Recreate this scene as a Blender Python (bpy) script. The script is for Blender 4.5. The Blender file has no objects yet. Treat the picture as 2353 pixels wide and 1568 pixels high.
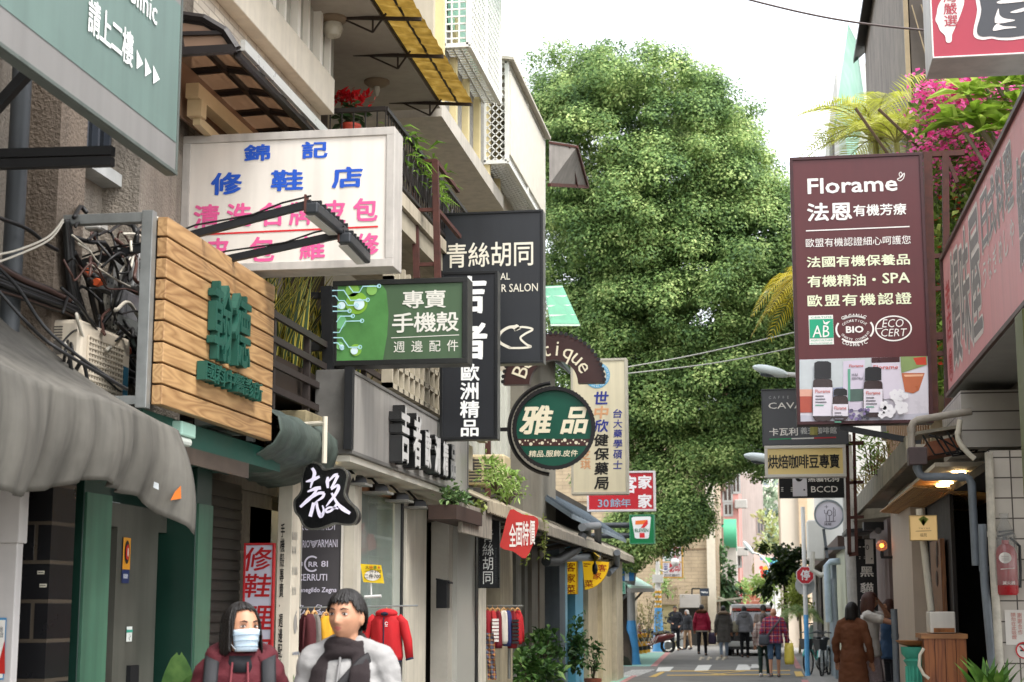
import bpy, bmesh, math, random
import numpy as np
from mathutils import Vector, Matrix, noise
random.seed(7); RS = np.random.RandomState(7)
PI = math.pi; R = math.radians
scene = bpy.context.scene; COL = scene.collection
# ---------------------------------------------------------------- camera
FPX, CXP, CYP, CAMZ = 3700.0, 1176.5, 784.0, 1.65
TH = math.atan(611/FPX); PSI = math.atan(588.5*math.cos(TH)/FPX)
cam = bpy.data.cameras.new("camera"); camo = bpy.data.objects.new("camera", cam); COL.objects.link(camo)
camo.location = (0, 0, CAMZ); camo.rotation_euler = (PI/2+TH, 0, PSI)
cam.sensor_width = 36; cam.lens = 36*FPX/2353; cam.clip_end = 2000; cam.clip_start = .1
cam.dof.use_dof = True; cam.dof.focus_distance = 14.0; cam.dof.aperture_fstop = 4.5
scene.camera = camo
# ---------------------------------------------------------------- world, sun, exposure (bright overcast)
SUN_DIR = Vector((.62, -.42, 1.25)).normalized()
EL = math.asin(SUN_DIR.z); AZ = math.atan2(SUN_DIR.x, SUN_DIR.y)
w = bpy.data.worlds.new("World"); scene.world = w; w.use_nodes = True
nt = w.node_tree; nt.nodes.clear()
sky = nt.nodes.new('ShaderNodeTexSky'); sky.sky_type = 'NISHITA'; sky.sun_disc = False
sky.sun_elevation = EL; sky.sun_rotation = AZ; sky.air_density = 1.0; sky.dust_density = 2.0; sky.ozone_density = .6
hs = nt.nodes.new('ShaderNodeHueSaturation'); hs.inputs['Saturation'].default_value = .22
bg = nt.nodes.new('ShaderNodeBackground'); bg.inputs['Strength'].default_value = .15
wo = nt.nodes.new('ShaderNodeOutputWorld')
nt.links.new(sky.outputs[0], hs.inputs['Color']); nt.links.new(hs.outputs[0], bg.inputs['Color']); nt.links.new(bg.outputs[0], wo.inputs['Surface'])
sl = bpy.data.lights.new("sun", 'SUN'); sl.energy = .7; sl.angle = R(15); sl.color = (1, .96, .9)
so = bpy.data.objects.new("sun", sl); COL.objects.link(so); so.rotation_euler = SUN_DIR.to_track_quat('Z', 'Y').to_euler()
scene.view_settings.view_transform = 'Standard'; scene.view_settings.look = 'None'
scene.view_settings.exposure = 2.05; scene.view_settings.gamma = 1
scene.render.engine = 'CYCLES'
scene.cycles.use_denoising = True
scene.cycles.max_bounces = 8; scene.cycles.diffuse_bounces = 5; scene.cycles.transparent_max_bounces = 12
scene.cycles.sample_clamp_indirect = 6
# ---------------------------------------------------------------- photo-measure to world
_r = Vector((math.cos(PSI), math.sin(PSI), 0)); _f = Vector((-math.sin(PSI)*math.cos(TH), math.cos(PSI)*math.cos(TH), math.sin(TH))); _u = _r.cross(_f)
CAM = Vector((0, 0, CAMZ))
def ray(px, py): return _f + _r*((px-CXP)/FPX) + _u*((CYP-py)/FPX)
def PX(px, py, X): d = ray(px, py); return CAM + d*(X/d.x)
def PY(px, py, Y): d = ray(px, py); return CAM + d*(Y/d.y)
def PZ(px, py, Z): d = ray(px, py); return CAM + d*((Z-CAMZ)/d.z)
def R1(x, y): return (517+x*.25643, 0+y*.25643)                     # detail windows I measured in
def R2(x, y): return (1148.9+x*.25643, 1166.2+y*.25643)
def R6(x, y): return (1723.4+x*.26757, 1166.2+y*.26757)
def R5(x, y): return (1723.4+x*.26757, 804.2+y*.26757)
def Yat(px, X): return PX(px, 1395, X).y
def Zat(py, px, X): return PX(px, py, X).z
# ---------------------------------------------------------------- materials
_M = {}
def lin(h):
    h = h.lstrip('#'); c = [int(h[i:i+2], 16)/255 for i in (0, 2, 4)]
    return tuple((v/12.92 if v <= .04045 else ((v+.055)/1.055)**2.4) for v in c)
def mat(h, rough=.6, var=.12, scale=6, bump=0., metal=0., streak=0., bscale=None, spec=.4, trans=0., emit=0., coat=0., alpha=1.):
    key = (h, rough, var, scale, bump, metal, streak, bscale, spec, trans, emit, coat, alpha)
    if key in _M: return _M[key]
    m = bpy.data.materials.new('m_'+h.strip('#')); m.use_nodes = True; n = m.node_tree; N = n.nodes; L = n.links
    p = N['Principled BSDF']; c = lin(h)
    p.inputs['Roughness'].default_value = rough; p.inputs['Metallic'].default_value = metal
    p.inputs['Specular IOR Level'].default_value = spec
    p.inputs['Base Color'].default_value = (*c, 1)
    if coat: p.inputs['Coat Weight'].default_value = coat
    if alpha < 1: p.inputs['Alpha'].default_value = alpha
    if trans: p.inputs['Transmission Weight'].default_value = trans
    if emit:
        p.inputs['Emission Color'].default_value = (*c, 1); p.inputs['Emission Strength'].default_value = emit
    if var or bump or streak:
        tc = N.new('ShaderNodeNewGeometry')
        last = None
        if var:
            nz = N.new('ShaderNodeTexNoise'); nz.inputs['Scale'].default_value = scale; nz.inputs['Detail'].default_value = 6; nz.inputs['Roughness'].default_value = .65
            L.new(tc.outputs['Position'], nz.inputs['Vector'])
            mr = N.new('ShaderNodeMapRange'); mr.inputs[1].default_value = .3; mr.inputs[2].default_value = .7
            mr.inputs[3].default_value = 1-var; mr.inputs[4].default_value = 1+var*.6
            L.new(nz.outputs[0], mr.inputs[0]); last = mr.outputs[0]
            rr = N.new('ShaderNodeMapRange'); rr.inputs[3].default_value = max(0, rough-.12); rr.inputs[4].default_value = min(1, rough+.12)
            L.new(nz.outputs[0], rr.inputs[0]); L.new(rr.outputs[0], p.inputs['Roughness'])
        if streak:
            mp = N.new('ShaderNodeMapping'); mp.inputs['Scale'].default_value = (7, 7, .5); L.new(tc.outputs['Position'], mp.inputs[0])
            n2 = N.new('ShaderNodeTexNoise'); n2.inputs['Scale'].default_value = 1.6; n2.inputs['Detail'].default_value = 5; L.new(mp.outputs[0], n2.inputs['Vector'])
            m2 = N.new('ShaderNodeMapRange'); m2.inputs[1].default_value = .42; m2.inputs[2].default_value = .75; m2.inputs[3].default_value = 1; m2.inputs[4].default_value = 1-streak
            L.new(n2.outputs[0], m2.inputs[0])
            if last is None: last = m2.outputs[0]
            else:
                mm = N.new('ShaderNodeMath'); mm.operation = 'MULTIPLY'; L.new(last, mm.inputs[0]); L.new(m2.outputs[0], mm.inputs[1]); last = mm.outputs[0]
        if last is not None:
            vm = N.new('ShaderNodeVectorMath'); vm.operation = 'SCALE'; vm.inputs[0].default_value = c; L.new(last, vm.inputs['Scale'])
            L.new(vm.outputs[0], p.inputs['Base Color'])
        if bump:
            nb = N.new('ShaderNodeTexNoise'); nb.inputs['Scale'].default_value = bscale or scale*8; nb.inputs['Detail'].default_value = 4
            L.new(tc.outputs['Position'], nb.inputs['Vector'])
            bp = N.new('ShaderNodeBump'); bp.inputs['Strength'].default_value = bump; bp.inputs['Distance'].default_value = .02
            L.new(nb.outputs[0], bp.inputs['Height']); L.new(bp.outputs[0], p.inputs['Normal'])
    _M[key] = m; return m
def brick_mat(h, hm, w, hgt, rough=.5, mortar=.03, axis='YZ', off=.5, var=.12, spec=.4):
    key = ('brick', h, hm, w, hgt, axis, off, rough)
    if key in _M: return _M[key]
    m = mat(h, rough, 0.001, 3.33+w, spec=spec).copy(); n = m.node_tree; N = n.nodes; L = n.links; p = N['Principled BSDF']
    g = N.new('ShaderNodeNewGeometry'); s = N.new('ShaderNodeSeparateXYZ'); cb = N.new('ShaderNodeCombineXYZ'); L.new(g.outputs['Position'], s.inputs[0])
    L.new(s.outputs[{'X': 0, 'Y': 1}[axis[0]]], cb.inputs[0]); L.new(s.outputs[2], cb.inputs[1])
    if axis[0] == 'A':
        pass
    b = N.new('ShaderNodeTexBrick'); L.new(cb.outputs[0], b.inputs[0]); b.offset = off
    c = lin(h); b.inputs['Color1'].default_value = (*[v*(1+var) for v in c], 1); b.inputs['Color2'].default_value = (*[v*(1-var) for v in c], 1)
    b.inputs['Mortar'].default_value = (*lin(hm), 1); b.inputs['Scale'].default_value = 1
    b.inputs['Mortar Size'].default_value = mortar*hgt; b.inputs['Brick Width'].default_value = w; b.inputs['Row Height'].default_value = hgt
    nz = N.new('ShaderNodeTexNoise'); nz.inputs['Scale'].default_value = 2.5; nz.inputs['Detail'].default_value = 6; L.new(g.outputs['Position'], nz.inputs['Vector'])
    mr = N.new('ShaderNodeMapRange'); mr.inputs[1].default_value = .3; mr.inputs[2].default_value = .7; mr.inputs[3].default_value = .8; mr.inputs[4].default_value = 1.08; L.new(nz.outputs[0], mr.inputs[0])
    vm = N.new('ShaderNodeVectorMath'); vm.operation = 'SCALE'; L.new(b.outputs[0], vm.inputs[0]); L.new(mr.outputs[0], vm.inputs['Scale'])
    for l in list(p.inputs['Base Color'].links): L.remove(l)
    L.new(vm.outputs[0], p.inputs['Base Color'])
    bp = N.new('ShaderNodeBump'); bp.inputs['Strength'].default_value = .4; bp.inputs['Distance'].default_value = .01; bp.invert = True
    L.new(b.outputs['Fac'], bp.inputs['Height']); L.new(bp.outputs[0], p.inputs['Normal'])
    _M[key] = m; return m
def wood_mat(h, h2, axis=1, sc=1.0):
    key = ('wood', h, h2, axis, sc)
    if key in _M: return _M[key]
    m = bpy.data.materials.new('m_wood'); m.use_nodes = True; n = m.node_tree; N = n.nodes; L = n.links; p = N['Principled BSDF']
    g = N.new('ShaderNodeNewGeometry'); mp = N.new('ShaderNodeMapping'); s = [9*sc]*3; s[axis] = .9*sc; mp.inputs['Scale'].default_value = s
    ad = N.new('ShaderNodeVectorMath'); ad.operation = 'ADD'; rs = N.new('ShaderNodeVectorMath'); rs.operation = 'SCALE'; rs.inputs[0].default_value = (37, 91, 53)
    L.new(g.outputs['Random Per Island'], rs.inputs['Scale']); L.new(g.outputs['Position'], ad.inputs[0]); L.new(rs.outputs[0], ad.inputs[1])
    L.new(ad.outputs[0], mp.inputs[0])
    nz = N.new('ShaderNodeTexNoise'); nz.inputs['Scale'].default_value = .7; nz.inputs['Detail'].default_value = 2; L.new(mp.outputs[0], nz.inputs['Vector'])
    wv = N.new('ShaderNodeMath'); wv.operation = 'MULTIPLY'; wv.inputs[1].default_value = 14; L.new(nz.outputs[0], wv.inputs[0])
    fr = N.new('ShaderNodeMath'); fr.operation = 'PINGPONG'; fr.inputs[1].default_value = .5; L.new(wv.outputs[0], fr.inputs[0])
    n3 = N.new('ShaderNodeTexNoise'); n3.inputs['Scale'].default_value = 6; n3.inputs['Detail'].default_value = 6; L.new(mp.outputs[0], n3.inputs['Vector'])
    a2 = N.new('ShaderNodeMath'); a2.operation = 'MULTIPLY_ADD'; a2.inputs[1].default_value = .5; L.new(n3.outputs[0], a2.inputs[0]); L.new(fr.outputs[0], a2.inputs[2])
    a3 = N.new('ShaderNodeMath'); a3.operation = 'MULTIPLY_ADD'; a3.inputs[1].default_value = .35; L.new(g.outputs['Random Per Island'], a3.inputs[0]); L.new(a2.outputs[0], a3.inputs[2])
    cr = N.new('ShaderNodeValToRGB'); cr.color_ramp.elements[0].color = (*lin(h), 1); cr.color_ramp.elements[1].color = (*lin(h2), 1)
    cr.color_ramp.elements[0].position = .25; cr.color_ramp.elements[1].position = .95
    L.new(a3.outputs[0], cr.inputs[0]); L.new(cr.outputs[0], p.inputs['Base Color']); p.inputs['Roughness'].default_value = .5
    _M[key] = m; return m
def leaf_mat(h1, h2, h3=None, trans=.3, sc=1.2, rough=.5):
    key = ('leaf', h1, h2, h3, trans, sc)
    if key in _M: return _M[key]
    m = bpy.data.materials.new('m_leaf'); m.use_nodes = True; n = m.node_tree; N = n.nodes; L = n.links; p = N['Principled BSDF']; o = N['Material Output']
    g = N.new('ShaderNodeNewGeometry'); nz = N.new('ShaderNodeTexNoise'); nz.inputs['Scale'].default_value = sc; nz.inputs['Detail'].default_value = 3; L.new(g.outputs['Position'], nz.inputs['Vector'])
    a = N.new('ShaderNodeMath'); a.operation = 'MULTIPLY_ADD'; a.inputs[1].default_value = .55; L.new(g.outputs['Random Per Island'], a.inputs[0]); 
    sb = N.new('ShaderNodeMath'); sb.operation = 'MULTIPLY_ADD'; sb.inputs[1].default_value = 1.4; sb.inputs[2].default_value = -.48; L.new(nz.outputs[0], sb.inputs[0]); L.new(sb.outputs[0], a.inputs[2])
    cr = N.new('ShaderNodeValToRGB'); e = cr.color_ramp.elements; e[0].color = (*lin(h1), 1); e[1].color = (*lin(h3 or h2), 1); e[0].position = .1; e[1].position = .95
    k = e.new(.55); k.color = (*lin(h2), 1)
    L.new(a.outputs[0], cr.inputs[0]); L.new(cr.outputs[0], p.inputs['Base Color']); p.inputs['Roughness'].default_value = rough; p.inputs['Specular IOR Level'].default_value = .35
    if trans:
        t = N.new('ShaderNodeBsdfTranslucent'); L.new(cr.outputs[0], t.inputs[0]); mx = N.new('ShaderNodeMixShader'); mx.inputs[0].default_value = trans
        L.new(p.outputs[0], mx.inputs[1]); L.new(t.outputs[0], mx.inputs[2]); L.new(mx.outputs[0], o.inputs['Surface'])
    _M[key] = m; return m
def glass_mat(h='#cfe0da', rough=.05, trans=.75):
    key = ('glass', h, trans)
    if key in _M: return _M[key]
    m = bpy.data.materials.new('m_glass'); m.use_nodes = True; n = m.node_tree; N = n.nodes; L = n.links; p = N['Principled BSDF']; o = N['Material Output']
    p.inputs['Base Color'].default_value = (*lin(h), 1); p.inputs['Roughness'].default_value = rough; p.inputs['Specular IOR Level'].default_value = .8
    t = N.new('ShaderNodeBsdfTransparent'); t.inputs[0].default_value = (*lin(h), 1); mx = N.new('ShaderNodeMixShader'); mx.inputs[0].default_value = trans
    L.new(p.outputs[0], mx.inputs[1]); L.new(t.outputs[0], mx.inputs[2]); L.new(mx.outputs[0], o.inputs['Surface'])
    _M[key] = m; return m
def plaid_mat(h, ha, hb, hc, s=.05):
    m = bpy.data.materials.new('m_plaid'); m.use_nodes = True; n = m.node_tree; N = n.nodes; L = n.links; p = N['Principled BSDF']
    g = N.new('ShaderNodeNewGeometry'); sp = N.new('ShaderNodeSeparateXYZ'); L.new(g.outputs['Position'], sp.inputs[0])
    col = None
    def stripes(sock, per, wd, ph=0.):
        a = N.new('ShaderNodeMath'); a.operation = 'MULTIPLY_ADD'; a.inputs[1].default_value = 1/per; a.inputs[2].default_value = ph; L.new(sock, a.inputs[0])
        f = N.new('ShaderNodeMath'); f.operation = 'FRACT'; L.new(a.outputs[0], f.inputs[0])
        l = N.new('ShaderNodeMath'); l.operation = 'LESS_THAN'; l.inputs[1].default_value = wd; L.new(f.outputs[0], l.inputs[0]); return l.outputs[0]
    base = None; cur = (*lin(h), 1)
    for sock, hh, per, wd, ph in ((sp.outputs[0], ha, s*2, .42, 0), (sp.outputs[2], ha, s*2, .42, 0), (sp.outputs[0], hb, s*2, .1, .3), (sp.outputs[2], hb, s*2, .1, .3), (sp.outputs[2], hc, s*4, .06, .6), (sp.outputs[0], hc, s*4, .06, .6)):
        mx = N.new('ShaderNodeMix'); mx.data_type = 'RGBA'
        k = N.new('ShaderNodeMath'); k.operation = 'MULTIPLY'; k.inputs[1].default_value = .6; L.new(stripes(sock, per, wd, ph), k.inputs[0]); L.new(k.outputs[0], mx.inputs[0])
        if base is None: mx.inputs[6].default_value = cur
        else: L.new(base, mx.inputs[6])
        mx.inputs[7].default_value = (*lin(hh), 1); base = mx.outputs[2]
    L.new(base, p.inputs['Base Color']); p.inputs['Roughness'].default_value = .85
    return m
# ---------------------------------------------------------------- mesh builder
def V(*a): return Vector(a[0] if len(a) == 1 else a)
class MB:
    def __init__(s): s.v = []; s.f = []
    def add(s, vs, fs):
        b = len(s.v); s.v.extend([tuple(v) for v in vs]); s.f.extend([tuple(i+b for i in f) for f in fs]); return s
    def par(s, o, u, v, w):
        o, u, v, w = V(o), V(u), V(v), V(w)
        if u.cross(v).dot(w) < 0: u, v = v, u
        P = [o, o+u, o+u+v, o+v, o+w, o+u+w, o+u+v+w, o+v+w]
        return s.add(P, [(0, 3, 2, 1), (4, 5, 6, 7), (0, 1, 5, 4), (1, 2, 6, 5), (2, 3, 7, 6), (3, 0, 4, 7)])
    def box(s, x0, x1, y0, y1, z0, z1): return s.par((min(x0, x1), min(y0, y1), min(z0, z1)), (abs(x1-x0), 0, 0), (0, abs(y1-y0), 0), (0, 0, abs(z1-z0)))
    def bar(s, p, q, w, h=None, up=(0, 0, 1)):
        p, q = V(p), V(q); d = (q-p).normalized(); h = h or w; up = V(up)
        if abs(d.dot(up)) > .97: up = V(0, 1, 0) if abs(d.y) < .9 else V(1, 0, 0)
        a = d.cross(up).normalized(); b = a.cross(d).normalized()
        return s.par(p-a*w/2-b*h/2, a*w, b*h, q-p)
    def quad(s, *P): return s.add(P, [tuple(range(len(P)))])
    def tube(s, pts, r, n=8, cap=True, flat=1.0):
        pts = [V(p) for p in pts]; m = len(pts); rr = r if isinstance(r, (list, tuple)) else [r]*m
        vs = []; fs = []; a = None
        for i, p in enumerate(pts):
            t = (pts[min(i+1, m-1)]-pts[max(i-1, 0)]).normalized()
            if a is None:
                u = V(0, 0, 1) if abs(t.z) < .9 else V(1, 0, 0); a = t.cross(u).normalized()
            else:
                a = a-t*a.dot(t); a = a.normalized() if a.length > 1e-6 else t.orthogonal().normalized()
            b = t.cross(a)
            for k in range(n):
                g = 2*PI*k/n; vs.append(p+(a*math.cos(g)+b*math.sin(g)*flat)*rr[i])
        for i in range(m-1):
            for k in range(n):
                k2 = (k+1) % n; fs.append((i*n+k, i*n+k2, (i+1)*n+k2, (i+1)*n+k))
        if cap: fs.append(tuple(range(n-1, -1, -1))); fs.append(tuple((m-1)*n+k for k in range(n)))
        return s.add(vs, fs)
    def cyl(s, p, q, r, n=12): return s.tube([p, q], r, n)
    def ell(s, c, r, nu=14, nv=9, rot=None):
        c = V(c); r = (r, r, r) if isinstance(r, (int, float)) else r; vs = []; fs = []
        for j in range(nv+1):
            ph = PI*j/nv
            for i in range(nu):
                th = 2*PI*i/nu; p = V(r[0]*math.sin(ph)*math.cos(th), r[1]*math.sin(ph)*math.sin(th), r[2]*math.cos(ph))
                vs.append(c+(rot @ p if rot else p))
        for j in range(nv):
            for i in range(nu):
                i2 = (i+1) % nu; fs.append((j*nu+i, (j+1)*nu+i, (j+1)*nu+i2, j*nu+i2))
        return s.add(vs, fs)
    def caps(s, p, q, r1, r2, n=12):
        p, q = V(p), V(q); d = (q-p); d = d.normalized() if d.length > 1e-6 else V(0, 0, 1)
        P = []; rr = []
        for a in (-85, -60, -35, -12): P.append(p+d*r1*math.sin(R(a))); rr.append(r1*math.cos(R(a)))
        for a in (12, 35, 60, 85): P.append(q+d*r2*math.sin(R(a))); rr.append(r2*math.cos(R(a)))
        return s.tube(P, rr, n)
    def loft(s, rings, n=20, cap=True):     # rings: (centre, rx, ry) in xy, or (centre, vecA, vecB)
        vs = []; fs = []
        for c, a, b in rings:
            c = V(c); a = V(a, 0, 0) if isinstance(a, (int, float)) else V(a); b = V(0, b, 0) if isinstance(b, (int, float)) else V(b)
            for k in range(n): g = 2*PI*k/n; vs.append(c+a*math.cos(g)+b*math.sin(g))
        m = len(rings)
        for i in range(m-1):
            for k in range(n): k2 = (k+1) % n; fs.append((i*n+k, i*n+k2, (i+1)*n+k2, (i+1)*n+k))
        if cap: fs.append(tuple(range(n-1, -1, -1))); fs.append(tuple((m-1)*n+k for k in range(n)))
        return s.add(vs, fs)
    def lathe(s, c, prof, n=20): return s.loft([((c[0], c[1], c[2]+z), r, r) for r, z in prof], n)
    def prism(s, P, ext):
        P = [V(p) for p in P]; e = V(ext); k = len(P); nrm = V(0, 0, 0)
        for i in range(k): nrm += (P[i]-P[0]).cross(P[(i+1) % k]-P[0])
        if nrm.dot(e) > 0: P = P[::-1]
        vs = P+[p+e for p in P]; fs = [tuple(range(k)), tuple(range(2*k-1, k-1, -1))]
        for i in range(k): j = (i+1) % k; fs.append((j, i, i+k, j+k))
        return s.add(vs, fs)
    def grid(s, G):
        m = len(G); n = len(G[0]); vs = [p for row in G for p in row]
        return s.add(vs, [(i*n+j, i*n+j+1, (i+1)*n+j+1, (i+1)*n+j) for i in range(m-1) for j in range(n-1)])
def link(o, parent=None):
    COL.objects.link(o)
    if parent is not None: o.parent = parent
    return o
def root_loc(p):
    while p is not None and p.parent is not None: p = p.parent
    return V(p.location) if p is not None else V(0, 0, 0)
def obj(name, mb, m, parent=None, smooth=False, bevel=0, loc=None, recalc=True, solid=0):
    me = bpy.data.meshes.new(name)
    if parent is not None: o0 = root_loc(parent)
    else: o0 = V(loc) if loc is not None else V(0, 0, 0)
    me.from_pydata([(a-o0.x, b-o0.y, c-o0.z) for a, b, c in mb.v], [], mb.f); me.update()
    if recalc:
        bm = bmesh.new(); bm.from_mesh(me); bmesh.ops.recalc_face_normals(bm, faces=bm.faces); bm.to_mesh(me); bm.free()
    if smooth:
        me.shade_smooth()
        if smooth != 'all': me.set_sharp_from_angle(angle=R(38))
    me.materials.append(m)
    o = bpy.data.objects.new(name, me); link(o, parent)
    if parent is None: o.location = o0
    if solid: md = o.modifiers.new('solid', 'SOLIDIFY'); md.thickness = solid; md.offset = 0
    if bevel: md = o.modifiers.new('bevel', 'BEVEL'); md.width = bevel; md.segments = 2; md.limit_method = 'ANGLE'
    return o
def tag(o, label, cat, group=None, kind=None):
    if label: o['label'] = label
    if cat: o['category'] = cat
    if group: o['group'] = group
    if kind: o['kind'] = kind
    return o
def thing(name, label, cat, loc=(0, 0, 0), group=None):
    o = bpy.data.objects.new(name, None); o.location = loc; o.empty_display_size = .2; COL.objects.link(o); return tag(o, label, cat, group)
def struct(name, mb, m, **k): o = obj(name, mb, m, **k); o['kind'] = 'structure'; return o
def copy_thing(r, delta, label, rot=None):
    c = r.copy(); COL.objects.link(c); c.location = V(r.location)+V(delta); c['label'] = label
    if rot: c.rotation_euler.z += rot
    for ch in r.children:
        d = ch.copy(); COL.objects.link(d); d.parent = c
        for g in ch.children: e = g.copy(); COL.objects.link(e); e.parent = d
    return c
# ---------------------------------------------------------------- lettering
_G = {}
def glyphs(s, bold=0., res=2):
    k = (s, bold, res)
    if k not in _G:
        cu = bpy.data.curves.new('t', 'FONT'); cu.body = s; cu.offset = bold; cu.resolution_u = res; cu.fill_mode = 'FRONT'
        o = bpy.data.objects.new('t', cu); me = o.to_mesh()
        vs = np.array([v.co[:] for v in me.vertices]).reshape(-1, 3)[:, :2]; fs = [tuple(p.vertices) for p in me.polygons]
        _G[k] = (vs, fs); o.to_mesh_clear(); bpy.data.objects.remove(o); bpy.data.curves.remove(cu)
    return _G[k]
class Board:
    """A drawing plane on a real sign: O corner, U right, V up, N out of the face."""
    def __init__(s, root, O, U, Vv):
        s.root = root; s.O = V(O); s.U = V(U).normalized(); s.V = V(Vv).normalized(); s.N = s.U.cross(s.V); s.acc = {}; s.lh = .003
    def uv(s, px, py):
        d = ray(px, py); t = (s.O-CAM).dot(s.N)/d.dot(s.N); p = CAM+d*t-s.O; return (p.dot(s.U), p.dot(s.V))
    def w(s, u, v, n=0.): return s.O+s.U*u+s.V*v+s.N*n
    line = ''
    def mb(s, name, m):
        k = (name, m.name, s.line if 'letter' in name else '')
        if k not in s.acc: s.acc[k] = (MB(), m)
        return s.acc[k][0]
    def put(s, name, m, pts, fs, lay, ext=0.):
        b = s.mb(name, m); n = s.lh*lay
        if not ext: b.add([s.w(u, v, n) for u, v in pts], fs)
        else:
            k = len(pts); vs = [s.w(u, v, n+ext) for u, v in pts]+[s.w(u, v, n) for u, v in pts]
            cnt = {}
            for f in fs:
                for i in range(len(f)): a, c = f[i], f[(i+1) % len(f)]; cnt[(a, c)] = 1
            side = [(c, a, a+k, c+k) for (a, c) in cnt if (c, a) not in cnt]
            b.add(vs, list(fs)+side)
    def heavy(s, name, m, q, fs, lay, ext, dx, dy):
        s.put(name, m, q.tolist(), fs, lay, ext)
        if dx > 0:
            for i, (a, c) in enumerate(((1, .6), (-1, -.6), (-.6, 1), (.6, -1))): s.put(name, m, (q+np.array([a*dx, c*dy])).tolist(), fs, lay+.12*(i+1), ext)
    def fit(s, name, m, string, LL, UR, bold=.01, lay=1, ext=0., shear=0., rot=0., px=True, thick=0.):
        s.line = string; u0, v0 = s.uv(*LL) if px else LL; u1, v1 = s.uv(*UR) if px else UR; ex = max(0, bold); bold = min(bold, 0)
        vs, fs = glyphs(string, bold); vs = vs.copy(); vs[:, 0] += vs[:, 1]*shear
        mn = vs.min(0)-ex; mx = vs.max(0)+ex; sc = np.array([u1-u0, v1-v0])/np.maximum(mx-mn, 1e-6); q = (vs-mn)*sc
        q = q+np.array([u0, v0]); s.heavy(name, m, q, fs, lay, ext, ex*sc[0], ex*sc[1])
    def cells(s, name, m, string, LL, UR, way='h', bold=.012, fill=.9, lay=1, ext=0., shear=0., px=True, thick=0., aspect=None):
        u0, v0 = s.uv(*LL) if px else LL; u1, v1 = s.uv(*UR) if px else UR; n = len(string)
        s.line = string; ex = max(0, bold); bold = min(bold, 0); ref = glyphs('國', bold)[0]; mn = ref.min(0)-ex; mx = ref.max(0)+ex; c0 = (mn+mx)/2; sz = mx-mn
        for i, ch in enumerate(string):
            if ch == ' ': continue
            if way == 'h': cu, cv, cw, chh = u0+(u1-u0)*(i+.5)/n, (v0+v1)/2, (u1-u0)/n, (v1-v0)/fill
            else: cu, cv, cw, chh = (u0+u1)/2, v1-(v1-v0)*(i+.5)/n, (u1-u0)/fill, (v1-v0)/n
            if aspect: cw = min(cw, chh*aspect)
            vs, fs = glyphs(ch, bold)
            if ord(ch) < 256: c1 = np.array([(vs[:, 0].min()+vs[:, 0].max())/2, c0[1]])
            else: c1 = c0
            q = (vs-c1)/sz; q = q.copy(); q[:, 0] += q[:, 1]*shear
            k = np.array([cw*fill, chh*fill]); q = q*k+np.array([cu, cv]); s.heavy(name, m, q, fs, lay, ext, ex*k[0]/sz[0], ex*k[1]/sz[1])
    def poly(s, name, m, P, lay=1, ext=0., px=True):
        q = [s.uv(*p) for p in P] if px else P
        ar = sum(q[i][0]*q[(i+1) % len(q)][1]-q[(i+1) % len(q)][0]*q[i][1] for i in range(len(q)))
        if ar < 0: q = q[::-1]
        s.put(name, m, q, [tuple(range(len(q)))], lay, ext)
    def rect(s, name, m, LL, UR, lay=1, ext=0., px=True):
        (a, b), (c, d) = (s.uv(*LL), s.uv(*UR)) if px else (LL, UR); s.poly(name, m, [(a, b), (c, b), (c, d), (a, d)], lay, ext, False)
    def stroke(s, name, m, P, wd, lay=1, ext=0., px=True, closed=False):
        q = [V(*s.uv(*p), 0) if px else V(p[0], p[1], 0) for p in P]; n = len(q); ws = wd if isinstance(wd, (list, tuple)) else [wd]*n
        L_, R_ = [], []
        for i in range(n):
            a = q[(i-1) % n] if closed or i > 0 else q[i]; b = q[(i+1) % n] if closed or i < n-1 else q[i]
            t = (b-a); t = t.normalized() if t.length > 1e-9 else V(1, 0, 0); nn = V(-t.y, t.x, 0)*ws[i]/2
            L_.append(q[i]+nn); R_.append(q[i]-nn)
        pts = [(p.x, p.y) for p in R_+L_]; fs = []
        for i in range(n if closed else n-1): j = (i+1) % n; fs.append((i, j, n+j, n+i))
        s.put(name, m, pts, fs, lay, ext)
    def ring(s, name, m, c, r, wd, lay=1, a0=0., a1=360., n=40, px=True, ry=None, ext=0.):
        cu, cv = s.uv(*c) if px else c
        k = max(3, int(n*abs(a1-a0)/360)); full = abs(a1-a0) >= 359
        P = [(cu+r*math.cos(R(a0+(a1-a0)*i/k)), cv+(ry or r)*math.sin(R(a0+(a1-a0)*i/k))) for i in range(k if full else k+1)]
        s.stroke(name, m, P, wd, lay, ext, False, full)
    def disc(s, name, m, c, r, lay=1, ry=None, n=28, px=True, ext=0.):
        cu, cv = s.uv(*c) if px else c
        s.poly(name, m, [(cu+r*math.cos(2*PI*i/n), cv+(ry or r)*math.sin(2*PI*i/n)) for i in range(n)], lay, ext, False)
    def arc_text(s, name, m, string, c, r, a0, a1, size, bold=.015, lay=1, inward=False, ry=None, px=True):
        cu, cv = s.uv(*c) if px else c; n = len(string); ry = ry or r
        for i, ch in enumerate(string):
            if ch == ' ': continue
            a = R(a0+(a1-a0)*(i+.5)/n); vs, fs = glyphs(ch, bold); q = vs-np.array([(vs[:, 0].min()+vs[:, 0].max())/2, .35]); q = q*size
            t = a-PI/2 if not inward else a+PI/2
            q = np.stack([q[:, 0]*math.cos(t)-q[:, 1]*math.sin(t), q[:, 0]*math.sin(t)+q[:, 1]*math.cos(t)], 1)+np.array([cu+r*math.cos(a), cv+ry*math.sin(a)])
            s.put(name, m, q.tolist(), fs, lay)
    def done(s):
        for (nm, *_), (b, m) in s.acc.items(): obj(nm, b, m, s.root, recalc=False)
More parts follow.
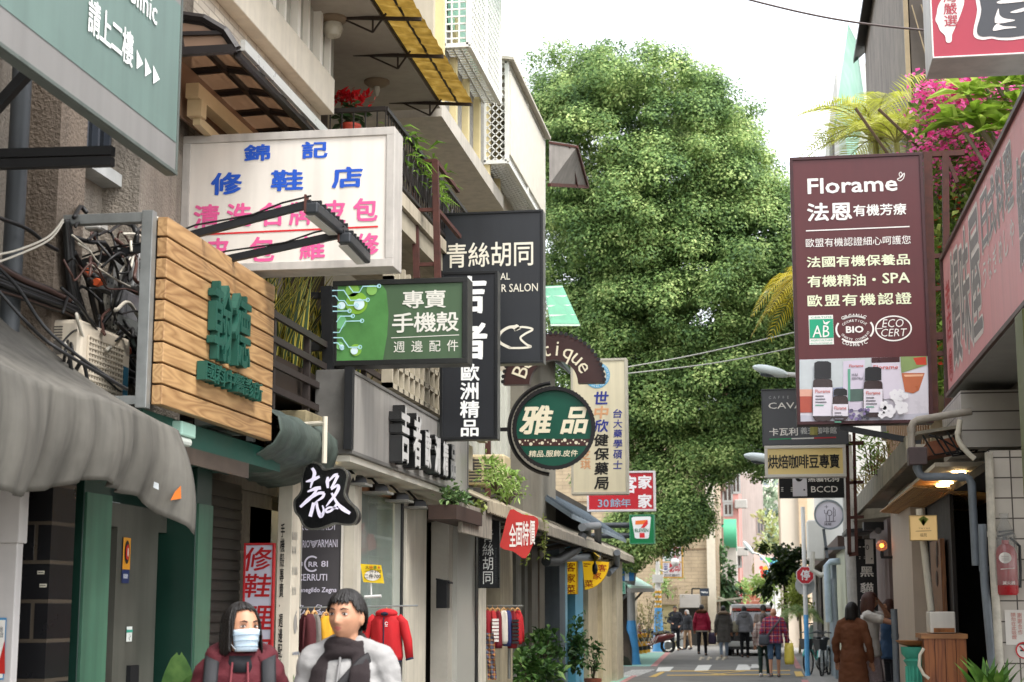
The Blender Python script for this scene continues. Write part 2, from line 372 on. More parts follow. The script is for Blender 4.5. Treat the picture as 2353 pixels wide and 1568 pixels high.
def sign(name, label, cat, O, U, W, H, T, face, frame, fw=.03, lip=.015, group=None, box=None, extra=None):
    """A box sign: body of depth T behind a recessed face at the board plane, with a lipped frame."""
    O = V(O); U = V(U).normalized(); Z = V(0, 0, 1); N = U.cross(Z); r = thing(name, label, cat, O+U*W/2-N*T, group)
    b = MB(); b.par(O+N*-.004, U*W, Z*H, N*-(T-.004)); obj('sign_box', b, box or frame, r, bevel=.004)
    f = MB(); o = O; e = lip
    if fw:
        b = MB()
        b.par(o-N*.002, U*W, Z*fw, N*e).par(o+Z*(H-fw)-N*.002, U*W, Z*fw, N*e).par(o+Z*fw-N*.002, U*fw, Z*(H-2*fw), N*e).par(o+Z*fw+U*(W-fw)-N*.002, U*fw, Z*(H-2*fw), N*e)
        obj('frame', b, frame, r, bevel=.003)
    p = MB(); p.quad(o+U*fw+Z*fw, o+U*(W-fw)+Z*fw, o+U*(W-fw)+Z*(H-fw), o+U*fw+Z*(H-fw)); obj('face', p, face, r, recalc=False)
    return r, Board(r, O, U, Z)
def sign_px(name, label, LL, UR, d, T, face, frame, fw=.03, plane='Y', cat='sign', group=None, box=None, lip=.015):
    f = PY if plane == 'Y' else PX; a = f(*LL, d); b = f(*UR, d)
    if plane == 'Y': U = V(1, 0, 0); W = b.x-a.x
    else: U = V(0, 1, 0) if d < 0 else V(0, -1, 0); W = abs(b.y-a.y)
    return sign(name, label, cat, a, U, W, b.z-a.z, T, face, frame, fw, lip, group, box)
# common materials
STEEL = mat('#8f9290', .45, .15, 9, metal=.6, streak=.15); BLACKM = mat('#17181a', .45, .2, 12); DKGREY = mat('#2c2e31', .5, .15, 8)
WHITE = mat('#dedcd6', .5, .06, 5, streak=.08); CREAM = mat('#d8cfbd', .65, .1, 4, streak=.12); RUST = mat('#4c2a22', .75, .4, 10)
PIPE = mat('#737a80', .45, .18, 6, streak=.15); IVORY = mat('#cfc7b4', .55, .12, 5, streak=.15); CABLE = mat('#151515', .5, 0); CABW = mat('#b8b2a4', .5, 0)
LETW = mat('#e6e6e2', .5, 0, spec=.2); GLASS = glass_mat()
# ================================================================ GROUND, ROAD, MARKINGS
b = MB(); b.quad((-300, -60, 0), (300, -60, 0), (300, 900, 0), (-300, 900, 0)); struct('ground', b, mat('#85817a', .85, .25, 1.1, .15, bscale=40))
def strip(name, pts, z, m, **k): b = MB(); b.quad(*[(p[0], p[1], z) for p in pts]); return struct(name, b, m)
ASPH = mat('#72706b', .9, .3, .9, .25, bscale=120)
strip('road', [(-3.1, -20), (.75, -20), (.75, 95), (-3.6, 95)], .004, ASPH)
strip('cross_road', [(-60, 41.5), (-3.3, 40.8), (-3.1, 45.6), (-60, 46.4)], .0045, ASPH)
strip('cross_road', [(.6, 40), (60, 40), (60, 45), (.6, 44.6)], .0045, ASPH)
GREENP = mat('#86b0a2', .85, .16, 3, .1); PINKP = mat('#b9837f', .85, .2, 3); WPAINT = mat('#cfcdc6', .75, .2, 5); YPAINT = mat('#c9a65a', .8, .2, 5)
def gp(pts, z, m, name): b = MB(); b.quad(*[PZ(*p, 0)+V(0, 0, z) for p in pts]); return struct(name, b, m)
strip('pavement', [(-4.6, 10), (-3.25, 10), (-3.3, 39.8), (-4.8, 39.8)], .008, GREENP)
strip('pavement', [(-4.9, 46), (-3.3, 46), (-3.75, 60), (-4.9, 60)], .009, GREENP)
strip('pavement', [(-4.9, 60.02), (-3.75, 60.02), (-2.9, 75), (-4.9, 75)], .009, mat('#b5b2a6', .85, .15, 3))
strip('pavement', [(.85, 10), (3, 10), (3, 95), (.85, 95)], .009, mat('#918e88', .85, .15, 4, .1))
for q in ([(-3.25, 10), (-3.12, 10), (-3.17, 39.8), (-3.3, 39.8)], [(-3.3, 46), (-3.12, 46), (-3.57, 60), (-3.75, 60)]): strip('painted_line', q, .0125, PINKP)
strip('painted_line', [(.7, 10), (.85, 10), (.85, 38), (.7, 38)], .0125, PINKP); strip('painted_line', [(.7, 45), (.85, 45), (.85, 70), (.7, 70)], .0125, PINKP)
for q in ([(1420, 1437), (1558, 1433), (1520, 1472), (1398, 1475)], [(1775, 1418), (1900, 1415), (1865, 1465), (1740, 1468)], [(2135, 1412), (2255, 1410), (2240, 1462), (2110, 1463)]):
    gp([R2(*p) for p in q], .012, WPAINT, 'crosswalk_marking')
for k in range(3): gp([R6(-28+k*178, 1352), R6(60+k*178, 1350), R6(110+k*178, 1382), R6(10+k*178, 1384)], .012, WPAINT, 'crosswalk_marking') if k == 0 else None
for k in range(6):
    y = 1462+k*11; gp([R2(1180-28*k, y), R2(1390-28*k, y-4), R2(1372-28*k, y+2), R2(1160-28*k, y+6)], .012, WPAINT, 'crosswalk_marking')
gp([R2(1330, 1525), R2(1440, 1478), R2(1482, 1478), R2(1395, 1525)], .012, YPAINT, 'painted_line')
gp([R2(1450, 1467), R2(2600, 1462), R2(2600, 1469), R2(1450, 1475)], .0115, YPAINT, 'painted_line')
gp([R2(1500, 1505), R2(2600, 1497), R2(2600, 1504), R2(1490, 1513)], .0115, YPAINT, 'painted_line')
gp([R2(1700, 1470), R2(1740, 1470), R2(2060, 1503), R2(2010, 1503)], .0122, YPAINT, 'painted_line')
gp([R2(2200, 1468), R2(2240, 1468), R2(1930, 1503), R2(1880, 1503)], .0124, YPAINT, 'painted_line')
gp([R6(378, 1412), R6(440, 1412), R6(464, 1456), R6(395, 1456)], .012, YPAINT, 'painted_line')
for x0 in (1780, 1850, 1930, 1985):   # worn road lettering
    gp([R2(x0, 1372), R2(x0+14, 1342), R2(x0+34, 1342), R2(x0+22, 1372)], .012, mat('#b5aa92', .8, .3, 6), 'road_lettering')
    gp([R2(x0+22, 1357), R2(x0+24, 1350), R2(x0+50, 1349), R2(x0+50, 1357)], .0122, mat('#b5aa92', .8, .3, 6), 'road_lettering')

# ================================================================ LEFT: PEBBLEDASH BUILDING WITH GREEN GROUND FLOOR
PEB = mat('#8b8276', .9, .22, 2.2, .9, bscale=55, streak=.35); PEBD = mat('#6d6155', .9, .25, 2.5, .9, bscale=55, streak=.3)  # PEBD: darker copy of PEB, the pilaster's shaded side put into colour
bA = thing('pebbledash_building', 'grey pebbledash building with dark green ground floor at the left edge', 'building', (-4.2, 8, 0))
b = MB(); b.box(-9, -4.3, 1, 11.2, 0, 2.62).box(-9, -4.15, 1, 10.95, 2.62, 12); obj('wall', b, PEB, bA)
b = MB(); b.box(-4.2, -3.9, 8.32, 8.68, 2.62, 12); obj('pilaster', b, PEBD, bA)
b = MB(); b.box(-4.2, -3.9, 9.5, 10.35, 2.62, 12); obj('pilaster', b, PEB, bA)
b = MB(); b.box(-4.17, -4.14, 8.95, 9.5, 4.38, 6.2); wn = obj('window', b, mat('#1b1e22', .1, 0, spec=.8), bA)
b = MB()
for y in (8.97, 9.13, 9.3, 9.48): b.box(-4.14, -4.1, y-.015, y+.015, 4.38, 6.2)
obj('window_frame', b, mat('#3a3f47', .4, .1), wn)
b = MB(); b.box(-4.2, -4.02, 8.9, 9.5, 4.3, 4.38); obj('window_sill', b, mat('#a8aaa8', .6, .2, 6, streak=.2), wn)
DG = mat('#16342a', .35, .25, 1.5, spec=.5); LG = mat('#3f6350', .4, .25, 2, streak=.3, spec=.5)  # LG: lit copy of the pillar green, street-side light put into colour
b = MB(); b.box(-4.1, -3.85, 8.75, 9.12, 0, 2.6); obj('pillar', b, DG, bA, bevel=.006)
b = MB(); b.box(-3.85, -3.835, 8.755, 9.115, 0, 2.3); obj('pillar_lit_side', b, LG, bA)
b = MB(); b.box(-4.32, -3.85, 10.6, 10.9, 0, 2.6); obj('pillar', b, DG, bA, bevel=.006)
b = MB(); b.box(-3.85, -3.835, 10.605, 10.895, 0, 2.35); obj('pillar_lit_side', b, LG, bA)
b = MB(); b.box(-4.3, -4.2, 9.12, 10.6, 0, 2.6); obj('shopfront_panel', b, DG, bA)
b = MB(); b.box(-4.2, -4.13, 9.3, 9.75, 0, 2.15); dr = obj('door', b, mat('#4a3b35', .5, .2, 3), bA)
b = MB(); b.box(-4.2, -4.06, 9.75, 10.45, 0, 2.15).box(-4.2, -4.06, 9.15, 10.6, 2.15, 2.3); obj('door_frame', b, mat('#56564e', .5, .2, 3, streak=.2, metal=.2), dr)
b = MB(); b.box(-4.06, -4.03, 9.98, 10.12, 1.15, 1.28); obj('door_lock', b, BLACKM, dr)
b = MB(); b.box(-4.6, PY(112, 1350, 8.3).x, 8.3, 8.6, 0, 2.6); obj('tiled_pier', b, brick_mat('#171719', '#4b4339', .28, .21, .3, .05, 'XZ'), bA)
b = MB(); b.box(-4.25, -4.1, 11.0, 12.3, 0, 2.6)
for k in range(32): b.box(-4.1, -4.085, 11.02, 12.28, .06+k*.078, .115+k*.078)
obj('roller_shutter', b, mat('#37332e', .55, .25, 3, metal=.2), bA)
b = MB(); b.box(-4.2, -3.42, 8.5, 11.1, 2.6, 2.74); obj('lintel', b, mat('#1d4a3f', .5, .2, 3), bA)
b = MB(); b.box(-3.5, -3.42, 8.7, 10.4, 2.55, 2.6).box(-3.44, -3.42, 8.7, 10.4, 2.5, 2.55); obj('metal_angle', b, mat('#5f544b', .5, .3, 9, metal=.5), bA)
b = MB(); b.tube([(-4.0, 8.02, 2.6), (-4.0, 8.02, 9)], .055, 10); obj('downpipe', b, mat('#3b3f42', .5, .2), bA, smooth=True)
b = MB(); p0 = PX(131, 640, -4.05); b.tube([(p0.x, p0.y, 2.7), p0+V(0, 0, -.1), p0+V(.01, -.02, .3), (p0.x, p0.y, 9)], .016, 8); obj('conduit', b, mat('#9a8a4c', .5, .2), bA, smooth=True)
pan = thing('partition_panel', 'plain white panel box against the left edge beside black tiled pier', 'panel', (-4.0, 7.7, 0))
b = MB(); xw = PY(50, 1380, 8.06).x; b.box(-5, xw, 7.98, 8.05, 0, 1.98).box(-5, xw+.015, 7.96, 8.06, 1.98, 2.6); obj('panel_body', b, mat('#bdb9b6', .6, .08, 4, streak=.1), pan, bevel=.006)
po = thing('advert_poster', 'small blue and red poster on the white panel at left edge', 'poster', (-4.0, 7.58, 1))
q = Board(po, (-4.3, 7.97, .8), (1, 0, 0), (0, 0, 1))
q.rect('sheet', mat('#3f86b5', .4, 0), (-60, 1562), (16, 1420)); q.rect('print', mat('#e2dfd8', .4, 0), (-60, 1558), (14, 1425), 2); q.poly('print', mat('#b3261f', .4, 0), [(-60, 1550), (13, 1548), (13, 1470), (0, 1520), (-30, 1535)], 3)
q.fit('lettering', mat('#25343f', .5, 0), '台', (2, 1452), (9, 1440), lay=3); q.fit('lettering', mat('#25343f', .5, 0), '日', (3, 1465), (9, 1454), lay=3); q.done()
st = thing('sticker', 'yellow security sticker with red eye on the steel door frame', 'sticker', (-4.06, 10, 1.8))
q = Board(st, (-4.058, 9.8, 1), (0, 1, 0), (0, 0, 1)); u0, v0 = q.uv(278, 1340); u1, v1 = q.uv(299, 1237); W = u1-u0; H = v1-v0; cu = (u0+u1)/2
q.rect('sheet', mat('#22305a', .4, 0), (u0, v0), (u1, v1), 1, px=False); q.rect('sheet', mat('#d08f2a', .4, 0), (u0, v0+H*.3), (u1, v1), 2, px=False)
q.disc('print', mat('#26231f', .4, 0), (cu, v0+H*.68), W*.33, 3, ry=H*.26, px=False); q.disc('print', mat('#b82a20', .4, 0), (cu, v0+H*.68), W*.24, 4, ry=H*.17, px=False); q.disc('print', mat('#d8d0c4', .4, 0), (cu, v0+H*.68), W*.08, 5, ry=H*.1, px=False)
q.cells('lettering', mat('#d5d8e0', .5, 0), '新光保全', (u0+W*.1, v0+H*.1), (u0+W*.7, v0+H*.2), px=False, lay=3); q.done()
nt_ = thing('notice', 'white and green card above the door lock', 'notice', (-4.05, 10, 1.4))
q = Board(nt_, (-4.056, 9.8, 1), (0, 1, 0), (0, 0, 1)); q.rect('sheet', mat('#d9dcd6', .5, 0), (289, 1475), (303, 1440), 1); q.rect('print', mat('#3d9a84', .5, 0), (289, 1454), (303, 1447), 2); q.stroke('print', mat('#303535', .5, 0), [(296, 1458), (298, 1463), (294, 1467), (297, 1472)], .006, 2); q.done()
nt_ = thing('notice', 'white stepped plate with small characters beside the green pillar', 'notice', (-4.2, 9.6, 2.4))
q = Board(nt_, (-4.19, 9.0, 2), (0, 1, 0), (0, 0, 1)); q.rect('plate', mat('#c9cfd2', .5, 0), (246, 1184), (272, 1156), 1, .01); q.rect('plate', mat('#c9cfd2', .5, 0), (246, 1201), (285, 1184), 1, .02); q.cells('lettering', BLACKM, '一杯', (248, 1176), (253, 1160), 'v', lay=5); q.done()
for lab, x, y in (('tiny white label on the upper black tiles', 94, 1316), ('cream label plate low on the black tiles', 99, 1346)):
    t = thing('label_plate', lab, 'label', (-3.8, 8.29, 1.8)); q = Board(t, (-4, 8.297, 1), (1, 0, 0), (0, 0, 1)); q.rect('plate', mat('#c8c2b0', .5, 0), (x-8, y+4), (x+9, y-4), 1); q.stroke('lettering', BLACKM, [(x-6, y), (x+7, y)], .004, 2); q.done()

# ---------------------------------------------------------------- clinic sign
ySB = PX(411, 250, -3.0).y; zB = 3.875
r, q = sign('clinic_sign', 'large weathered grey and teal clinic sign high at the top left', 'sign', (-3.0, 2.5, zB), (0, 1, 0), ySB-2.5, 2.3, .06, mat('#74726f', .5, .1, 1.2, streak=.12), mat('#4f5650', .5, .2, 8, streak=.3), .022, .008, box=mat('#5a615c', .5, .25, 6))
TEAL = mat('#5d716a', .45, .12, 2.5, streak=.14)
L_ = ySB-2.5-.03
q.poly('band', TEAL, [(.03, .17), (L_, .17), (L_, .92), (.03, .92)], 1, px=False)
q.cells('lettering', LETW, '請上二樓', (197, 72), (303, 84), lay=3, bold=.014, fill=.92)
for a in ((1210, 445, 620, 1265, 575), (1285, 517, 687, 1340, 650), (1358, 585, 752, 1415, 713)):
    q.poly('lettering', LETW, [(a[0]*.2565, a[1]*.2565), (a[0]*.2565, a[2]*.2565), (a[3]*.2565, a[4]*.2565)], 3)
q.fit('lettering', LETW, 'Massage Clinic', (160, -105), (358, 5), lay=3, bold=0.004)
q.done()
bk = thing('sign_bracket', 'black steel arms holding the teal clinic sign off the pebbledash wall', 'bracket', (-4, 7.3, 4))
b = MB(); Yb = 7.3
for y0, y1 in ((353, 346), (377, 370)):
    p, e = PY(-30, y0, Yb), PY(300, y1, Yb); e.x = -3.14; p.x = -4.15; b.bar(p, e, .05, .045)
p = PY(-20, 360, Yb); p2 = PY(128, 213, Yb); b.bar(V(-4.0, Yb, p.z), V(-3.2, Yb, 4.75), .05); obj('arm', b, BLACKM, bk)
b = MB(); b.bar((-4.15, 6.9, 5.0), (-3.14, 6.9, 5.0), .09, .09); obj('arm', b, mat('#6f7a74', .5, .2), bk)
# ---------------------------------------------------------------- wooden clinic sign
WOOD = wood_mat('#7d5a36', '#b18d60', 1)
wy0, wy1, wz0, wz1 = 8.46, 10.5, 2.755, 3.836
ws = thing('wooden_sign', 'slatted timber sign with raised dark green characters', 'sign', (-3.36, 9.5, 2.75))
b = MB(); n = 9; ph = (wz1-wz0)/n
for k in range(n): b.box(-3.36+random.uniform(-.002, .002), -3.3, wy0+.012, wy1, wz0+k*ph+.006, wz0+(k+1)*ph-.006)
obj('slats', b, WOOD, ws, bevel=.004)
b = MB(); b.box(-3.40, -3.37, wy0+.03, wy1-.02, wz0+.02, wz1-.02); obj('backing', b, mat('#3b2d22', .8, .1), ws)
b = MB(); b.box(-3.43, -3.365, wy0-.055, wy0+.01, wz0-.02, wz1+.02).box(-3.46, -3.41, wy1-.06, wy1, wz0, wz1).box(-4.0, -3.431, wy0-.05, wy0+.005, wz1-.045, wz1+.012).box(-4.0, -3.431, wy0-.05, wy0+.005, wz0-.0, wz0+.05); obj('frame', b, STEEL, ws, bevel=.003)
q = Board(ws, (-3.298, wy0, wz0), (0, 1, 0), (0, 0, 1)); GRL = mat('#174a3d', .5, .1, 8)
q.fit('lettering', GRL, '翰', (472, 822), (518, 664), bold=.012, ext=.05, lay=1); q.fit('lettering', GRL, '德', (520, 838), (561, 690), bold=.012, ext=.05, lay=1)
q.cells('lettering', GRL, '國嵙中醫診所', (449, 872), (583, 886), bold=.006, ext=.06, fill=.9, lay=1); q.done()
def lamp_bar(label, a, e, Y, tip):
    t = thing('sign_floodlight', label, 'floodlight', PY(*e, Y), 'black bar floodlights lighting the wooden sign')
    p, p2 = PY(*a, Y), PY(*e, Y); b = MB(); b.bar(p, p2, .035, .045); obj('arm', b, BLACKM, t)
    b = MB(); pts = [p.lerp(p2, i/8)+V(0, -.02, .035+.015*math.sin(i*1.9)) for i in range(9)]; b.tube(pts, .006, 6); obj('cable', b, CABLE, t, smooth=True)
    d = PX(*tip, p2.x); d = d-p2; L = d.length; dd = d.normalized(); b = MB(); b.bar(p2+V(0, -.02, -.03)+dd*.0, p2+V(0, 0, -.03)+d, .085, .07); obj('lamp_housing', b, mat('#2a2d30', .4, .2, 10), t, bevel=.012)
    b = MB()
    for k in range(7): f = (k+.5)/7; c = p2+d*f+V(0, 0, .012); b.bar(c-V(.045, 0, 0), c+V(.045, 0, 0), .02, .03)
    obj('cooling_fin', b, BLACKM, t)
    b = MB(); b.bar(p2+V(-.035, 0, .05), p2+V(-.035, 0, -.06), .012, .06); obj('hinge', b, RUST, t)
    b = MB(); o = V(-.02, 0, -.068); b.bar(p2+o+dd*.03, p2+o+d*.96, .06, .008); obj('lens', b, mat('#d8d8d4', .2, 0), t)
lamp_bar('floodlight arm crossing the pink characters, upper of the two', (190, 606), (717, 468), 9.03, (788, 528))
lamp_bar('lower floodlight arm ending beside the last pink character', (255, 655), (793, 537), 9.6, (838, 585))
# ---------------------------------------------------------------- big grey awning
def clamp(x, a, b): return max(a, min(b, x))
rows = []
NY = 150
for i in range(NY+1):
    f = i/NY; y = 3.6+(8.5-3.6)*f; row = []
    def nz(s, k=0): return noise.noise(V(y*s, k*3.1, 0))
    zb, zf = 3.26+.02*nz(1, 1), 2.66+.05*nz(.9, 2)+.02*nz(4, 3)-.03*max(0, f-.93)/.07
    drop = .47+.06*math.sin((y-5.6)*2.1)+.05*nz(2.2, 4)
    tail = max(0, (y-8.18)/.32); drop += .17*tail**1.2*(1-.35*tail)
    for j in range(31):
        g = j/30
        if g < .42:
            h = g/.42; x = -4.12+(-3.24+4.12)*h; z = zb+(zf-zb)*h-.05*math.sin(PI*h)*(1+.4*nz(2.5, 5)); yy = y-.28*(1-h)*f
            x += .008*nz(7, 6)
        else:
            h = (g-.42)/.58; fold = 1.25*nz(2.7, 7)+.9*nz(6.1, 8)+.3*nz(13, 9); x = -3.24+.02+(.012+.085*h**.8)*fold+.06*math.sin(PI*h)*.6+tail*.1*h-.04*h*h; z = zf-drop*h; yy = y+.05*h*nz(3, 10)+.07*h*tail
        row.append(V(x, yy, z))
    rows.append(row)
b = MB(); b.grid(rows)
aw = obj('awning', b, mat('#5d5a53', .75, .28, 2.2, .12, streak=.45, bscale=14), None, smooth='all', loc=(-4, 7, 2.6), solid=.002, recalc=False); tag(aw, 'big saggy grey fabric awning over the green shop front', 'awning')
b = MB(); p = PX(352, 1120, -3.16); b.quad(p, p+V(.004, .07, -.01), p+V(.0, .075, .025), p+V(0, .01, .03)); obj('torn_patch', b, mat('#9da2a3', .6, 0), aw)
b = MB(); p = PX(392, 1150, -3.14); b.quad(p, p+V(0, .16, .02), p+V(0, .17, .1), p+V(0, .06, .05)); obj('torn_lining', b, mat('#c76a25', .6, .1), aw)
# ---------------------------------------------------------------- air conditioner behind the awning
def ac_unit(label, x0, x1, y0, y1, z0, z1, side='X', group='outdoor air conditioner units', col='#cbbfac', stripe=None):
    t = thing('air_conditioner', label, 'air conditioner', ((x0+x1)/2, (y0+y1)/2, z0), group)
    b = MB(); b.box(x0, x1, y0, y1, z0, z1); obj('casing', b, mat(col, .5, .1, 5, streak=.18), t, bevel=.025)
    b = MB(); gz0, gz1 = z0+.06*(z1-z0), z0+.86*(z1-z0)
    if side == 'X':
        ga, gb = y0+.12*(y1-y0), y0+.8*(y1-y0); n1, n2 = 13, 16
        d = MB(); d.box(x1, x1+.004, ga, gb, gz0, gz1); obj('grille_recess', d, mat('#4b463f', .7, 0), t)
        for k in range(n1+1): y = ga+(gb-ga)*k/n1; b.box(x1+.002, x1+.012, y-.006, y+.006, gz0, gz1)
        for k in range(n2+1): z = gz0+(gz1-gz0)*k/n2; b.box(x1+.004, x1+.016, ga, gb, z-.006, z+.006)
        if stripe: d = MB(); d.box(x1, x1+.006, y0+.84*(y1-y0), y0+.94*(y1-y0), z0+.1, z0+.7*(z1-z0)); obj('badge', d, mat(stripe, .4, 0), t)
    else:
        ga, gb = x0+.12*(x1-x0), x0+.88*(x1-x0)
        for k in range(8):
            z = gz0+(gz1-gz0)*(k+.5)/8
            for c in (.27, .73): x = ga+(gb-ga)*c; b.box(x-(gb-ga)*.19, x+(gb-ga)*.19, y0-.004, y0+.01, z-.018*(gz1-gz0)/.5, z+.018*(gz1-gz0)/.5)
    obj('grille', b, mat(col, .5, .1, 5) if side == 'X' else mat('#3c3a36', .7, 0), t)
    b = MB(); b.box(x0+.04, x0+.17, y0-.003, y0+.01, z1-.2, z1-.12)
    for k in range(5): b.box(x0+.04, x0+.17, y0-.006, y0+.01, z1-.11+k*.016, z1-.104+k*.016)
    obj('vent', b, mat('#55504a', .7, 0), t)
    b = MB(); b.box(x0+.03, x0+.08, y0+.1, y1-.1, z0-.05, z0); obj('foot', b, STEEL, t)
    return t
acz = Zat(731, 185, -3.74); ya = PX(185, 800, -3.74).y
ac_unit('cream outdoor air conditioner with blue badge above the grey awning', -4.02, -3.74, ya, ya+.72, acz-.6, acz, stripe='#2f6b86')
# ---------------------------------------------------------------- boxes and cables on the wall
def cbox(label, px0, py0, px1, py1, X, h='#8d9091', dep=.1):
    a = PX(px0, py1, X); e = PX(px1, py0, X); t = thing('junction_box', label, 'electrical box', a, 'electrical boxes on the pebbledash wall')
    b = MB(); b.box(X-dep, X, a.y, e.y, a.z, e.z); obj('body', b, mat(h, .45, .15, 12), t, bevel=.012)
    b = MB(); b.box(X, X+.006, a.y+(e.y-a.y)*.15, e.y-(e.y-a.y)*.15, a.z+(e.z-a.z)*.12, e.z-(e.z-a.z)*.12); c = obj('cover', b, mat(h, .4, .2, 15), t, bevel=.003)
    b = MB(); m_ = (a.y+e.y)/2; b.cyl((X-dep/2, m_, a.z), (X-dep/2, m_, a.z-.06), .014); obj('gland', b, BLACKM, t)
    return t, a, e
cbox('small pale junction box under the steel arm', 228, 503, 250, 526, -3.95, '#c2c0ba')
t, a, e = cbox('large ribbed grey amplifier box near the timber sign', 306, 592, 356, 660, -3.85, '#9fa09e', .14)
b = MB()
for k in range(9): y = a.y+(e.y-a.y)*(k+.5)/9; b.box(-3.85, -3.825, y-.008, y+.008, a.z+.02, e.z-.01)
obj('rib', b, mat('#a5a6a4', .45, .1), t)
cbox('grey flip lid box lying below the ribbed amplifier', 282, 682, 324, 745, -3.86, '#77777a')
cbox('narrow tilted dark grey box left of the flip lid box', 238, 636, 264, 668, -3.9, '#6a6b68')
cbox('small grey green box beside the air conditioner', 322, 768, 350, 800, -3.8, '#5e6a66')
t, a, e = cbox('perforated steel plate beside the air conditioner', 237, 690, 274, 760, -3.9, '#7d7a70', .01)
b = MB()
for i in range(4):
    for j in range(9): b.box(-3.894, -3.892, a.y+.03+i*.05, a.y+.042+i*.05, a.z+.03+j*.045, a.z+.042+j*.045)
obj('perforation', b, BLACKM, t)
t = thing('steel_channel', 'galvanised steel channel running to the timber sign post', 'bracket', PX(270, 735, -3.9)); b = MB(); b.bar(PX(270, 735, -3.85), PX(362, 775, -3.6), .05, .07); obj('channel', b, STEEL, t)
def cable(label, P, r=.014, m=CABLE, sag=0, X=-3.9, wob=.03, name='cable', group='cables on the pebbledash wall'):
    pts = [PX(*p[:2], p[2] if len(p) > 2 else X) for p in P]; out = []
    for i in range(len(pts)-1):
        p0, p1, p2, p3 = pts[max(i-1, 0)], pts[i], pts[i+1], pts[min(i+2, len(pts)-1)]
        for k in range(6):
            t = k/6; c = .5*((2*p1)+(p2-p0)*t+(2*p0-5*p1+4*p2-p3)*t*t+(3*p1-p0-3*p2+p3)*t**3); out.append(c)
    out.append(pts[-1]); b = MB(); b.tube(out, r, 6); o = obj(name, b, m, None, smooth='all', loc=pts[0]); return tag(o, label, 'cable', group)
BUNDLE = 'black cable in the tangled bundle hanging on the pebbledash wall'
for k in range(13):
    o = random.uniform(-9, 9); cable(BUNDLE, [(152+o*.5, 505), (158+o, 560+random.uniform(-8, 8)), (164+o, 640), (180+o*1.5, 710), (196+o*1.7, 770), (212+o*1.5, 800)], random.choice((.012, .016, .02)), X=-3.86+random.uniform(-.05, .05))
LOW = 'black cable fanning left over the grey awning'
for k in range(24):
    o = random.uniform(-26, 16); cable(LOW, [(-20, 640+o*1.6), (50, 668+o*1.1), (110, 690+o), (150, 705+o*.8), (185, 722+o)], random.choice((.008, .012, .017)), X=-3.86+random.uniform(-.06, .04), m=random.choice((CABLE, CABLE, mat('#3a2a24', .5, 0))))
TANG = 'thin dark cable in the tangle between air conditioner and timber sign'
for k in range(46):
    x, y = random.uniform(140, 340), random.uniform(520, 880); P = [(x, y)]
    for i in range(4): x += random.uniform(-10, 48); y += random.uniform(-45, 60); P.append((min(x, 362), clamp(y, 500, 900)))
    cable(TANG, [(x, y, -3.8+random.uniform(-.08, .1)) for x, y in P], random.choice((.006, .009, .012)), random.choice((CABLE, CABLE, CABLE, CABW, mat('#4a3028', .5, 0))))
LOOP = 'looping cable around the junction boxes'
for P in ([(168, 545), (205, 556), (240, 560), (257, 590), (252, 625), (232, 640), (210, 632)], [(170, 500), (185, 476), (200, 490)], [(250, 502), (290, 505), (312, 530), (313, 560)], [(258, 580), (270, 566), (290, 575)],
          [(170, 580), (200, 640), (214, 700), (230, 760)], [(200, 640), (225, 670), (235, 720), (236, 770)], [(300, 600), (270, 690), (262, 720)], [(240, 555), (262, 590), (285, 610)], [(310, 690), (340, 730), (362, 750)], [(275, 800), (300, 830), (362, 880)], [(280, 790), (310, 850), (355, 900)], [(290, 770), (305, 800), (340, 870)],
          [(275, 820), (320, 815), (362, 800)], [(280, 840), (310, 860), (350, 845)], [(276, 860), (320, 875), (362, 860)], [(300, 880), (330, 860), (362, 890)]):
    cable(LOOP, [(x, y, -3.86+random.uniform(-.05, .06)) for x, y in P], random.choice((.01, .014, .018)))
for P in ([(-20, 588), (40, 575), (110, 545), (145, 505)], [(-20, 608), (50, 582), (115, 550), (145, 510)]): cable('thin white wire swooping left across the downpipe', P, .006, CABW, X=-3.7)
for P in ([(165, 540), (200, 570), (222, 600), (240, 615)], [(200, 605), (225, 617), (262, 640), (300, 660)], [(180, 560), (210, 580)], [(300, 592), (280, 620), (270, 640)]): cable('pale wire strung between the boxes', P, .006, CABW, X=-3.8)
cable('black cable crossing from upper left over the wall', [(-20, 495), (60, 525), (105, 560), (132, 575)], .011, X=-3.85)
for P in ([(-20, 650), (60, 740, -3.6), (130, 800, -3.4), (292, 895, -3.25)], [(-20, 600, -3.85), (40, 660, -3.7), (120, 770, -3.5), (285, 893, -3.27)]): cable('long black cable lying diagonally on the grey awning', P, .009, X=-3.75)
for lab, x, y, d in (('orange cable joint left of the narrow dark box', 200, 623, (6, 8)), ('orange cable joint below the looping cable', 220, 648, (14, 4)), ('orange cable joint beside the steel post, upper', 358, 690, (8, 12)), ('orange cable joint beside the steel post, lower', 352, 785, (14, 4)), ('orange cable joint behind the air conditioner corner', 290, 800, (8, 12))):
    p, e = PX(x, y, -3.8), PX(x+d[0], y+d[1], -3.8); b = MB(); b.tube([p, p.lerp(e, .4), e], [.022, .026, .012], 8); tag(obj('cable_joint', b, mat('#c4552c', .5, .15, 20), None, smooth=True, loc=p), lab, 'cable joint', 'orange cable joints')
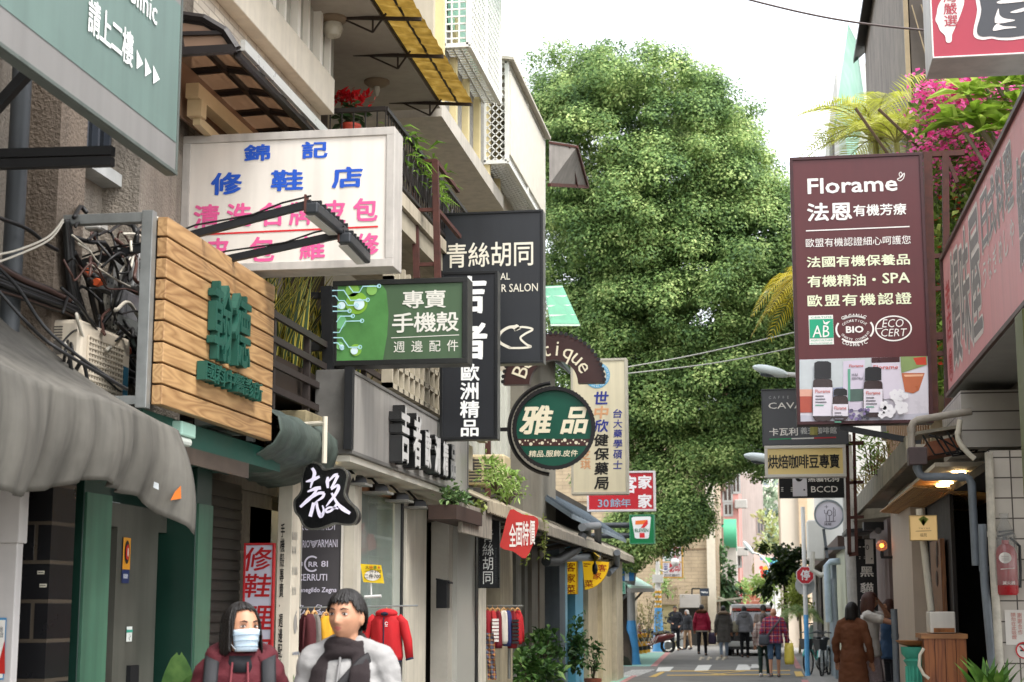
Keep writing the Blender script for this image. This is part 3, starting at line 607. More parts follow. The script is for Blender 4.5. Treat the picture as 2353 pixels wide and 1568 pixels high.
# fern on the wall, camera
t = thing('security_camera', 'mint topped twin lens security camera under the timber sign', 'camera', PX(415, 1000, -3.45))
c = PX(412, 1005, -3.42); b = MB(); b.box(c.x-.06, c.x+.06, c.y-.12, c.y+.12, c.z, c.z+.085); obj('hood', b, mat('#9fc4b4', .5, .1), t, bevel=.01)
b = MB(); b.box(c.x-.05, c.x+.05, c.y-.115, c.y+.1, c.z-.05, c.z); bd = obj('camera_body', b, mat('#c3c8bf', .5, .1), t, bevel=.02)
b = MB()
for s in (-.024, .024): b.cyl((c.x+s, c.y-.116, c.z-.024), (c.x+s, c.y-.122, c.z-.024), .016)
obj('lens', b, BLACKM, bd)
# ---------------------------------------------------------------- second rolled awning
rows = []
for i in range(41):
    f = i/40; y = 10.55+1.5*f; row = []
    for j, (x, z) in enumerate(((-3.95, 3.12), (-3.6, 3.06), (-3.36, 3.0), (-3.27, 2.93), (-3.25, 2.84), (-3.3, 2.74), (-3.42, 2.68), (-3.6, 2.62), (-3.8, 2.6))):
        k = noise.noise(V(y*4, j*1.3, 2)); row.append(V(x+.02*k, y, z+.025*noise.noise(V(y*6, j*.7, 5))-.03*f*(j > 4)))
    rows.append(row)
b = MB(); b.grid(rows); o = obj('awning', b, mat('#4c5750', .6, .35, 3, .2, streak=.4), None, smooth='all', loc=(-3.6, 11, 2.6), solid=.01); tag(o, 'small rolled dark green awning beyond the timber sign', 'awning')
t = thing('rusty_sign_box', 'peeling yellowed metal box behind the rolled green awning', 'box', (-3.5, 12.1, 2.9)); a = PX(712, 985, -3.5)
b = MB(); b.box(-3.75, -3.42, 11.75, 12.35, a.z-.22, a.z+.1); obj('body', b, mat('#8d8163', .7, .4, 7, streak=.4), t, bevel=.01)
# ---------------------------------------------------------------- red framed shoe repair board
r, q = sign_px('shoe_repair_board', 'white hanging board with red frame and red brush characters', (552, 1610), (632, 1248), 11.95, .03, mat('#b9b4c0', .5, .06), mat('#a81f24', .45, .1), .016, cat='sign')
q.cells('lettering', mat('#a31318', .5, .1), '修鞋', (562, 1378), (622, 1256), 'v', bold=.012, shear=.12, lay=1, fill=.86); q.cells('lettering', mat('#a31318', .5, .1), '理皮傘', (562, 1600), (626, 1385), 'v', bold=.012, shear=.12, fill=.8); q.done()
# ---------------------------------------------------------------- cream column with phone case lettering
cx = PY(667, 1395, 12.15).x
t = thing('cream_column', 'cream tiled column lettered with black characters down its front', 'column', (cx-.1, 12.3, 0))
b = MB(); b.box(PY(634, 1395, 12.15).x, cx, 12.15, 12.4, 0, 2.72); obj('shaft', b, mat('#c9c1b0', .5, .1, 4, streak=.2), t, bevel=.004)
q = Board(t, (cx, 12.149, 0), (1, 0, 0), (0, 0, 1)); BL = mat('#1d1c1c', .5, 0)
q.cells('lettering', BL, '手機殼專賣‧週邊配件', (638, 1549), (655, 1203), 'v', bold=.012); q.done()
q = Board(t, (cx+.001, 12.15, 0), (0, 1, 0), (0, 0, 1)); GL = mat('#8b8a86', .5, 0)
for y, n in ((1232, 4), (1265, 3), (1312, 4), (1358, 3)):
    for k in range(n): q.stroke('small_lettering', GL, [(672+k*3.3, y-9), (672+k*3.3, y+9)], .012)
q.disc('logo', GL, (678, 1434), .045, 1, ry=.075); q.disc('logo', mat('#c9c1b0', .5, 0), (683, 1432), .03, 2, ry=.04); q.poly('logo', GL, [(678, 1410), (682, 1402), (681, 1411)])
q.fit('small_lettering', mat('#8f96a6', .5, 0), 'SAMSUNG', (671, 1506), (686, 1497)); q.fit('small_lettering', mat('#8fa67a', .5, 0), 'htc', (673, 1568), (685, 1549)); q.done()
# ---------------------------------------------------------------- brand poster board
r, q = sign_px('brand_board', 'tall dark grey brand name board behind hanging clothes', (684, 1640), (787, 1190), 12.95, .05, mat('#4a4749', .4, .06), mat('#b9b4aa', .5), .008, cat='sign')
W_ = mat('#d8d2e0', .5, 0)
q.fit('lettering', W_, 'TRUSSARDI', (677, 1219), (770, 1203), .0); q.fit('lettering', W_, 'ORIO', (687, 1259), (712, 1242), .006); q.fit('lettering', W_, 'ARMANI', (730, 1258), (776, 1240), .006)
for k in range(5): q.stroke('logo', W_, [(712+k*1.6, 1243+k*3.4), (720, 1245+k*3.4), (732-k*1.8, 1242+k*3.2)], .006, 1)
q.ring('logo', W_, (717, 1296), .06, .014, 1, 50, 310, 36); q.fit('logo', W_, 'RR', (709, 1303), (731, 1291), .02); q.fit('lettering', W_, '8', (688, 1302), (696, 1291), .01); q.fit('lettering', W_, '8I', (738, 1303), (754, 1289), .01)
q.fit('lettering', W_, 'CERRUTI', (684, 1335), (752, 1319), .012); q.fit('lettering', W_, 'menegildo Zegna', (678, 1365), (774, 1350), .014)
P = [(686, 1415), (692, 1402), (697, 1392), (692, 1391), (688, 1402), (691, 1413), (697, 1408), (700, 1402)]
q.stroke('lettering', W_, P, .007); q.stroke('lettering', W_, [(715, 1412), (722, 1400), (730, 1390), (739, 1392), (735, 1402), (724, 1405)], .007); q.fit('lettering', W_, 'oro', (697, 1414), (710, 1404), .006, shear=.3); q.fit('lettering', W_, 'iana', (728, 1413), (752, 1402), .006, shear=.3); q.done()
# ================================================================ LEFT: CREAM TILED BUILDING WITH BROWN AWNING
TILE = brick_mat('#c9bfae', '#9c9284', .22, .06, .5, .09, 'YZ'); TILEX = brick_mat('#c9bfae', '#9c9284', .22, .06, .5, .09, 'XZ')
BF = -3.9; BY1 = PX(738, 240, BF).y
bB = thing('tiled_building', 'cream tiled building above the brown smoked awning', 'building', (-4.5, 12, 0))
b = MB(); b.box(-9, BF, 9.62, BY1, 4.72, 12); obj('wall', b, TILE, bB)
b = MB(); b.box(-9, -4.3, 11.25, 13.9, 2.62, 4.72).box(-9, -4.35, 12.4, 13.9, 0, 2.62); obj('lower_wall', b, mat('#6d655b', .8, .2, 2, .3, streak=.3), bB)
zl = Zat(233, 738, BF+.12)
b = MB(); b.box(BF, BF+.13, 9.62, BY1-.02, zl, zl+.33); obj('ledge', b, CREAM, bB, bevel=.008)
for k in range(6):
    ya = 9.8+k*.69; b = MB(); b.box(BF-.01, BF+.05, ya, ya+.62, zl+.36, zl+2.6); w_ = obj('window', b, mat('#a9a79b', .15, .2, 2, spec=.7), bB)
    b = MB(); b.box(BF, BF+.11, ya-.045, ya+.035, zl+.35, zl+2.6).box(BF, BF+.1, ya+.3, ya+.35, zl+.35, zl+2.6); obj('window_frame', b, mat('#e6e1d6', .4, .04), w_)
for dx in (0, .035):
    b = MB(); p, e = PX(545+dx*200, -10, BF+.05), PX(700+dx*200, 195, BF+.05); b.tube([p, p.lerp(e, .5)+V(0, 0, -.03), e], .016, 6); tag(obj('cable', b, CABLE, None, smooth=True, loc=p), 'black cable pair running down the cream tiled wall', 'cable', 'cables on the tiled wall')
# brown awning
SMOKE = glass_mat('#a98a72', .25, .42); BRN = mat('#1d1715', .45, .15, 8)
aw = thing('smoked_awning', 'arched brown smoked sheet awning on dark frames above the shoe repair sign', 'awning', (-3.6, 11, 4.9))
ya, yb = PX(547, 122, -3.2).y, 13.2; zo = Zat(122, 547, -3.2)
prof = [(BF+.02, zo+.26), (-3.62, zo+.27), (-3.42, zo+.23), (-3.28, zo+.14), (-3.2, zo+.02)]
def arch(y): return [V(x, y, z) for x, z in prof]
b = MB(); b.grid([arch(ya), arch(yb)]); obj('sheet', b, SMOKE, aw, recalc=False, smooth='all')
b = MB(); nr = 9
for k in range(nr): b.tube([p+V(0, 0, -.02) for p in arch(ya+(yb-ya)*k/(nr-1))], .028, 6)
for p, e in zip(arch(ya)[1:], arch(yb)[1:]): b.bar(p+V(0, 0, -.03), e+V(0, 0, -.03), .035)
obj('frame', b, BRN, aw, smooth=True)
b = MB(); b.prism([p+V(0, -.01, 0) for p in arch(ya)]+[V(BF+.02, ya-.01, zo)], (0, .008, 0)); e_ = obj('end_sheet', b, SMOKE, aw)
b = MB(); b.tube([p+V(0, -.02, 0) for p in arch(ya)], .03, 6).bar((BF+.02, ya-.02, zo+.02), (-3.2, ya-.02, zo+.02), .05).bar((-3.55, ya-.02, zo), (-3.6, ya-.02, zo+.26), .025).bar((BF, ya-.02, zo+.15), (-3.3, ya-.02, zo+.13), .025); obj('end_frame', b, BRN, e_)
b = MB(); b.bar((-3.17, ya, zo+.05), (-3.17, yb, zo+.05), .03, .07); obj('gutter', b, mat('#b9b7b0', .3, .1, metal=.5), aw)
BEI = mat('#c0aa84', .5, .1, 6); wf = thing('window_bay', 'beige framed window bay under the brown awning', 'window', (-3.8, 10.3, 4.5))
b = MB(); b.bar((-3.72, 9.9, zo-.02), (-3.72, 12.9, zo-.02), .09, .1)
for y in (9.95, 10.85, 11.75, 12.6): b.box(-3.77, -3.67, y, y+.1, 4.9, zo-.07)
b.bar((-3.72, 10.0, zo-.2), (-3.72, 12.8, zo-.3), .05, .06); obj('frame', b, BEI, wf)
b = MB(); b.box(-3.83, -3.81, 9.75, 13.2, 4.9, zo+.2); obj('pane', b, SMOKE, wf)
# ================================================================ SHOE REPAIR SIGN (large white)
r, q = sign_px('shoe_repair_sign', 'big white lightbox sign with blue and pink characters', (412, 629), (908, 292), 10.25, .24, mat('#d9d1c6', .5, .08, 1.5, streak=.13), mat('#b4aea6', .45, .15, 6, streak=.25), .055)
BLU = mat('#1d4fb0', .5, .05); PNK = mat('#d8578c', .5, .1, 3); RED = mat('#c81e26', .5, .05)
q.fit('lettering', BLU, '錦', (560, 372), (622, 331), .03); q.fit('lettering', BLU, '記', (693, 366), (754, 324), .03)
q.fit('lettering', BLU, '修', (484, 450), (558, 395), .03); q.fit('lettering', BLU, '鞋', (622, 441), (698, 389), .03); q.fit('lettering', BLU, '店', (762, 434), (834, 382), .03)
for ch, x0, y0, x1, y1 in (('清', 444, 527, 506, 469), ('洗', 520, 523, 580, 466), ('名', 594, 521, 648, 465), ('牌', 664, 519, 722, 463), ('皮', 738, 515, 796, 459), ('包', 811, 510, 869, 454), ('皮', 470, 606, 528, 546), ('包', 573, 603, 632, 543), ('維', 688, 598, 748, 541), ('修', 816, 590, 872, 535)): q.fit('lettering', PNK, ch, (x0, y0), (x1, y1), .026)
q.stroke('rule', RED, [(452, 540), (869, 521)], .012); q.done()
# ================================================================ LEFT: BALCONY BUILDING
bC = thing('balcony_building', 'grey apartment building with open balcony, ceiling lamps and cream slabs', 'building', (-4.5, 16, 0))
zc = PX(1000, 230, -3.3).z; CX = -3.3
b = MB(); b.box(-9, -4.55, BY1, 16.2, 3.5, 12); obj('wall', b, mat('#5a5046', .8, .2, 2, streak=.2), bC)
b = MB(); b.box(-4.6, CX, BY1-6, 16.15, zc, zc+.2); obj('ceiling_slab', b, mat('#a39c90', .7, .15, 2.5, .1, streak=.1), bC)
b = MB(); zs = PX(909, 423, CX).z; b.box(-4.6, CX, BY1+.05, 19.5, zs-.13, zs); obj('balcony_slab', b, mat('#b3a893', .7, .15, 4, streak=.3), bC)
b = MB(); zp = 3.6
for i in range(22):
    for j in range(6):
        y = 14.3+i*.235; z = zp+.04+j*.2
        if z+.2 < zs-.13: b.box(CX-.16, CX-.06, y, y+.05, z, z+.2).box(CX-.16, CX-.06, y, y+.235, z, z+.045).bar((CX-.11, y+.05, z+.05), (CX-.11, y+.22, z+.19), .03)
b.box(CX-.2, CX-.04, 14.25, 19.5, zs-.32, zs-.14); obj('breeze_blocks', b, mat('#a39a86', .8, .2, 5), bC)
b = MB(); b.box(-4.5, CX-.25, 14.2, 19.5, 3.3, 3.6); obj('lower_slab', b, CREAM, bC)
b = MB(); b.box(-4.5, -4.4, 14.0, 14.15, zs, zc).box(-4.5, -4.4, 15.2, 15.4, zs, zc); obj('door_frame', b, mat('#3c332b', .6, .2), bC)
def ceil_lamp(label, px, py, bulb):
    p = PZ(px, py, zc); t = thing('ceiling_lamp', label, 'lamp', p, 'balcony ceiling lamps'); b = MB(); b.lathe(p, [(.13, 0), (.13, -.02), (.09, -.05), (.06, -.06)], 18); obj('rose', b, mat('#7d6d58', .6, .2), t, smooth=True)
    b = MB()
    if bulb: b.lathe(p, [(.03, -.05), (.035, -.09), (.02, -.14), (.005, -.16)], 12)
    else: b.lathe(p, [(.08, -.05), (.095, -.1), (.07, -.17), (.02, -.19)], 18)
    obj('globe', b, mat('#b7b2a2', .3, .05), t, smooth=True)
ceil_lamp('round globe ceiling lamp, nearer on the balcony ceiling', 765, 42, False); ceil_lamp('bare bulb ceiling lamp above the poinsettia', 866, 187, True)
# railing
zr = PY(867, 251, BY1+.1).z; rl = thing('balcony_railing', 'black iron railing around the poinsettia balcony', 'railing', (-3.4, 14.1, zs)); y0 = BY1+.1
b = MB(); b.bar((-4.5, y0, zr), (CX-.02, y0, zr), .04).bar((CX-.02, y0, zr), (CX-.02, 19.3, zr), .04).bar((CX-.02, y0, zs+.06), (CX-.02, 19.3, zs+.06), .03).bar((-4.5, y0, zs+.06), (CX-.02, y0, zs+.06), .03)
for k in range(48): y = y0+k*.11; b.bar((CX-.02, y, zs+.06), (CX-.02, y, zr), .012)
for k in range(24): y = y0+k*.22; b.tube([(CX-.02, y+.11+.07*math.cos(a), (zs+zr)/2+.16*math.sin(a)) for a in np.linspace(0, 2*PI, 9)], .009, 5)
for k in range(11): x = -4.5+k*.11; b.bar((x, y0, zs+.06), (x, y0, zr), .012)
obj('rails', b, mat('#221c18', .5, .2), rl)
def leaves(n, cfun, size, asp=.42, up=0., name='leaf', droop=.15):
    """n folded leaf blades; cfun() -> centre, outward dir"""
    vs = []; fs = []
    for _ in range(n):
        c, d = cfun(); d = (V(d)+V(random.gauss(0, .35), random.gauss(0, .35), random.gauss(up, .35))).normalized(); s = size*random.uniform(.6, 1.3)
        a = d.cross(V(random.gauss(0, .4), random.gauss(0, .4), 1)); a = a.normalized() if a.length > 1e-4 else V(1, 0, 0); nn = a.cross(d); c = V(c)
        k = len(vs); vs += [c, c+d*s*.5+a*s*asp*.5+nn*s*.05, c+d*s-nn*s*droop*-.3-V(0, 0, s*droop), c+d*s*.5-a*s*asp*.5+nn*s*.05, c+d*s*.55-nn*s*.04]
        fs += [(k, k+1, k+4), (k+1, k+2, k+4), (k+2, k+3, k+4), (k+3, k, k+4)]
    b = MB(); b.add(vs, fs); return b
# poinsettia
pc = PY(802, 232, 14.35); t = thing('poinsettia', 'red poinsettia in a pot on the balcony railing', 'potted plant', pc-V(0, 0, .35))
b = leaves(95, lambda: (pc+V(random.gauss(0, .085), random.gauss(0, .07), random.uniform(-.05, .06)), V(random.gauss(0, 1), random.gauss(-.3, .7), .8)), .085, .6, droop=.05); obj('bracts', b, leaf_mat('#8f0a12', '#c2101c', '#dd2a2c', .2, 6), t, recalc=False)
b = leaves(60, lambda: (pc+V(random.gauss(0, .09), random.gauss(0, .07), random.uniform(-.2, -.06)), V(random.gauss(0, 1), random.gauss(0, 1), -.2)), .13, .5); obj('leaves', b, leaf_mat('#1c2e1a', '#34512c', '#4f6b3a', .2, 6), t, recalc=False)
b = MB(); b.lathe(pc+V(.02, 0, -.42), [(.07, 0), (.095, .15), (.1, .15), (.1, .18), (.085, .18), (.08, .12)], 16); obj('pot', b, mat('#b5432c', .6, .1), t, smooth=True)
b = MB()
for a in range(5): b.tube([pc+V(.02, 0, -.26), pc+V(.06*math.cos(a*1.3), .06*math.sin(a*1.3), -.02)], .006, 5)
obj('stem', b, mat('#4d4a2c', .7, .1), t)
t = thing('railing_plants', 'green hanging plants spilling over the black balcony railing', 'plant', PX(930, 330, -3.3))
b = leaves(150, lambda: (V(CX+random.gauss(-.05, .07), random.uniform(14.3, 16.5), random.uniform(zs+.3, zr+.08)), V(random.gauss(.6, .6), random.gauss(0, .8), random.uniform(-.3, .6))), .2, .14, droop=.4); obj('leaves', b, leaf_mat('#3b5a20', '#7ba23a', '#a9c860', .35, 4), t, recalc=False)
# yellow canopy
YEL = leaf_mat('#5c481c', '#8f7230', '#b39650', .35, 9, .6); t = thing('fibreglass_canopy', 'mouldy yellow corrugated canopy on thin black brackets', 'canopy', (-3.1, 14, 6.6))
i1 = PY(997, 230, 16.0); o1 = PY(1062, 240, 16.0); ci = V(i1.x, 9, i1.z); co_ = V(o1.x+.12, 9, o1.z)
b = MB(); n = 80; b.grid([[V(ci.x+(co_.x-ci.x)*h, ci.y+7*i/n, ci.z+(co_.z-ci.z)*h+.012*math.sin(i*2.2)) for h in (0, .33, .66, 1)] for i in range(n+1)]); obj('sheet', b, YEL, t, recalc=False)
b = MB()
for y in (11.2, 12.4, 13.4, 14.4, 15.9): b.bar((ci.x-.5, y, ci.z-.03), (co_.x, y, co_.z-.04), .03).bar((ci.x-.35, y, ci.z-.03), (ci.x-.02, y, ci.z-.2), .015).bar((ci.x-.02, y, ci.z-.2), (ci.x+.1, y, ci.z-.03), .015).bar((ci.x-.02, y, ci.z-.2), (ci.x-.02, y, ci.z-.03), .015)
for h in (.15, .6): b.bar((ci.x+(co_.x-ci.x)*h, 9, ci.z-.035), (ci.x+(co_.x-ci.x)*h, 16, ci.z-.035), .02)
obj('bracket', b, mat('#2a2018', .6, .2), t)
# ---------------------------------------------------------------- next block with cages
bD = thing('caged_apartment_block', 'cream apartment block with white lattice window cages', 'building', (-4, 20, 0))
z0, z1 = PY(1003, 268, 16.2).z, PY(1003, 232, 16.2).z
b = MB(); b.box(-4.5, CX, 16.2, 20.3, z0, z1); obj('slab', b, mat('#b9b2a5', .7, .12, 3, streak=.2), bD)
b = MB(); b.box(-9, CX-.12, 16.3, 19.1, z1, 12).box(-9, CX-.12, 19.1, 23, z1, PY(1168, 142, 19.4).z).box(-9, -4.0, 20.3, 25, 3.4, z1); obj('wall', b, mat('#b9b09d', .7, .12, 2, streak=.15), bD)
b = MB()
for k in range(6): y = 16.4+k*.75; b.box(CX-.13, CX-.03, y, y+.1, z1, z1+1.3)
obj('post', b, mat('#c9b98a', .6, .1), bD)
b = MB()
for k in range(5): y = 16.52+k*.75; b.box(CX-.13, CX-.1, y, y+.6, z1, z1+1.25)
obj('grille_panel', b, mat('#8f8c84', .8, .3, 14, .6), bD)
b = MB(); b.box(-4.1, -3.95, 20.3, 25, 3.4, 5.2)
for k in range(9): b.box(-3.95, -3.92, 20.5+k*.5, 20.56+k*.5, 3.5, 5.2)
obj('window_band', b, mat('#c5c6bb', .4, .1), bD)
WHT = mat('#d9d8d0', .5, .08, 6, streak=.1)
def cage(label, x0, x1, y0, y1, z0, z1, pitch, diamond):
    t = thing('window_cage', label, 'window cage', ((x0+x1)/2, y0, z0), 'white lattice window cages'); b = MB(); w_ = .02
    for (p, e) in (((x1, y0, z0), (x1, y1, z0)), ((x1, y0, z1), (x1, y1, z1)), ((x0, y0, z0), (x1, y0, z0)), ((x0, y0, z1), (x1, y0, z1)), ((x1, y0, z0), (x1, y0, z1)), ((x1, y1, z0), (x1, y1, z1)), ((x0, y0, z0), (x0, y0, z1)), ((x1, (y0+y1)/2, z0), (x1, (y0+y1)/2, z1))): b.bar(p, e, .05)
    obj('frame', b, WHT, t); b = MB()
    def face(o, u, v, U, W_):
        o, u, v = V(o), V(u), V(v)
        if diamond:
            c = -W_
            while c < U:
                a = max(c, 0); e = min(c+W_, U)
                if e > a: b.bar(o+u*a+v*(a-c), o+u*e+v*(e-c), .014); b.bar(o+u*a+v*(W_-(a-c)), o+u*e+v*(W_-(e-c)), .014)
                c += pitch
        else:
            for i in range(int(U/pitch)+1): b.bar(o+u*i*pitch, o+u*i*pitch+v*W_, .018)
            for i in range(int(W_/pitch)+1): b.bar(o+v*i*pitch, o+v*i*pitch+u*U, .018)
    face((x1, y0, z0), (0, 1, 0), (0, 0, 1), y1-y0, z1-z0); face((x0, y0, z0), (1, 0, 0), (0, 0, 1), x1-x0, z1-z0); face((x0, y0, z0), (1, 0, 0), (0, 1, 0), x1-x0, y1-y0)
    obj('lattice', b, WHT, t); return t
p = PY(1077, 104, 16.8); c1 = cage('square mesh window cage, upper and nearer of the two', CX-.1, p.x, 16.8, 18.9, p.z, p.z+2.2, .085, False)
b = MB(); b.box(CX-.08, CX-.05, 16.9, 18.9, p.z+.3, p.z+2.2); obj('green_pane', b, mat('#8fc9ae', .3, .2, 3), c1)
b = MB(); b.grid([[V(p.x+.02, 16.6, p.z+2.0), V(p.x+.35, 16.6, p.z+1.75)], [V(p.x+.02, 19, p.z+2.0), V(p.x+.35, 19, p.z+1.75)]]); obj('rain_sheet', b, leaf_mat('#6fc4a0', '#8fd6b6', '#a5e0c5', .4, 3), c1, recalc=False)
b = MB(); b.box(CX-.1, p.x-.05, 16.5, 16.75, p.z+.6, p.z+1.3)
p2 = PY(1165, 372, 19.4); zt = PY(1168, 142, 19.4).z; c2 = cage('diamond mesh window cage, lower and farther of the two', CX-.1, p2.x, 19.4, 22.8, p2.z, zt, .1, True)
b = MB(); b.box(CX-.12, CX-.08, 19.6, 22.8, p2.z+.1, zt); obj('cage_back', b, mat('#d5d2c4', .6, .1), c2)
b = MB(); b.box(p2.x+.0, p2.x+.03, 19.5, 22.75, p2.z+.12, zt-.1); obj('slat_panel', b, mat('#d2ccbd', .6, .12, 9), c2)
b = MB(); b.par((CX-.1, 19.3, zt+.05), (p2.x-CX+.2, 0, -.06), (0, 3.6, 0), (0, 0, .04)); obj('cage_roof', b, mat('#b7b0a2', .6, .1), c2)
t = thing('awning_flap', 'rusty grey sheet awning flap against the tree', 'awning', PX(1300, 400, -3))
A = [PX(1262, 328, -3.1), PX(1325, 338, -2.75), PX(1350, 430, -2.75), PX(1262, 425, -3.1)]; b = MB(); b.prism(A, (0, 0, .03)); obj('sheet', b, mat('#8b8680', .7, .2, 4, streak=.3), t)
b = MB(); b.bar(A[0], A[1], .03).bar(A[1], A[2], .05).bar(A[2], A[3], .05).bar(A[0].lerp(A[1], .7), A[3].lerp(A[2], .7), .05); obj('frame', b, RUST, t)
t = thing('green_awning', 'pale green striped sheet awning beyond the hair salon sign', 'awning', PX(1300, 700, -3.2))
A = [PX(1250, 662, -3.5), PX(1292, 660, -3.3), PX(1332, 748, -2.9), PX(1265, 748, -3.3)]; b = MB(); b.prism(A, (0, 0, .03)); obj('sheet', b, mat('#5c9a7a', .5, .2, 4), t)
b = MB(); 
for k in range(5): b.bar(A[0].lerp(A[3], k/4)+V(0, -.02, 0), A[1].lerp(A[2], k/4)+V(0, -.02, 0), .03)
obj('batten', b, mat('#d3e4d4', .5, .1), t)
bE = thing('grey_roof_block', 'dark low block behind the hair salon sign with steep dark roof edge', 'building', (-4.2, 27, 0))
b = MB(); b.box(-9, -3.75, 25, 29, 3.0, 6.2); obj('wall', b, mat('#7d786c', .8, .2, 3), bE); b = MB(); b.par((-4.4, 24.8, 6.6), (.95, 0, -.75), (0, 4.5, 0), (0, 0, .08)); obj('roof', b, mat('#37443f', .6, .2), bE)
# ================================================================ TERRACE: SNAKE PLANTS, RAILING, FRAME
t = thing('snake_plants', 'row of yellow edged snake plants under the white lightbox sign', 'plant', (-3.8, 12.5, 3.4))
def blade(b, p, d, L, wd, m=None):
    pts = []; u = V(d[0], d[1], 0); side = V(-d[1], d[0], 0); side = side.normalized() if side.length > 1e-3 else V(1, 0, 0)
    tw = random.uniform(-.8, .8); side = V(side.x*math.cos(tw), side.y*math.cos(tw), .2*math.sin(tw)).normalized(); rows = []
    for i in range(6):
        f = i/5; c = V(p)+V(0, 0, L*f*(1-.15*f*u.length))+u*L*.5*f**1.7; ww = wd*(.7+.5*math.sin(PI*min(f*1.2, 1)))*(1-f**3); rows.append([c-side*ww/2, c, c+side*ww/2])
    b.grid(rows)
g, e = MB(), MB()
for k in range(240):
    y = random.uniform(11.2, 14.4); p = V(random.uniform(-4.05, -3.62), y, 3.5+random.uniform(-.1, .1)); d = (random.gauss(.25, .45), random.gauss(-.15, .4)); L = random.uniform(.5, 1.05); wd = random.uniform(.035, .06); st_ = random.getstate(); blade(g, p+V(.004, -.006, .0), d, L, wd*.55); random.setstate(st_); blade(e, p, d, L, wd)
obj('leaf_edges', e, leaf_mat('#8a7f2c', '#b8a848', '#cfc070', .3, 5), t, recalc=False); obj('leaf_centres', g, leaf_mat('#1f2e1c', '#35472a', '#4f5f36', .2, 5), t, recalc=False)
b = MB(); b.box(-4.1, -3.57, 11.2, 14.4, 3.25, 3.5); obj('planter', b, mat('#3c322a', .8, .2), t)
t = thing('terrace_railing', 'dark brown slatted terrace railing below the snake plants', 'railing', (-3.45, 12.5, 2.9)); b = MB()
for z in (3.02, 3.2, 3.38, 3.56, 3.74): b.bar((-3.48, 11.0, z), (-3.48, 15.2, z), .03, .05)
for y in (11.1, 12.0, 12.9, 13.8, 14.7): b.bar((-3.5, y, 2.8), (-3.5, y, 3.78), .05)
for k in range(12): b.bar((-4.2, 11.1+k*.35, 3.0), (-3.5, 11.1+k*.35, 3.0), .03, .04)
obj('rails', b, mat('#2e2623', .6, .2), t)
t = ac_unit('white outdoor unit half hidden behind the timber sign', -3.95, -3.62, 10.75, 11.45, 2.9, 3.55, col='#cfccc5')
# black bracket frames left of the green sign
t = thing('steel_bracket', 'empty black steel frames holding the green phone case sign', 'sign frame', (-3.6, 12.4, 3.0)); b = MB(); Yf = 12.5
def prect(x0, y0, x1, y1, w_=.05):
    P = [PY(x, y, Yf) for x, y in ((x0, y0), (x1, y0), (x1, y1), (x0, y1))]
    for i in range(4): b.bar(P[i], P[(i+1) % 4], w_)
prect(664, 680, 750, 793); prect(664, 800, 750, 925); b.bar(PY(664, 680, Yf), PY(668, 930, Yf), .07).bar(PY(752, 660, Yf), PY(758, 925, Yf), .09)
p = PY(804, 845, 12.22); p2_ = PY(806, 1033, 12.22); b.box(p.x-.03, p.x+.035, 12.17, 12.24, p2_.z, p.z); b.bar(PY(767, 930, Yf), PY(795, 905, Yf), .03); obj('frame', b, BLACKM, t)
# ================================================================ GREEN PHONE CASE SIGN
r, q = sign_px('phone_case_sign', 'green lightbox sign with circuit pattern and white characters', (762, 842), (1075, 637), 12.5, .22, mat('#465c42', .45, .12, 2, streak=.12), mat('#1e1f1d', .4, .1), .042)
q.poly('picture', mat('#4d7f45', .4, .3, 2.5), [(772, 657), (876, 650), (888, 670), (893, 720), (890, 770), (880, 828), (772, 831)], 1)
for x, y, rad, h in ((820, 697, .115, '#7fae3c'), (783, 705, .05, '#7fb352'), (810, 660, .07, '#7aa84a'), (855, 653, .055, '#7fb05a'), (772, 740, .07, '#74b57e'), (818, 805, .06, '#86b548'), (780, 795, .04, '#86c07a')):
    q.disc('picture', mat(h, .4, .1), (max(x, 781), max(y, 667)), rad*.8, 2 if rad > .06 else 3)
for x, y, rad in ((826, 700, .045), (786, 703, .03), (815, 807, .03), (786, 798, .02)): q.disc('glow_print', mat('#cfe3e6', .4, 0), (x, y), rad, 4)
CL = mat('#a8d3dc', .4, 0)
def zz(P): return [(574.5+x*.25643, 402.1+y*.25643) for x, y in P]
for P in ([(740, 1040), (845, 1038), (905, 1128), (1058, 1124)], [(740, 1088), (770, 1088), (800, 1130), (850, 1130), (880, 1172), (960, 1172)], [(740, 1182), (800, 1182)], [(740, 1226), (895, 1222)], [(780, 1322), (815, 1270), (925, 1268)], [(745, 1415), (805, 1415), (860, 1315), (1008, 1311)], [(890, 1000), (930, 1055), (985, 1055), (1015, 1003), (1160, 1000)], [(745, 1462), (830, 1462), (890, 1548), (990, 1546)], [(745, 1508), (790, 1508), (830, 1555)]):
    Z_ = zz(P); q.stroke('circuit_line', CL, Z_, .009, 5); q.ring('circuit_line', CL, Z_[-1], .014, .007, 5.3)
LG_ = mat('#d5d3c8', .5, .05)
q.cells('lettering', LG_, '專賣', (924, 710), (1026, 668), bold=.014); q.cells('lettering', LG_, '手機殼', (900, 766), (1054, 718), bold=.016); q.stroke('rule', LG_, [(899, 777), (1055, 770)], .006); q.cells('lettering', LG_, '週邊配件', (897, 811), (1061, 782), bold=.0, aspect=.95); q.done()
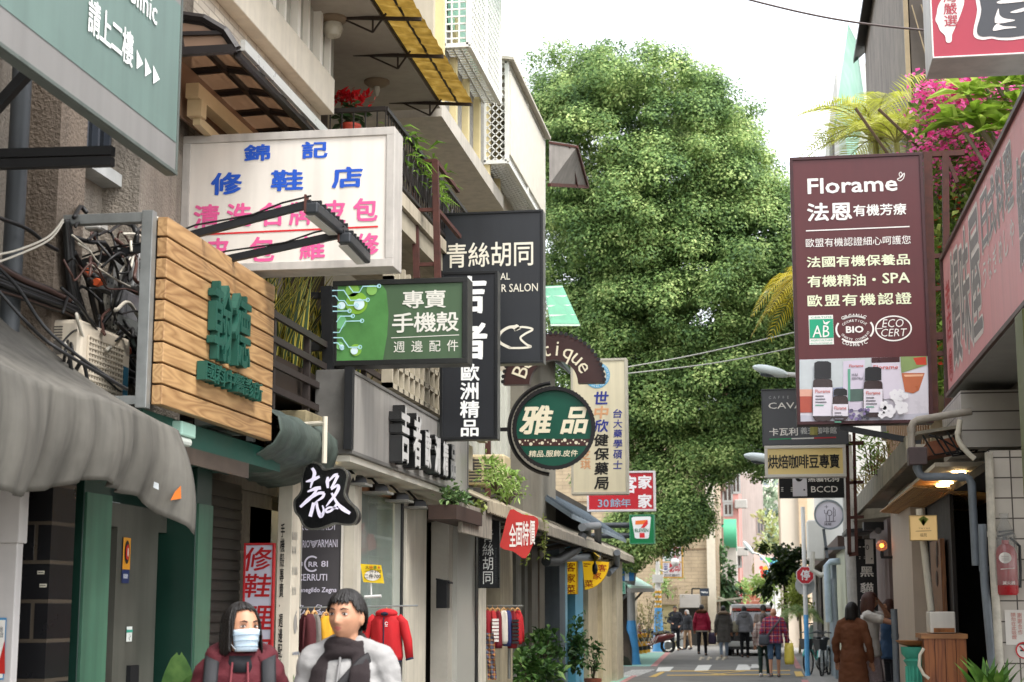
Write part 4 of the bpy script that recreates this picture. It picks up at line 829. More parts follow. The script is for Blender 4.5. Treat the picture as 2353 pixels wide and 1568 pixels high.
# ================================================================ BLACK SHELL CHARACTER SIGN
Yk = 11.55; c = PY(750, 1135, Yk); t = thing('character_sign', 'black cloud shaped sign with one white brush character', 'sign', c+V(0, .1, -.2)); q = Board(t, (c.x, Yk, c.z), (1, 0, 0), (0, 0, 1))
def z7(P): return [(574.5+x*.25643, 792.8+y*.25643) for x, y in P]
def smooth_closed(P, n=5):
    out = []; m = len(P)
    for i in range(m):
        p0, p1, p2, p3 = [np.array(P[(i+k) % m], float) for k in (-1, 0, 1, 2)]
        for k in range(n): t_ = k/n; out.append(tuple(.5*((2*p1)+(p2-p0)*t_+(2*p0-5*p1+4*p2-p3)*t_*t_+(3*p1-p0-3*p2+p3)*t_**3)))
    return out
def smooth_open(P, n=6):
    P = [P[0]]+list(P)+[P[-1]]; out = []
    for i in range(len(P)-3):
        p0, p1, p2, p3 = [np.array(P[i+k], float) for k in range(4)]
        for k in range(n): t_ = k/n; out.append(tuple(.5*((2*p1)+(p2-p0)*t_+(2*p0-5*p1+4*p2-p3)*t_*t_+(3*p1-p0-3*p2+p3)*t_**3)))
    return out+[tuple(P[-1])]
OUT = smooth_closed(z7([(478, 1150), (505, 1085), (570, 1055), (630, 1075), (662, 1118), (720, 1112), (800, 1100), (850, 1118), (875, 1170), (862, 1260), (850, 1340), (880, 1400), (945, 1465), (968, 1540), (930, 1605), (850, 1612), (760, 1600), (690, 1625), (610, 1650), (530, 1648), (480, 1610), (450, 1545), (408, 1490), (402, 1400), (445, 1345), (468, 1290), (466, 1210)]))
q.poly('body', mat('#0c0c0d', .25, .05, coat=.5), OUT, 1, .006); q.stroke('rim', mat('#9a978f', .2, .1, 9, metal=.9), OUT, .014, .5, .012, closed=True)
uvs = [q.uv(*p) for p in OUT]; b = MB(); b.prism([q.w(u, v, -.002) for u, v in uvs], (0, .1, 0)); obj('backing', b, mat('#1c1b1a', .4, .1), t)
WB = mat('#dad4e6', .5, .02); K = .2565*.0033
def br(P, w_): S = smooth_open(z7(P)); n = len(S); ww = [np.interp(i/(n-1), np.linspace(0, 1, len(w_)), w_)*.26*Yk/3700 for i in range(n)]; q.stroke('brush_character', WB, S, ww, br.k); br.k += .4
br.k = 4
br([(560, 1105), (582, 1150), (565, 1215), (545, 1285)], [26, 34, 28, 10]); br([(505, 1228), (560, 1212), (628, 1182)], [10, 34, 22]); br([(520, 1318), (590, 1290), (640, 1282)], [12, 34, 30]); br([(605, 1290), (575, 1345), (520, 1395), (455, 1455)], [20, 30, 34, 22]); br([(560, 1372), (620, 1332), (672, 1330)], [14, 28, 26]); br([(672, 1330), (655, 1368), (600, 1405)], [24, 26, 10])
br([(575, 1415), (565, 1470), (545, 1540)], [26, 34, 34]); br([(565, 1470), (600, 1412), (612, 1470), (640, 1535), (668, 1490), (655, 1440)], [14, 22, 26, 40, 22, 10]); br([(705, 1185), (700, 1230), (705, 1285)], [18, 34, 20]); br([(703, 1235), (760, 1175), (795, 1168)], [12, 26, 32]); br([(795, 1170), (770, 1225), (735, 1290)], [32, 26, 22])
br([(735, 1300), (790, 1262), (800, 1290), (768, 1350), (720, 1410), (690, 1450)], [14, 26, 32, 28, 22, 8]); br([(740, 1330), (790, 1420), (840, 1470), (905, 1512)], [20, 26, 40, 26]); br([(790, 1425), (745, 1480), (700, 1500), (690, 1478), (730, 1458), (800, 1470)], [24, 22, 22, 20, 18, 14]); q.done()
b = MB(); pp = PY(745, 1065, Yk+.05); b.tube([pp, pp+V(0, 0, .35)], .02, 8).tube([pp+V(0, 0, .3), pp+V(-.5, .2, .3)], .02, 8); obj('hanger', b, IVORY, t)
# ================================================================ SILVER FASCIA WITH RAISED LETTERS
FX = -3.2; fy0, fy1, fz0, fz1 = 12.25, 17.28, 2.835, 3.505
r, q = sign('fascia_sign', 'long brushed silver fascia with raised black edged characters', 'sign', (FX, fy0, fz0), (0, 1, 0), fy1-fy0, fz1-fz0, .3, mat('#a8a49e', .35, .12, 2, metal=.35, streak=.25), mat('#6f6d69', .4, .2, 6, metal=.3), .03, .012)
for ch, y0, wd, za, zb in (('吉', 13.5, .34, 2.88, 3.39), ('者', 13.98, .36, 2.875, 3.375), ('歐', 14.5, .27, 2.91, 3.28), ('洲', 14.94, .26, 2.90, 3.27), ('精', 15.34, .26, 2.905, 3.26), ('品', 15.74, .26, 2.91, 3.26)):
    q.fit('letter_sides', mat('#111112', .3, .1, coat=.3), ch, (y0-fy0, za-fz0), (y0+wd-fy0, zb-fz0), bold=.045, lay=1, ext=.105, px=False); q.fit('letter_faces', mat('#b9b7b4', .35, .1), ch, (y0-fy0+.012, za-fz0+.012), (y0+wd-fy0-.012, zb-fz0-.012), bold=.022, lay=38, ext=.004, px=False)
q.done()
# ---------------------------------------------------------------- shop below the fascia
SX = -3.5; sh = thing('clothes_shop', 'cream clothes shop front under the silver fascia', 'shop', (-3.6, 14, 0))
b = MB(); b.box(-5.2, FX-.31, 12.42, fy1, 2.74, 2.83).box(FX-.31, FX-.02, 12.3, fy1, 2.78, 2.832); obj('soffit', b, mat('#d5cfc0', .35, .1, 3), sh)
b = MB(); b.box(-5.2, -5.1, 12.42, 19, 0, 2.74); obj('inner_wall', b, mat('#8f8878', .7, .1), sh); b = MB(); b.box(-5.1, SX, 12.46, 19, 0, .05); obj('shop_floor', b, mat('#7d766b', .5, .1), sh)
def px_post(name, x0, x1, X, m, dep=.12, z1=2.74, z0=0): b = MB(); b.box(X-dep, X, Yat(x0, X), Yat(x1, X), z0, z1); return obj(name, b, m, sh, bevel=.004)
p = PY(787, 1395, 13.02); e = PY(811, 1395, 13.02); b = MB(); b.box(p.x, e.x, 13.02, 13.14, 0, 2.74); obj('post', b, mat('#c2bbab', .5, .1, 4, streak=.15), sh)
px_post('post', 813, 828, SX, mat('#c9c2b2', .5, .1, 4, streak=.15)); px_post('black_jamb', 806, 812, SX, BLACKM); px_post('black_jamb', 923, 932, SX, BLACKM)
px_post('column', 933, 979, SX+.03, mat('#c4bdad', .5, .12, 4, streak=.2), .3); px_post('wall_panel', 1050, 1098, SX+.05, mat('#a3a29a', .4, .08, 3), .1); px_post('black_jamb', 1093, 1099, SX+.06, BLACKM)
px_post('door_jamb', 1030, 1050, SX, mat('#aaa59a', .5, .1), .2); px_post('post', 905, 922, SX-.02, mat('#a5a99f', .4, .1))
b = MB(); b.box(SX-.5, SX-.48, Yat(979, SX), Yat(1030, SX)+.4, 0, 2.5); obj('door', b, mat('#1f1e1d', .3, .2), sh)
gl = MB(); gl.box(SX-.03, SX-.02, Yat(828, SX), Yat(905, SX), .1, 2.66); obj('window_pane', gl, glass_mat('#b9c4bc', .03, .6), sh)
b = MB(); b.bar((SX+.02, Yat(828, SX), 2.68), (SX+.02, Yat(925, SX), 2.68), .06, .05); obj('window_head', b, mat('#7a5234', .5, .2), sh)
b = MB(); b.cyl((SX-.5, 14.9, 2.55), (SX-.5, 14.9, 2.6), .09); o = obj('spotlight', b, mat('#ffdfa0', .4, 0, emit=4), sh)
b = MB(); b.box(-4.4, -4.35, 13.3, 15.4, 0, 2.5); obj('display_panel', b, mat('#d6d4cc', .5, .2, 2), sh)
b = MB(); p, e = PX(1027, 1398, SX+.1), PX(1048, 1335, SX+.1); b.box(SX-.02, SX+.1, p.y, p.y+.16, p.z, e.z); t = thing('mailbox', 'small black mailbox on the shop jamb', 'mailbox', p); obj('box', b, BLACKM, t, bevel=.006); b = MB(); b.par((SX-.02, p.y-.02, e.z), (.15, 0, -.04), (0, .2, 0), (0, 0, .02)); obj('lid', b, BLACKM, t)
for i, (x, y) in enumerate(((818, 1112), (869, 1131), (918, 1150), (959, 1165))):
    p = PX(x, y, -3.38); t = thing('floodlight', ('first black floodlight under the fascia, beside the cloud shaped sign', 'second black floodlight under the fascia', 'third black floodlight under the fascia', 'farthest of the four black floodlights under the fascia')[i], 'floodlight', p, 'floodlights under the silver fascia')
    b = MB(); b.loft([((p.x, p.y, p.z+.07), .05, .06), ((p.x, p.y, p.z+.05), .08, .1), ((p.x, p.y, p.z), .1, .13)], 4); obj('housing', b, BLACKM, t)
    b = MB(); b.box(p.x-.11, p.x+.11, p.y-.13, p.y+.13, p.z-.02, p.z); obj('lens_frame', b, mat('#77756e', .3, .1), t); b = MB(); b.tube([p+V(0, 0, .06), p+V(-.06, 0, .12), p+V(-.1, .02, 2.78-p.z)], .012, 6); obj('arm', b, BLACKM, t)
for lab, cx_, X_ in (('cream air conditioner above the fascia, nearer of two', 885, -3.52), ('cream air conditioner above the fascia, farther of two', 936, -3.47)):
    y = Yat(cx_, X_); z = Zat(843, cx_, X_); ac_unit(lab, X_-.42, X_, y, y+.75, z-.62, z, stripe='#5d2a2c')
b = MB(); b.box(-4.5, FX-.32, 12.6, 17.2, 3.0, 3.2); obj('roof_deck', b, mat('#4a463f', .8, .2), sh)
# ================================================================ BLACK VERTICAL SIGNS
r, q = sign_px('boutique_signboard', 'narrow black vertical signboard lettered for European boutique goods', (1010, 1012), (1144, 622), 15.6, .16, mat('#1b1d21', .45, .15, 2, streak=.15), mat('#121314', .35, .1), .03, box=mat('#4a4b48', .4, .2))
q.fit('lettering', LETW, '吉', (1040, 722), (1118, 633), .03); q.fit('lettering', LETW, '者', (1040, 828), (1120, 738), .03); q.cells('lettering', LETW, '歐洲精品', (1059, 1006), (1100, 836), 'v', bold=.022); q.done()
r, q = sign_px('hair_salon_sign', 'large charcoal sign with pale hair salon lettering', (1005, 840), (1248, 482), 16.5, .18, mat('#26282b', .45, .15, 1.5, streak=.15), mat('#1c1d1e', .35, .1), .025, box=mat('#5c5c58', .4, .2))
CW = mat('#dcd6c4', .5, 0); q.cells('lettering', CW, '青絲胡同', (1024, 617), (1229, 556), bold=.01, fill=.86); q.fit('lettering', CW, 'PERSONAL', (1080, 646), (1172, 627), .004); q.fit('lettering', CW, 'HAIR SALON', (1118, 673), (1236, 651), .004)
q.stroke('logo', CW, smooth_open([(1196, 756), (1172, 752), (1150, 766), (1148, 786), (1172, 800)]), [.01, .025, .06, .07, .04]+[.03]*20); q.stroke('logo', CW, smooth_open([(1182, 760), (1198, 752), (1224, 757), (1206, 768), (1196, 778), (1210, 792), (1220, 797), (1200, 800), (1170, 800)]), .022); q.done()
t = thing('steel_bracket', 'rust brown lattice sign frame beside the shoe repair lightbox', 'sign frame', (-3.4, 15.2, 3.8)); b = MB(); Yf = 15.2
for (x0, y0), (x1, y1) in (((950, 370), (958, 640)), ((1000, 370), (1006, 640)), ((905, 385), (950, 378)), ((950, 372), (1003, 370)), ((948, 484), (1005, 482)), ((955, 609), (1005, 607)), ((908, 517), (953, 532)), ((908, 550), (953, 546)), ((905, 412), (950, 390))): b.bar(PY(x0, y0, Yf), PY(x1, y1, Yf), .035 if x1-x0 > 10 else .06)
for x, y in ((950, 370), (1000, 370), (1004, 482)): p = PY(x, y, Yf); b.bar(p, p+V(0, 1.2, 0), .04)
obj('frame', b, RUST, t)
r, q = sign_px('salon_side_sign', 'slim black hanging sign with four pale characters, low beside the planter', (1099, 1352), (1148, 1170), 18.9, .06, mat('#15171a', .35, .05), mat('#101112', .3, .1), .012)
q.cells('lettering', mat('#c9cac6', .5, 0), '青絲胡同', (1110, 1344), (1133, 1216), 'v', bold=-.002); q.cells('small_lettering', mat('#55585a', .5, 0), 'HairProfessional', (1137, 1340), (1142, 1258), 'v', bold=0); q.disc('logo', mat('#4a4c4d', .4, 0), (1122, 1196), .06); q.done()
# ================================================================ BOUTIQUE ARCH AND ROUND SIGN
Ya = 21.2; c = PY(1272, 882, Ya); t = thing('arch_sign', 'brown arch shaped sign with cream script above the round green sign', 'sign', c+V(0, .1, 0)); q = Board(t, (c.x, Ya, c.z), (1, 0, 0), (0, 0, 1)); sc = Ya/3700*1.02; ro, ri = 117*sc, 56*sc
def arc_pts(ro, ri, n=28): return [(ro*math.cos(PI*i/n), ro*math.sin(PI*i/n)) for i in range(n+1)], [(ri*math.cos(PI*i/n), ri*math.sin(PI*i/n)) for i in range(n+1)]
A, B_ = arc_pts(ro, ri); b = MB()
for i in range(28): b.prism([q.w(*A[i], .0), q.w(*A[i+1], 0.), q.w(*B_[i+1], 0.), q.w(*B_[i], 0.)], (0, .14, 0))
obj('panel', b, mat('#3a2320', .4, .1), t); rm = mat('#1c1a1b', .4, .1); q.stroke('rim', rm, A, .035, .5, .03); q.stroke('rim', rm, B_, .03, .5, .03); q.stroke('rim', rm, [A[0], B_[0]], .03, .6, .03, px=False) if False else None
for k in range(30): a = PI*(k+.5)/30; q.disc('rim', rm, (ro*math.cos(a), ro*math.sin(a)), .03, 11, px=False, n=6)
q.arc_text('lettering', mat('#d9cfb4', .5, 0), 'Boutique', (0, 0), (ro+ri)/2-.02, 168, 18, .3, .0, 2, px=False)
q.done()
Yr = 21.1; c = PY(1273, 984, Yr); t = thing('round_sign', 'round green sign with cream brush characters and brown band', 'sign', c+V(0, .1, 0)); q = Board(t, (c.x, Yr, c.z), (1, 0, 0), (0, 0, 1)); Rr = 91*Yr/3700*1.02
b = MB(); b.tube([c+V(0, .14, 0), c], Rr, 48); obj('drum', b, mat('#0f4a3a', .4, .08, 3), t, smooth=True); q.ring('rim', rm, (0, 0), Rr, .05, .5, px=False, ext=.03)
for k in range(64): a = 2*PI*k/64; q.disc('rim', rm, (Rr*1.02*math.cos(a), Rr*1.02*math.sin(a)), .022, 11, px=False, n=6)
q.poly('band', mat('#3f2421', .4, 0), [(1184, 1009), (1362, 1009), (1358, 1025), (1188, 1025)], 1)
for k in range(26): q.disc('band_dots', mat('#d6cdb4', .5, 0), (1194+k*6.5, 1016+5*math.sin(k*1.9)), .011+.012*(k % 4 == 0), 2, n=10)
q.fit('lettering', mat('#dcd3b8', .5, 0), '雅', (1193, 1000), (1272, 931), .03, 2, shear=.18); q.fit('lettering', mat('#dcd3b8', .5, 0), '品', (1287, 998), (1352, 935), .03, 2, shear=.25); q.fit('lettering', mat('#dcd3b8', .5, 0), '精品.服飾.皮件', (1215, 1051), (1328, 1034), .012, 2, shear=.12); q.done()
b = MB(); b.tube([c+V(1.16*Rr*math.cos(R(a)), .07, 1.16*Rr*math.sin(R(a))) for a in range(95, 268, 6)], .03, 6).bar(c+V(-1.16*Rr, .07, 0), c+V(-1.7*Rr, .07, 0), .05); obj('hanging_ring', b, rm, t)
b = MB(); b.bar(c+V(-1.7*Rr, .07, -1.2), c+V(-1.7*Rr, .07, 1.4), .07); obj('post', b, RUST, t)
# ================================================================ PHARMACY SIGN
r, q = sign_px('pharmacy_sign', 'tall cream pharmacy sign with black and blue brush characters', (1313, 1137), (1440, 823), 27, .25, mat('#dfd5b6', .5, .08, 1, streak=.14), mat('#b9b3a2', .45, .1), .04)
NV = mat('#2a3488', .5, 0); OR_ = mat('#d9a377', .5, 0); BK = mat('#15130f', .5, 0)
for ch, m_, y0, y1 in (('世', NV, 930, 899), ('中', OR_, 963, 933), ('欣', NV, 994, 964), ('健', BK, 1026, 997), ('保', BK, 1058, 1029), ('藥', BK, 1092, 1062), ('局', BK, 1126, 1096)): q.fit('lettering', m_, ch, (1365, y0), (1399, y1), .028, shear=.1)
for ch, y0, y1 in (('台', 961, 940), ('大', 984, 964), ('藥', 1006, 987), ('學', 1030, 1010), ('碩', 1055, 1034), ('士', 1078, 1058)): q.fit('lettering', NV, ch, (1409, y0), (1430, y1), .016, shear=.1)
q.cells('lettering', OR_, '芝琪', (1335, 1080), (1356, 1035), 'v', bold=.02); q.ring('logo', mat('#5aa5c9', .5, 0), (1372, 863), .19, .06, 2); q.arc_text('logo', mat('#cfe0e8', .5, 0), 'HEALTH INSURANCE', (1372, 863), .19, 240, 420, .05, .01, 3, True); q.done()
r, q = sign_px('restaurant_sign', 'red roadside sign with white characters behind the pharmacy sign', (1349, 1176), (1505, 1082), 33, .2, mat('#b3202a', .45, .06), mat('#c9c2c0', .5, .1), .04)
WW = mat('#e2dcdc', .5, 0); q.fit('lettering', WW, '家', (1466, 1124), (1498, 1092), .03); q.fit('lettering', WW, '家', (1466, 1168), (1498, 1135), .03); q.fit('lettering', WW, '客', (1432, 1134), (1463, 1093), .03); q.fit('lettering', mat('#8aa3b5', .5, 0), '30', (1374, 1166), (1399, 1148), .01); q.cells('lettering', mat('#8aa3b5', .5, 0), '餘年', (1402, 1166), (1450, 1147), bold=.012); q.done()
# ================================================================ CONVENIENCE STORE SIGN
Y7 = 40.; r, q = sign_px('convenience_store_sign', 'square green sign with striped numeral seven on white', (1447, 1250), (1503, 1183), Y7, .35, mat('#00713f', .4, .05), mat('#3d8a66', .4, .1), .02)
q.poly('panel', mat('#dfe0de', .4, 0), [(1451, 1191), (1455, 1188), (1494, 1187), (1496, 1190), (1491, 1236), (1488, 1238), (1462, 1238), (1459, 1236)], 1)
q.poly('logo', mat('#e0702a', .4, 0), [(1460, 1197), (1488, 1195), (1478, 1205), (1460, 1206)], 2); q.poly('logo', mat('#cf2a2c', .4, 0), [(1488, 1195), (1489, 1204), (1481, 1213), (1472, 1214), (1478, 1205), (1483, 1199)], 3); q.poly('logo', mat('#cf2a2c', .4, 0), [(1470, 1225), (1481, 1225), (1482, 1236), (1470, 1236)], 2)
q.fit('lettering', mat('#0a6a42', .4, 0), 'ELEVEN', (1459, 1223), (1490, 1215), .02, 3); q.done()
b = MB(); p = PY(1447, 1207, Y7+.15)
for y in (1207, 1231): e = PY(1447, y, Y7+.15); b.cyl((e.x, e.y, e.z), (e.x-1.1, e.y, e.z), .07)
obj('sign_arm', b, mat('#3c4043', .4, .1), r, smooth=True)
r, q = sign_px('print_shop_sign', 'white print shop sign with red and blue characters under tree leaves', (1520, 1329), (1568, 1215), 62, .3, mat('#d8d2d0', .5, .05), mat('#c79a4a', .5, .1), .05)
RR_ = mat('#a8323a', .5, 0); q.cells('lettering', mat('#3a4a9a', .5, 0), '彩', (1524, 1250), (1540, 1232)); q.cells('lettering', mat('#3a4a9a', .5, 0), '色', (1546, 1250), (1562, 1232)); q.fit('lettering', RR_, '彩', (1525, 1271), (1541, 1255), .02); q.fit('lettering', RR_, '色', (1546, 1271), (1561, 1255), .02)
q.fit('lettering', mat('#3d7a62', .5, 0), '名', (1525, 1290), (1541, 1273), .02); q.fit('lettering', RR_, '片', (1546, 1290), (1561, 1273), .02); q.fit('lettering', mat('#b3343c', .5, 0), '影印', (1538, 1316), (1563, 1294), .03); q.fit('lettering', mat('#50525a', .5, 0), '西式裝訂', (1526, 1326), (1562, 1319), .01); q.stroke('rule', mat('#c79a4a', .5, 0), [(1523, 1292), (1566, 1292)], .04); q.cells('lettering', mat('#59609a', .5, 0), '印刷輸出', (1526, 1317), (1534, 1294), 'v'); q.done()
# ================================================================ RIGHT: EEL RESTAURANT SIGNS
XS = 1.8
zb = PX(2180, 914, XS).z; zt = PX(2165, 592, XS).z; yF = PX(2172, 750, XS).y; yN = 8.6
r, q = sign('eel_restaurant_sign', 'long faded pink fascia sign with big grey outlined characters', 'sign', (XS, yF, zb), (0, -1, 0), yF-yN, zt-zb, .55, mat('#dc9a9d', .5, .08, 1.2, streak=.1), mat('#4a332c', .5, .25, 8), .04, .03, box=mat('#8d8c88', .6, .2, 3))
q.lh = .0011; H = zt-zb; PG = mat('#7d797a', .5, .05); PW = mat('#e6deda', .5, .05)
def outlined(ch, u0, v0, u1, v1, lay=2, gm=PG, wm=PW, k=.045):
    for i, (dx, dy) in enumerate(((k, 0), (-k, 0), (0, k), (0, -k), (k*.7, k*.7), (-k*.7, k*.7), (k*.7, -k*.7), (-k*.7, -k*.7))): q.fit('outline', wm, ch, (u0+dx, v0+dy), (u1+dx, v1+dy), 0, lay=lay+.14*i, px=False)
    q.fit('lettering', gm, ch, (u0, v0), (u1, v1), .012, lay=lay+2, px=False)
outlined('鰻', .62, .2, 1.28, H-.14); outlined('味', 1.36, .2, 2.0, H-.14); outlined('屋', 2.05, .2, 2.72, H-.14)
q.cells('lettering', mat('#bf3b44', .5, .05), '老店', (.16, .5), (.5, H-.3), 'v', lay=2, px=False, bold=.016); q.ring('mark', mat('#bf3b44', .5, .05), (.33, .28), .15, .03, 2, px=False); q.cells('lettering', mat('#bf3b44', .5, .05), '鰻', (.23, .18), (.43, .38), lay=2, px=False)
for i, ch in enumerate('日式料理'): outlined(ch, 2.9+i*.44, H*.58, 3.28+i*.44, H-.14, k=.022)
for i, ch in enumerate('うなぎめしや'): q.fit('lettering', PW, ch, (2.86+i*.3, H*.37), (3.06+i*.3, H*.52), .01, 2, px=False)
for i, ch in enumerate('鰻魚飯定食專賣'): outlined(ch, 4.75+i*.62, H*.2, 5.28+i*.62, H*.75, k=.022)
q.done()
r, q = sign('taiwan_select_sign', 'dark red lightbox with a white island silhouette and big grey character', 'sign', PY(2142, 136, 11), (1, 0, 0), 1.9, 1.35, .45, mat('#9c2f40', .45, .06), mat('#cfc8c4', .45, .1), .012, box=mat('#b9b3ae', .4, .12, 6, streak=.2))
def z3(P): return [(1723.4+x*.27482, y*.27482) for x, y in P]
TW = mat('#d9d0cb', .5, .03); isl = smooth_closed(z3([(1640, 350), (1665, 360), (1685, 345), (1690, 290), (1715, 235), (1750, 150), (1775, 80), (1790, 20), (1785, -60), (1740, -150), (1700, -140), (1640, -60), (1600, 0), (1570, 60), (1560, 120), (1550, 170), (1570, 210), (1590, 260), (1630, 300)]), 4)
q.poly('island', TW, isl, 1); RD = mat('#a03040', .5, 0)
q.cells('lettering', RD, '臺灣嚴選', z3([(1630, 232)])[0], z3([(1715, -175)])[0], 'v', bold=.006, lay=2)
GY = mat('#3d3e42', .5, .05); big = smooth_closed(z3([(1930, -200), (2500, -200), (2600, 180), (2400, 290), (2300, 300), (2180, 315), (2080, 315), (2020, 305), (1950, 310), (1905, 290), (1900, 230), (1935, 80)]), 4); ol = smooth_closed(z3([(1900, -230), (2540, -230), (2640, 200), (2420, 315), (2300, 322), (2180, 338), (2080, 336), (2020, 325), (1945, 335), (1880, 315), (1868, 250), (1900, 80)]), 4)
q.poly('big_character', TW, ol, 1); q.poly('big_character', GY, big, 2)
for P in ([(2030, 262), (2060, 205), (2120, 225), (2215, 228), (2215, 238), (2130, 246)], [(2045, 195), (2075, 75), (2085, 130), (2130, 160), (2215, 172), (2160, 190)], [(2175, 105), (2330, 60), (2330, 85), (2230, 112)], [(2090, 10), (2330, -20), (2330, 10), (2090, 36)]): q.poly('big_character', TW, smooth_closed(z3(P), 3), 3)
q.done()
# ================================================================ FLORAME SIGN
Yb_ = 17.25; r, q = sign_px('organic_skincare_sign', 'tall maroon organic skincare sign with bottle photo at its foot', (1832, 977), (2119, 350), Yb_, .22, mat('#552426', .45, .12, 1.3, streak=.1), mat('#3c1a1c', .5, .3, 12), .035, box=mat('#2e1c1a', .5, .3, 8))
w1 = mat('#e6e2dc', .5, 0); w2 = mat('#dfe3c2', .5, 0)
q.fit('lettering', w1, 'Florame', (1856, 447), (2061, 403), .016); q.stroke('logo', w1, smooth_closed([(2062, 412), (2070, 408), (2078, 398), (2076, 410), (2068, 416)], 3), .008, closed=True); q.stroke('logo', w1, smooth_closed([(2068, 406), (2066, 400), (2070, 396), (2073, 402)], 3), .007, closed=True)
q.fit('lettering', w1, '法恩', (1855, 510), (1957, 464), .024); q.fit('lettering', w1, '有機芳療', (1961, 498), (2082, 467), .016); q.stroke('rule', w1, [(1852, 531), (2090, 521)], .012)
q.fit('lettering', w1, '歐盟有機認證細心呵護您', (1852, 569), (2092, 541), .002); q.fit('lettering', w2, '法國有機保養品', (1854, 616), (2090, 583), .018); q.fit('lettering', w2, '有機精油・', (1856, 661), (2012, 629), .018); q.fit('lettering', w2, 'SPA', (2028, 652), (2090, 626), .014); q.cells('lettering', w2, '歐盟有機認證', (1852, 706), (2096, 673), bold=.016, fill=.8)
gA = mat('#1c9a72', .5, 0); q.rect('badge', w1, (1860, 793), (1914, 724), 1); q.rect('badge', gA, (1861, 778), (1914, 733), 2); q.fit('badge_lettering', w1, 'AB', (1867, 776), (1905, 748), .0, 3, shear=.08); q.poly('badge_lettering', w1, [(1893, 745), (1891, 735), (1896, 742), (1908, 738), (1900, 747)], 3)
q.fit('badge_small_lettering', gA, 'CERTIFIÉ', (1863, 732), (1912, 726), .0, 2); q.fit('badge_small_lettering', gA, 'AGRICULTURE', (1863, 785), (1913, 780), .0, 2); q.fit('badge_small_lettering', gA, 'BIOLOGIQUE', (1863, 792), (1913, 787), .0, 2)
c = q.uv(1964, 757); sc = Yb_/3700*1.01
for a0, a1 in ((45, 135), (195, 345)): q.ring('badge', w1, c, 41*sc, 4*sc, 1, a0+8, a1-8, 50, False, 30*sc) if a0 < 100 else q.ring('badge', w1, c, 41*sc, 4*sc, 1, a0+30, a1-30, 50, False, 30*sc)
q.ring('badge', w1, c, 41*sc, 4*sc, 1, 150, 215, 50, False, 30*sc); q.ring('badge', w1, c, 41*sc, 4*sc, 1, -35, 30, 50, False, 30*sc)
q.fit('badge_lettering', w1, 'BIO', (1944, 766), (1984, 749), .03); q.arc_text('badge_lettering', w1, 'ORGANIC', c, 46*sc, 128, 55, .05, .02, 1, ry=32*sc, px=False); q.arc_text('badge_lettering', w1, 'COSMETIQUE', c, 31*sc, 150, 30, .036, .01, 1, ry=20*sc, px=False); q.arc_text('badge_lettering', w1, 'COSMETC', c, 46*sc, 232, 305, .05, .02, 1, True, 35*sc, False); q.arc_text('badge_lettering', w1, 'CHARTE COSMEBIO', c, 31*sc, 205, 345, .034, .01, 1, True, 24*sc, False)
c = q.uv(2053, 755); q.ring('badge', w1, c, 39*sc, 3*sc, 1, px=False, ry=28*sc); q.fit('badge_lettering', w1, 'ECO', (2027, 753), (2076, 733), -.005, 1, shear=.2); q.fit('badge_lettering', w1, 'CERT', (2025, 774), (2084, 755), -.005, 1, shear=.2); q.stroke('badge', w1, [(2014, 756), (2028, 755)], .008)
# product photograph
def ph(P): return [(1723.4+x*.26757, 804.2+y*.26757) for x, y in P]
def pr(x0, y0, x1, y1): return ph([(x0, y1)])[0], ph([(x1, y0)])[0]
q.poly('photograph', mat('#c9c4cc', .3, .12, 3), ph([(425, 85), (1530, 55), (1535, 615), (425, 640)]), 1)
for P, h in (([(425, 90), (1040, 70), (1040, 300), (425, 350)], '#b7bdbf'), ([(700, 200), (800, 195), (800, 420), (700, 430)], '#8c93ad'), ([(1290, 60), (1520, 55), (1520, 130), (1300, 200)], '#7c8f5a'), ([(1400, 70), (1510, 60), (1515, 130), (1430, 130)], '#b8402c'), ([(1300, 200), (1500, 200), (1450, 350), (1400, 375), (1330, 360)], '#b0623f'), ([(1320, 215), (1490, 210), (1480, 228), (1330, 232)], '#d9a887'), ([(420, 340), (545, 340), (545, 540), (420, 540)], '#a5442e'), ([(420, 340), (545, 340), (545, 400), (420, 400)], '#cf9a86'), ([(430, 640), (430, 560), (900, 590), (1535, 540), (1535, 615)], '#b2b0bb')): q.poly('photograph', mat(h, .3, .1, 5), ph(P), 1.6+.01*len(h)+.05*int(h[1:3], 16)/25)
bk_ = mat('#141114', .3, .05); lb = mat('#d3cdd6', .35, .04); bd_ = mat('#2c1512', .25, .1); gr_ = mat('#5d9a82', .4, 0); pk = mat('#c25a50', .4, 0)
def bottle(x0, x1, yc, yl, yb, cap, lay):
    m_ = (x0+x1)/2; w_ = (x1-x0)/2; q.poly('photograph', bd_, smooth_closed(ph([(m_-w_, yb-30), (m_-w_, yl-20), (m_-w_*.7, yl-70), (m_+w_*.7, yl-70), (m_+w_, yl-20), (m_+w_, yb-30), (m_, yb)]), 3), lay); q.poly('photograph', bk_, ph([(m_-w_*.86, yl-75), (m_-w_*.86, yc+15), (m_-w_*.5, yc), (m_+w_*.5, yc), (m_+w_*.86, yc+15), (m_+w_*.86, yl-75)]), lay+1)
    q.poly('photograph', lb, ph([(m_-w_, yb-40), (m_-w_, yl), (m_+w_, yl), (m_+w_, yb-40)]), lay+1.2); q.fit('photo_lettering', pk, 'Florame', *pr(m_-w_*.75, yl+18, m_+w_*.75, yl+48), lay=lay+2.2)
    for k in range(4): q.stroke('photo_lettering', mat('#6c6870', .4, 0) if k < 3 else gr_, ph([(m_-w_*.75, yl+75+k*26), (m_+w_*(.1+.15*(k % 3)), yl+75+k*26)]), .012, lay+2.2)
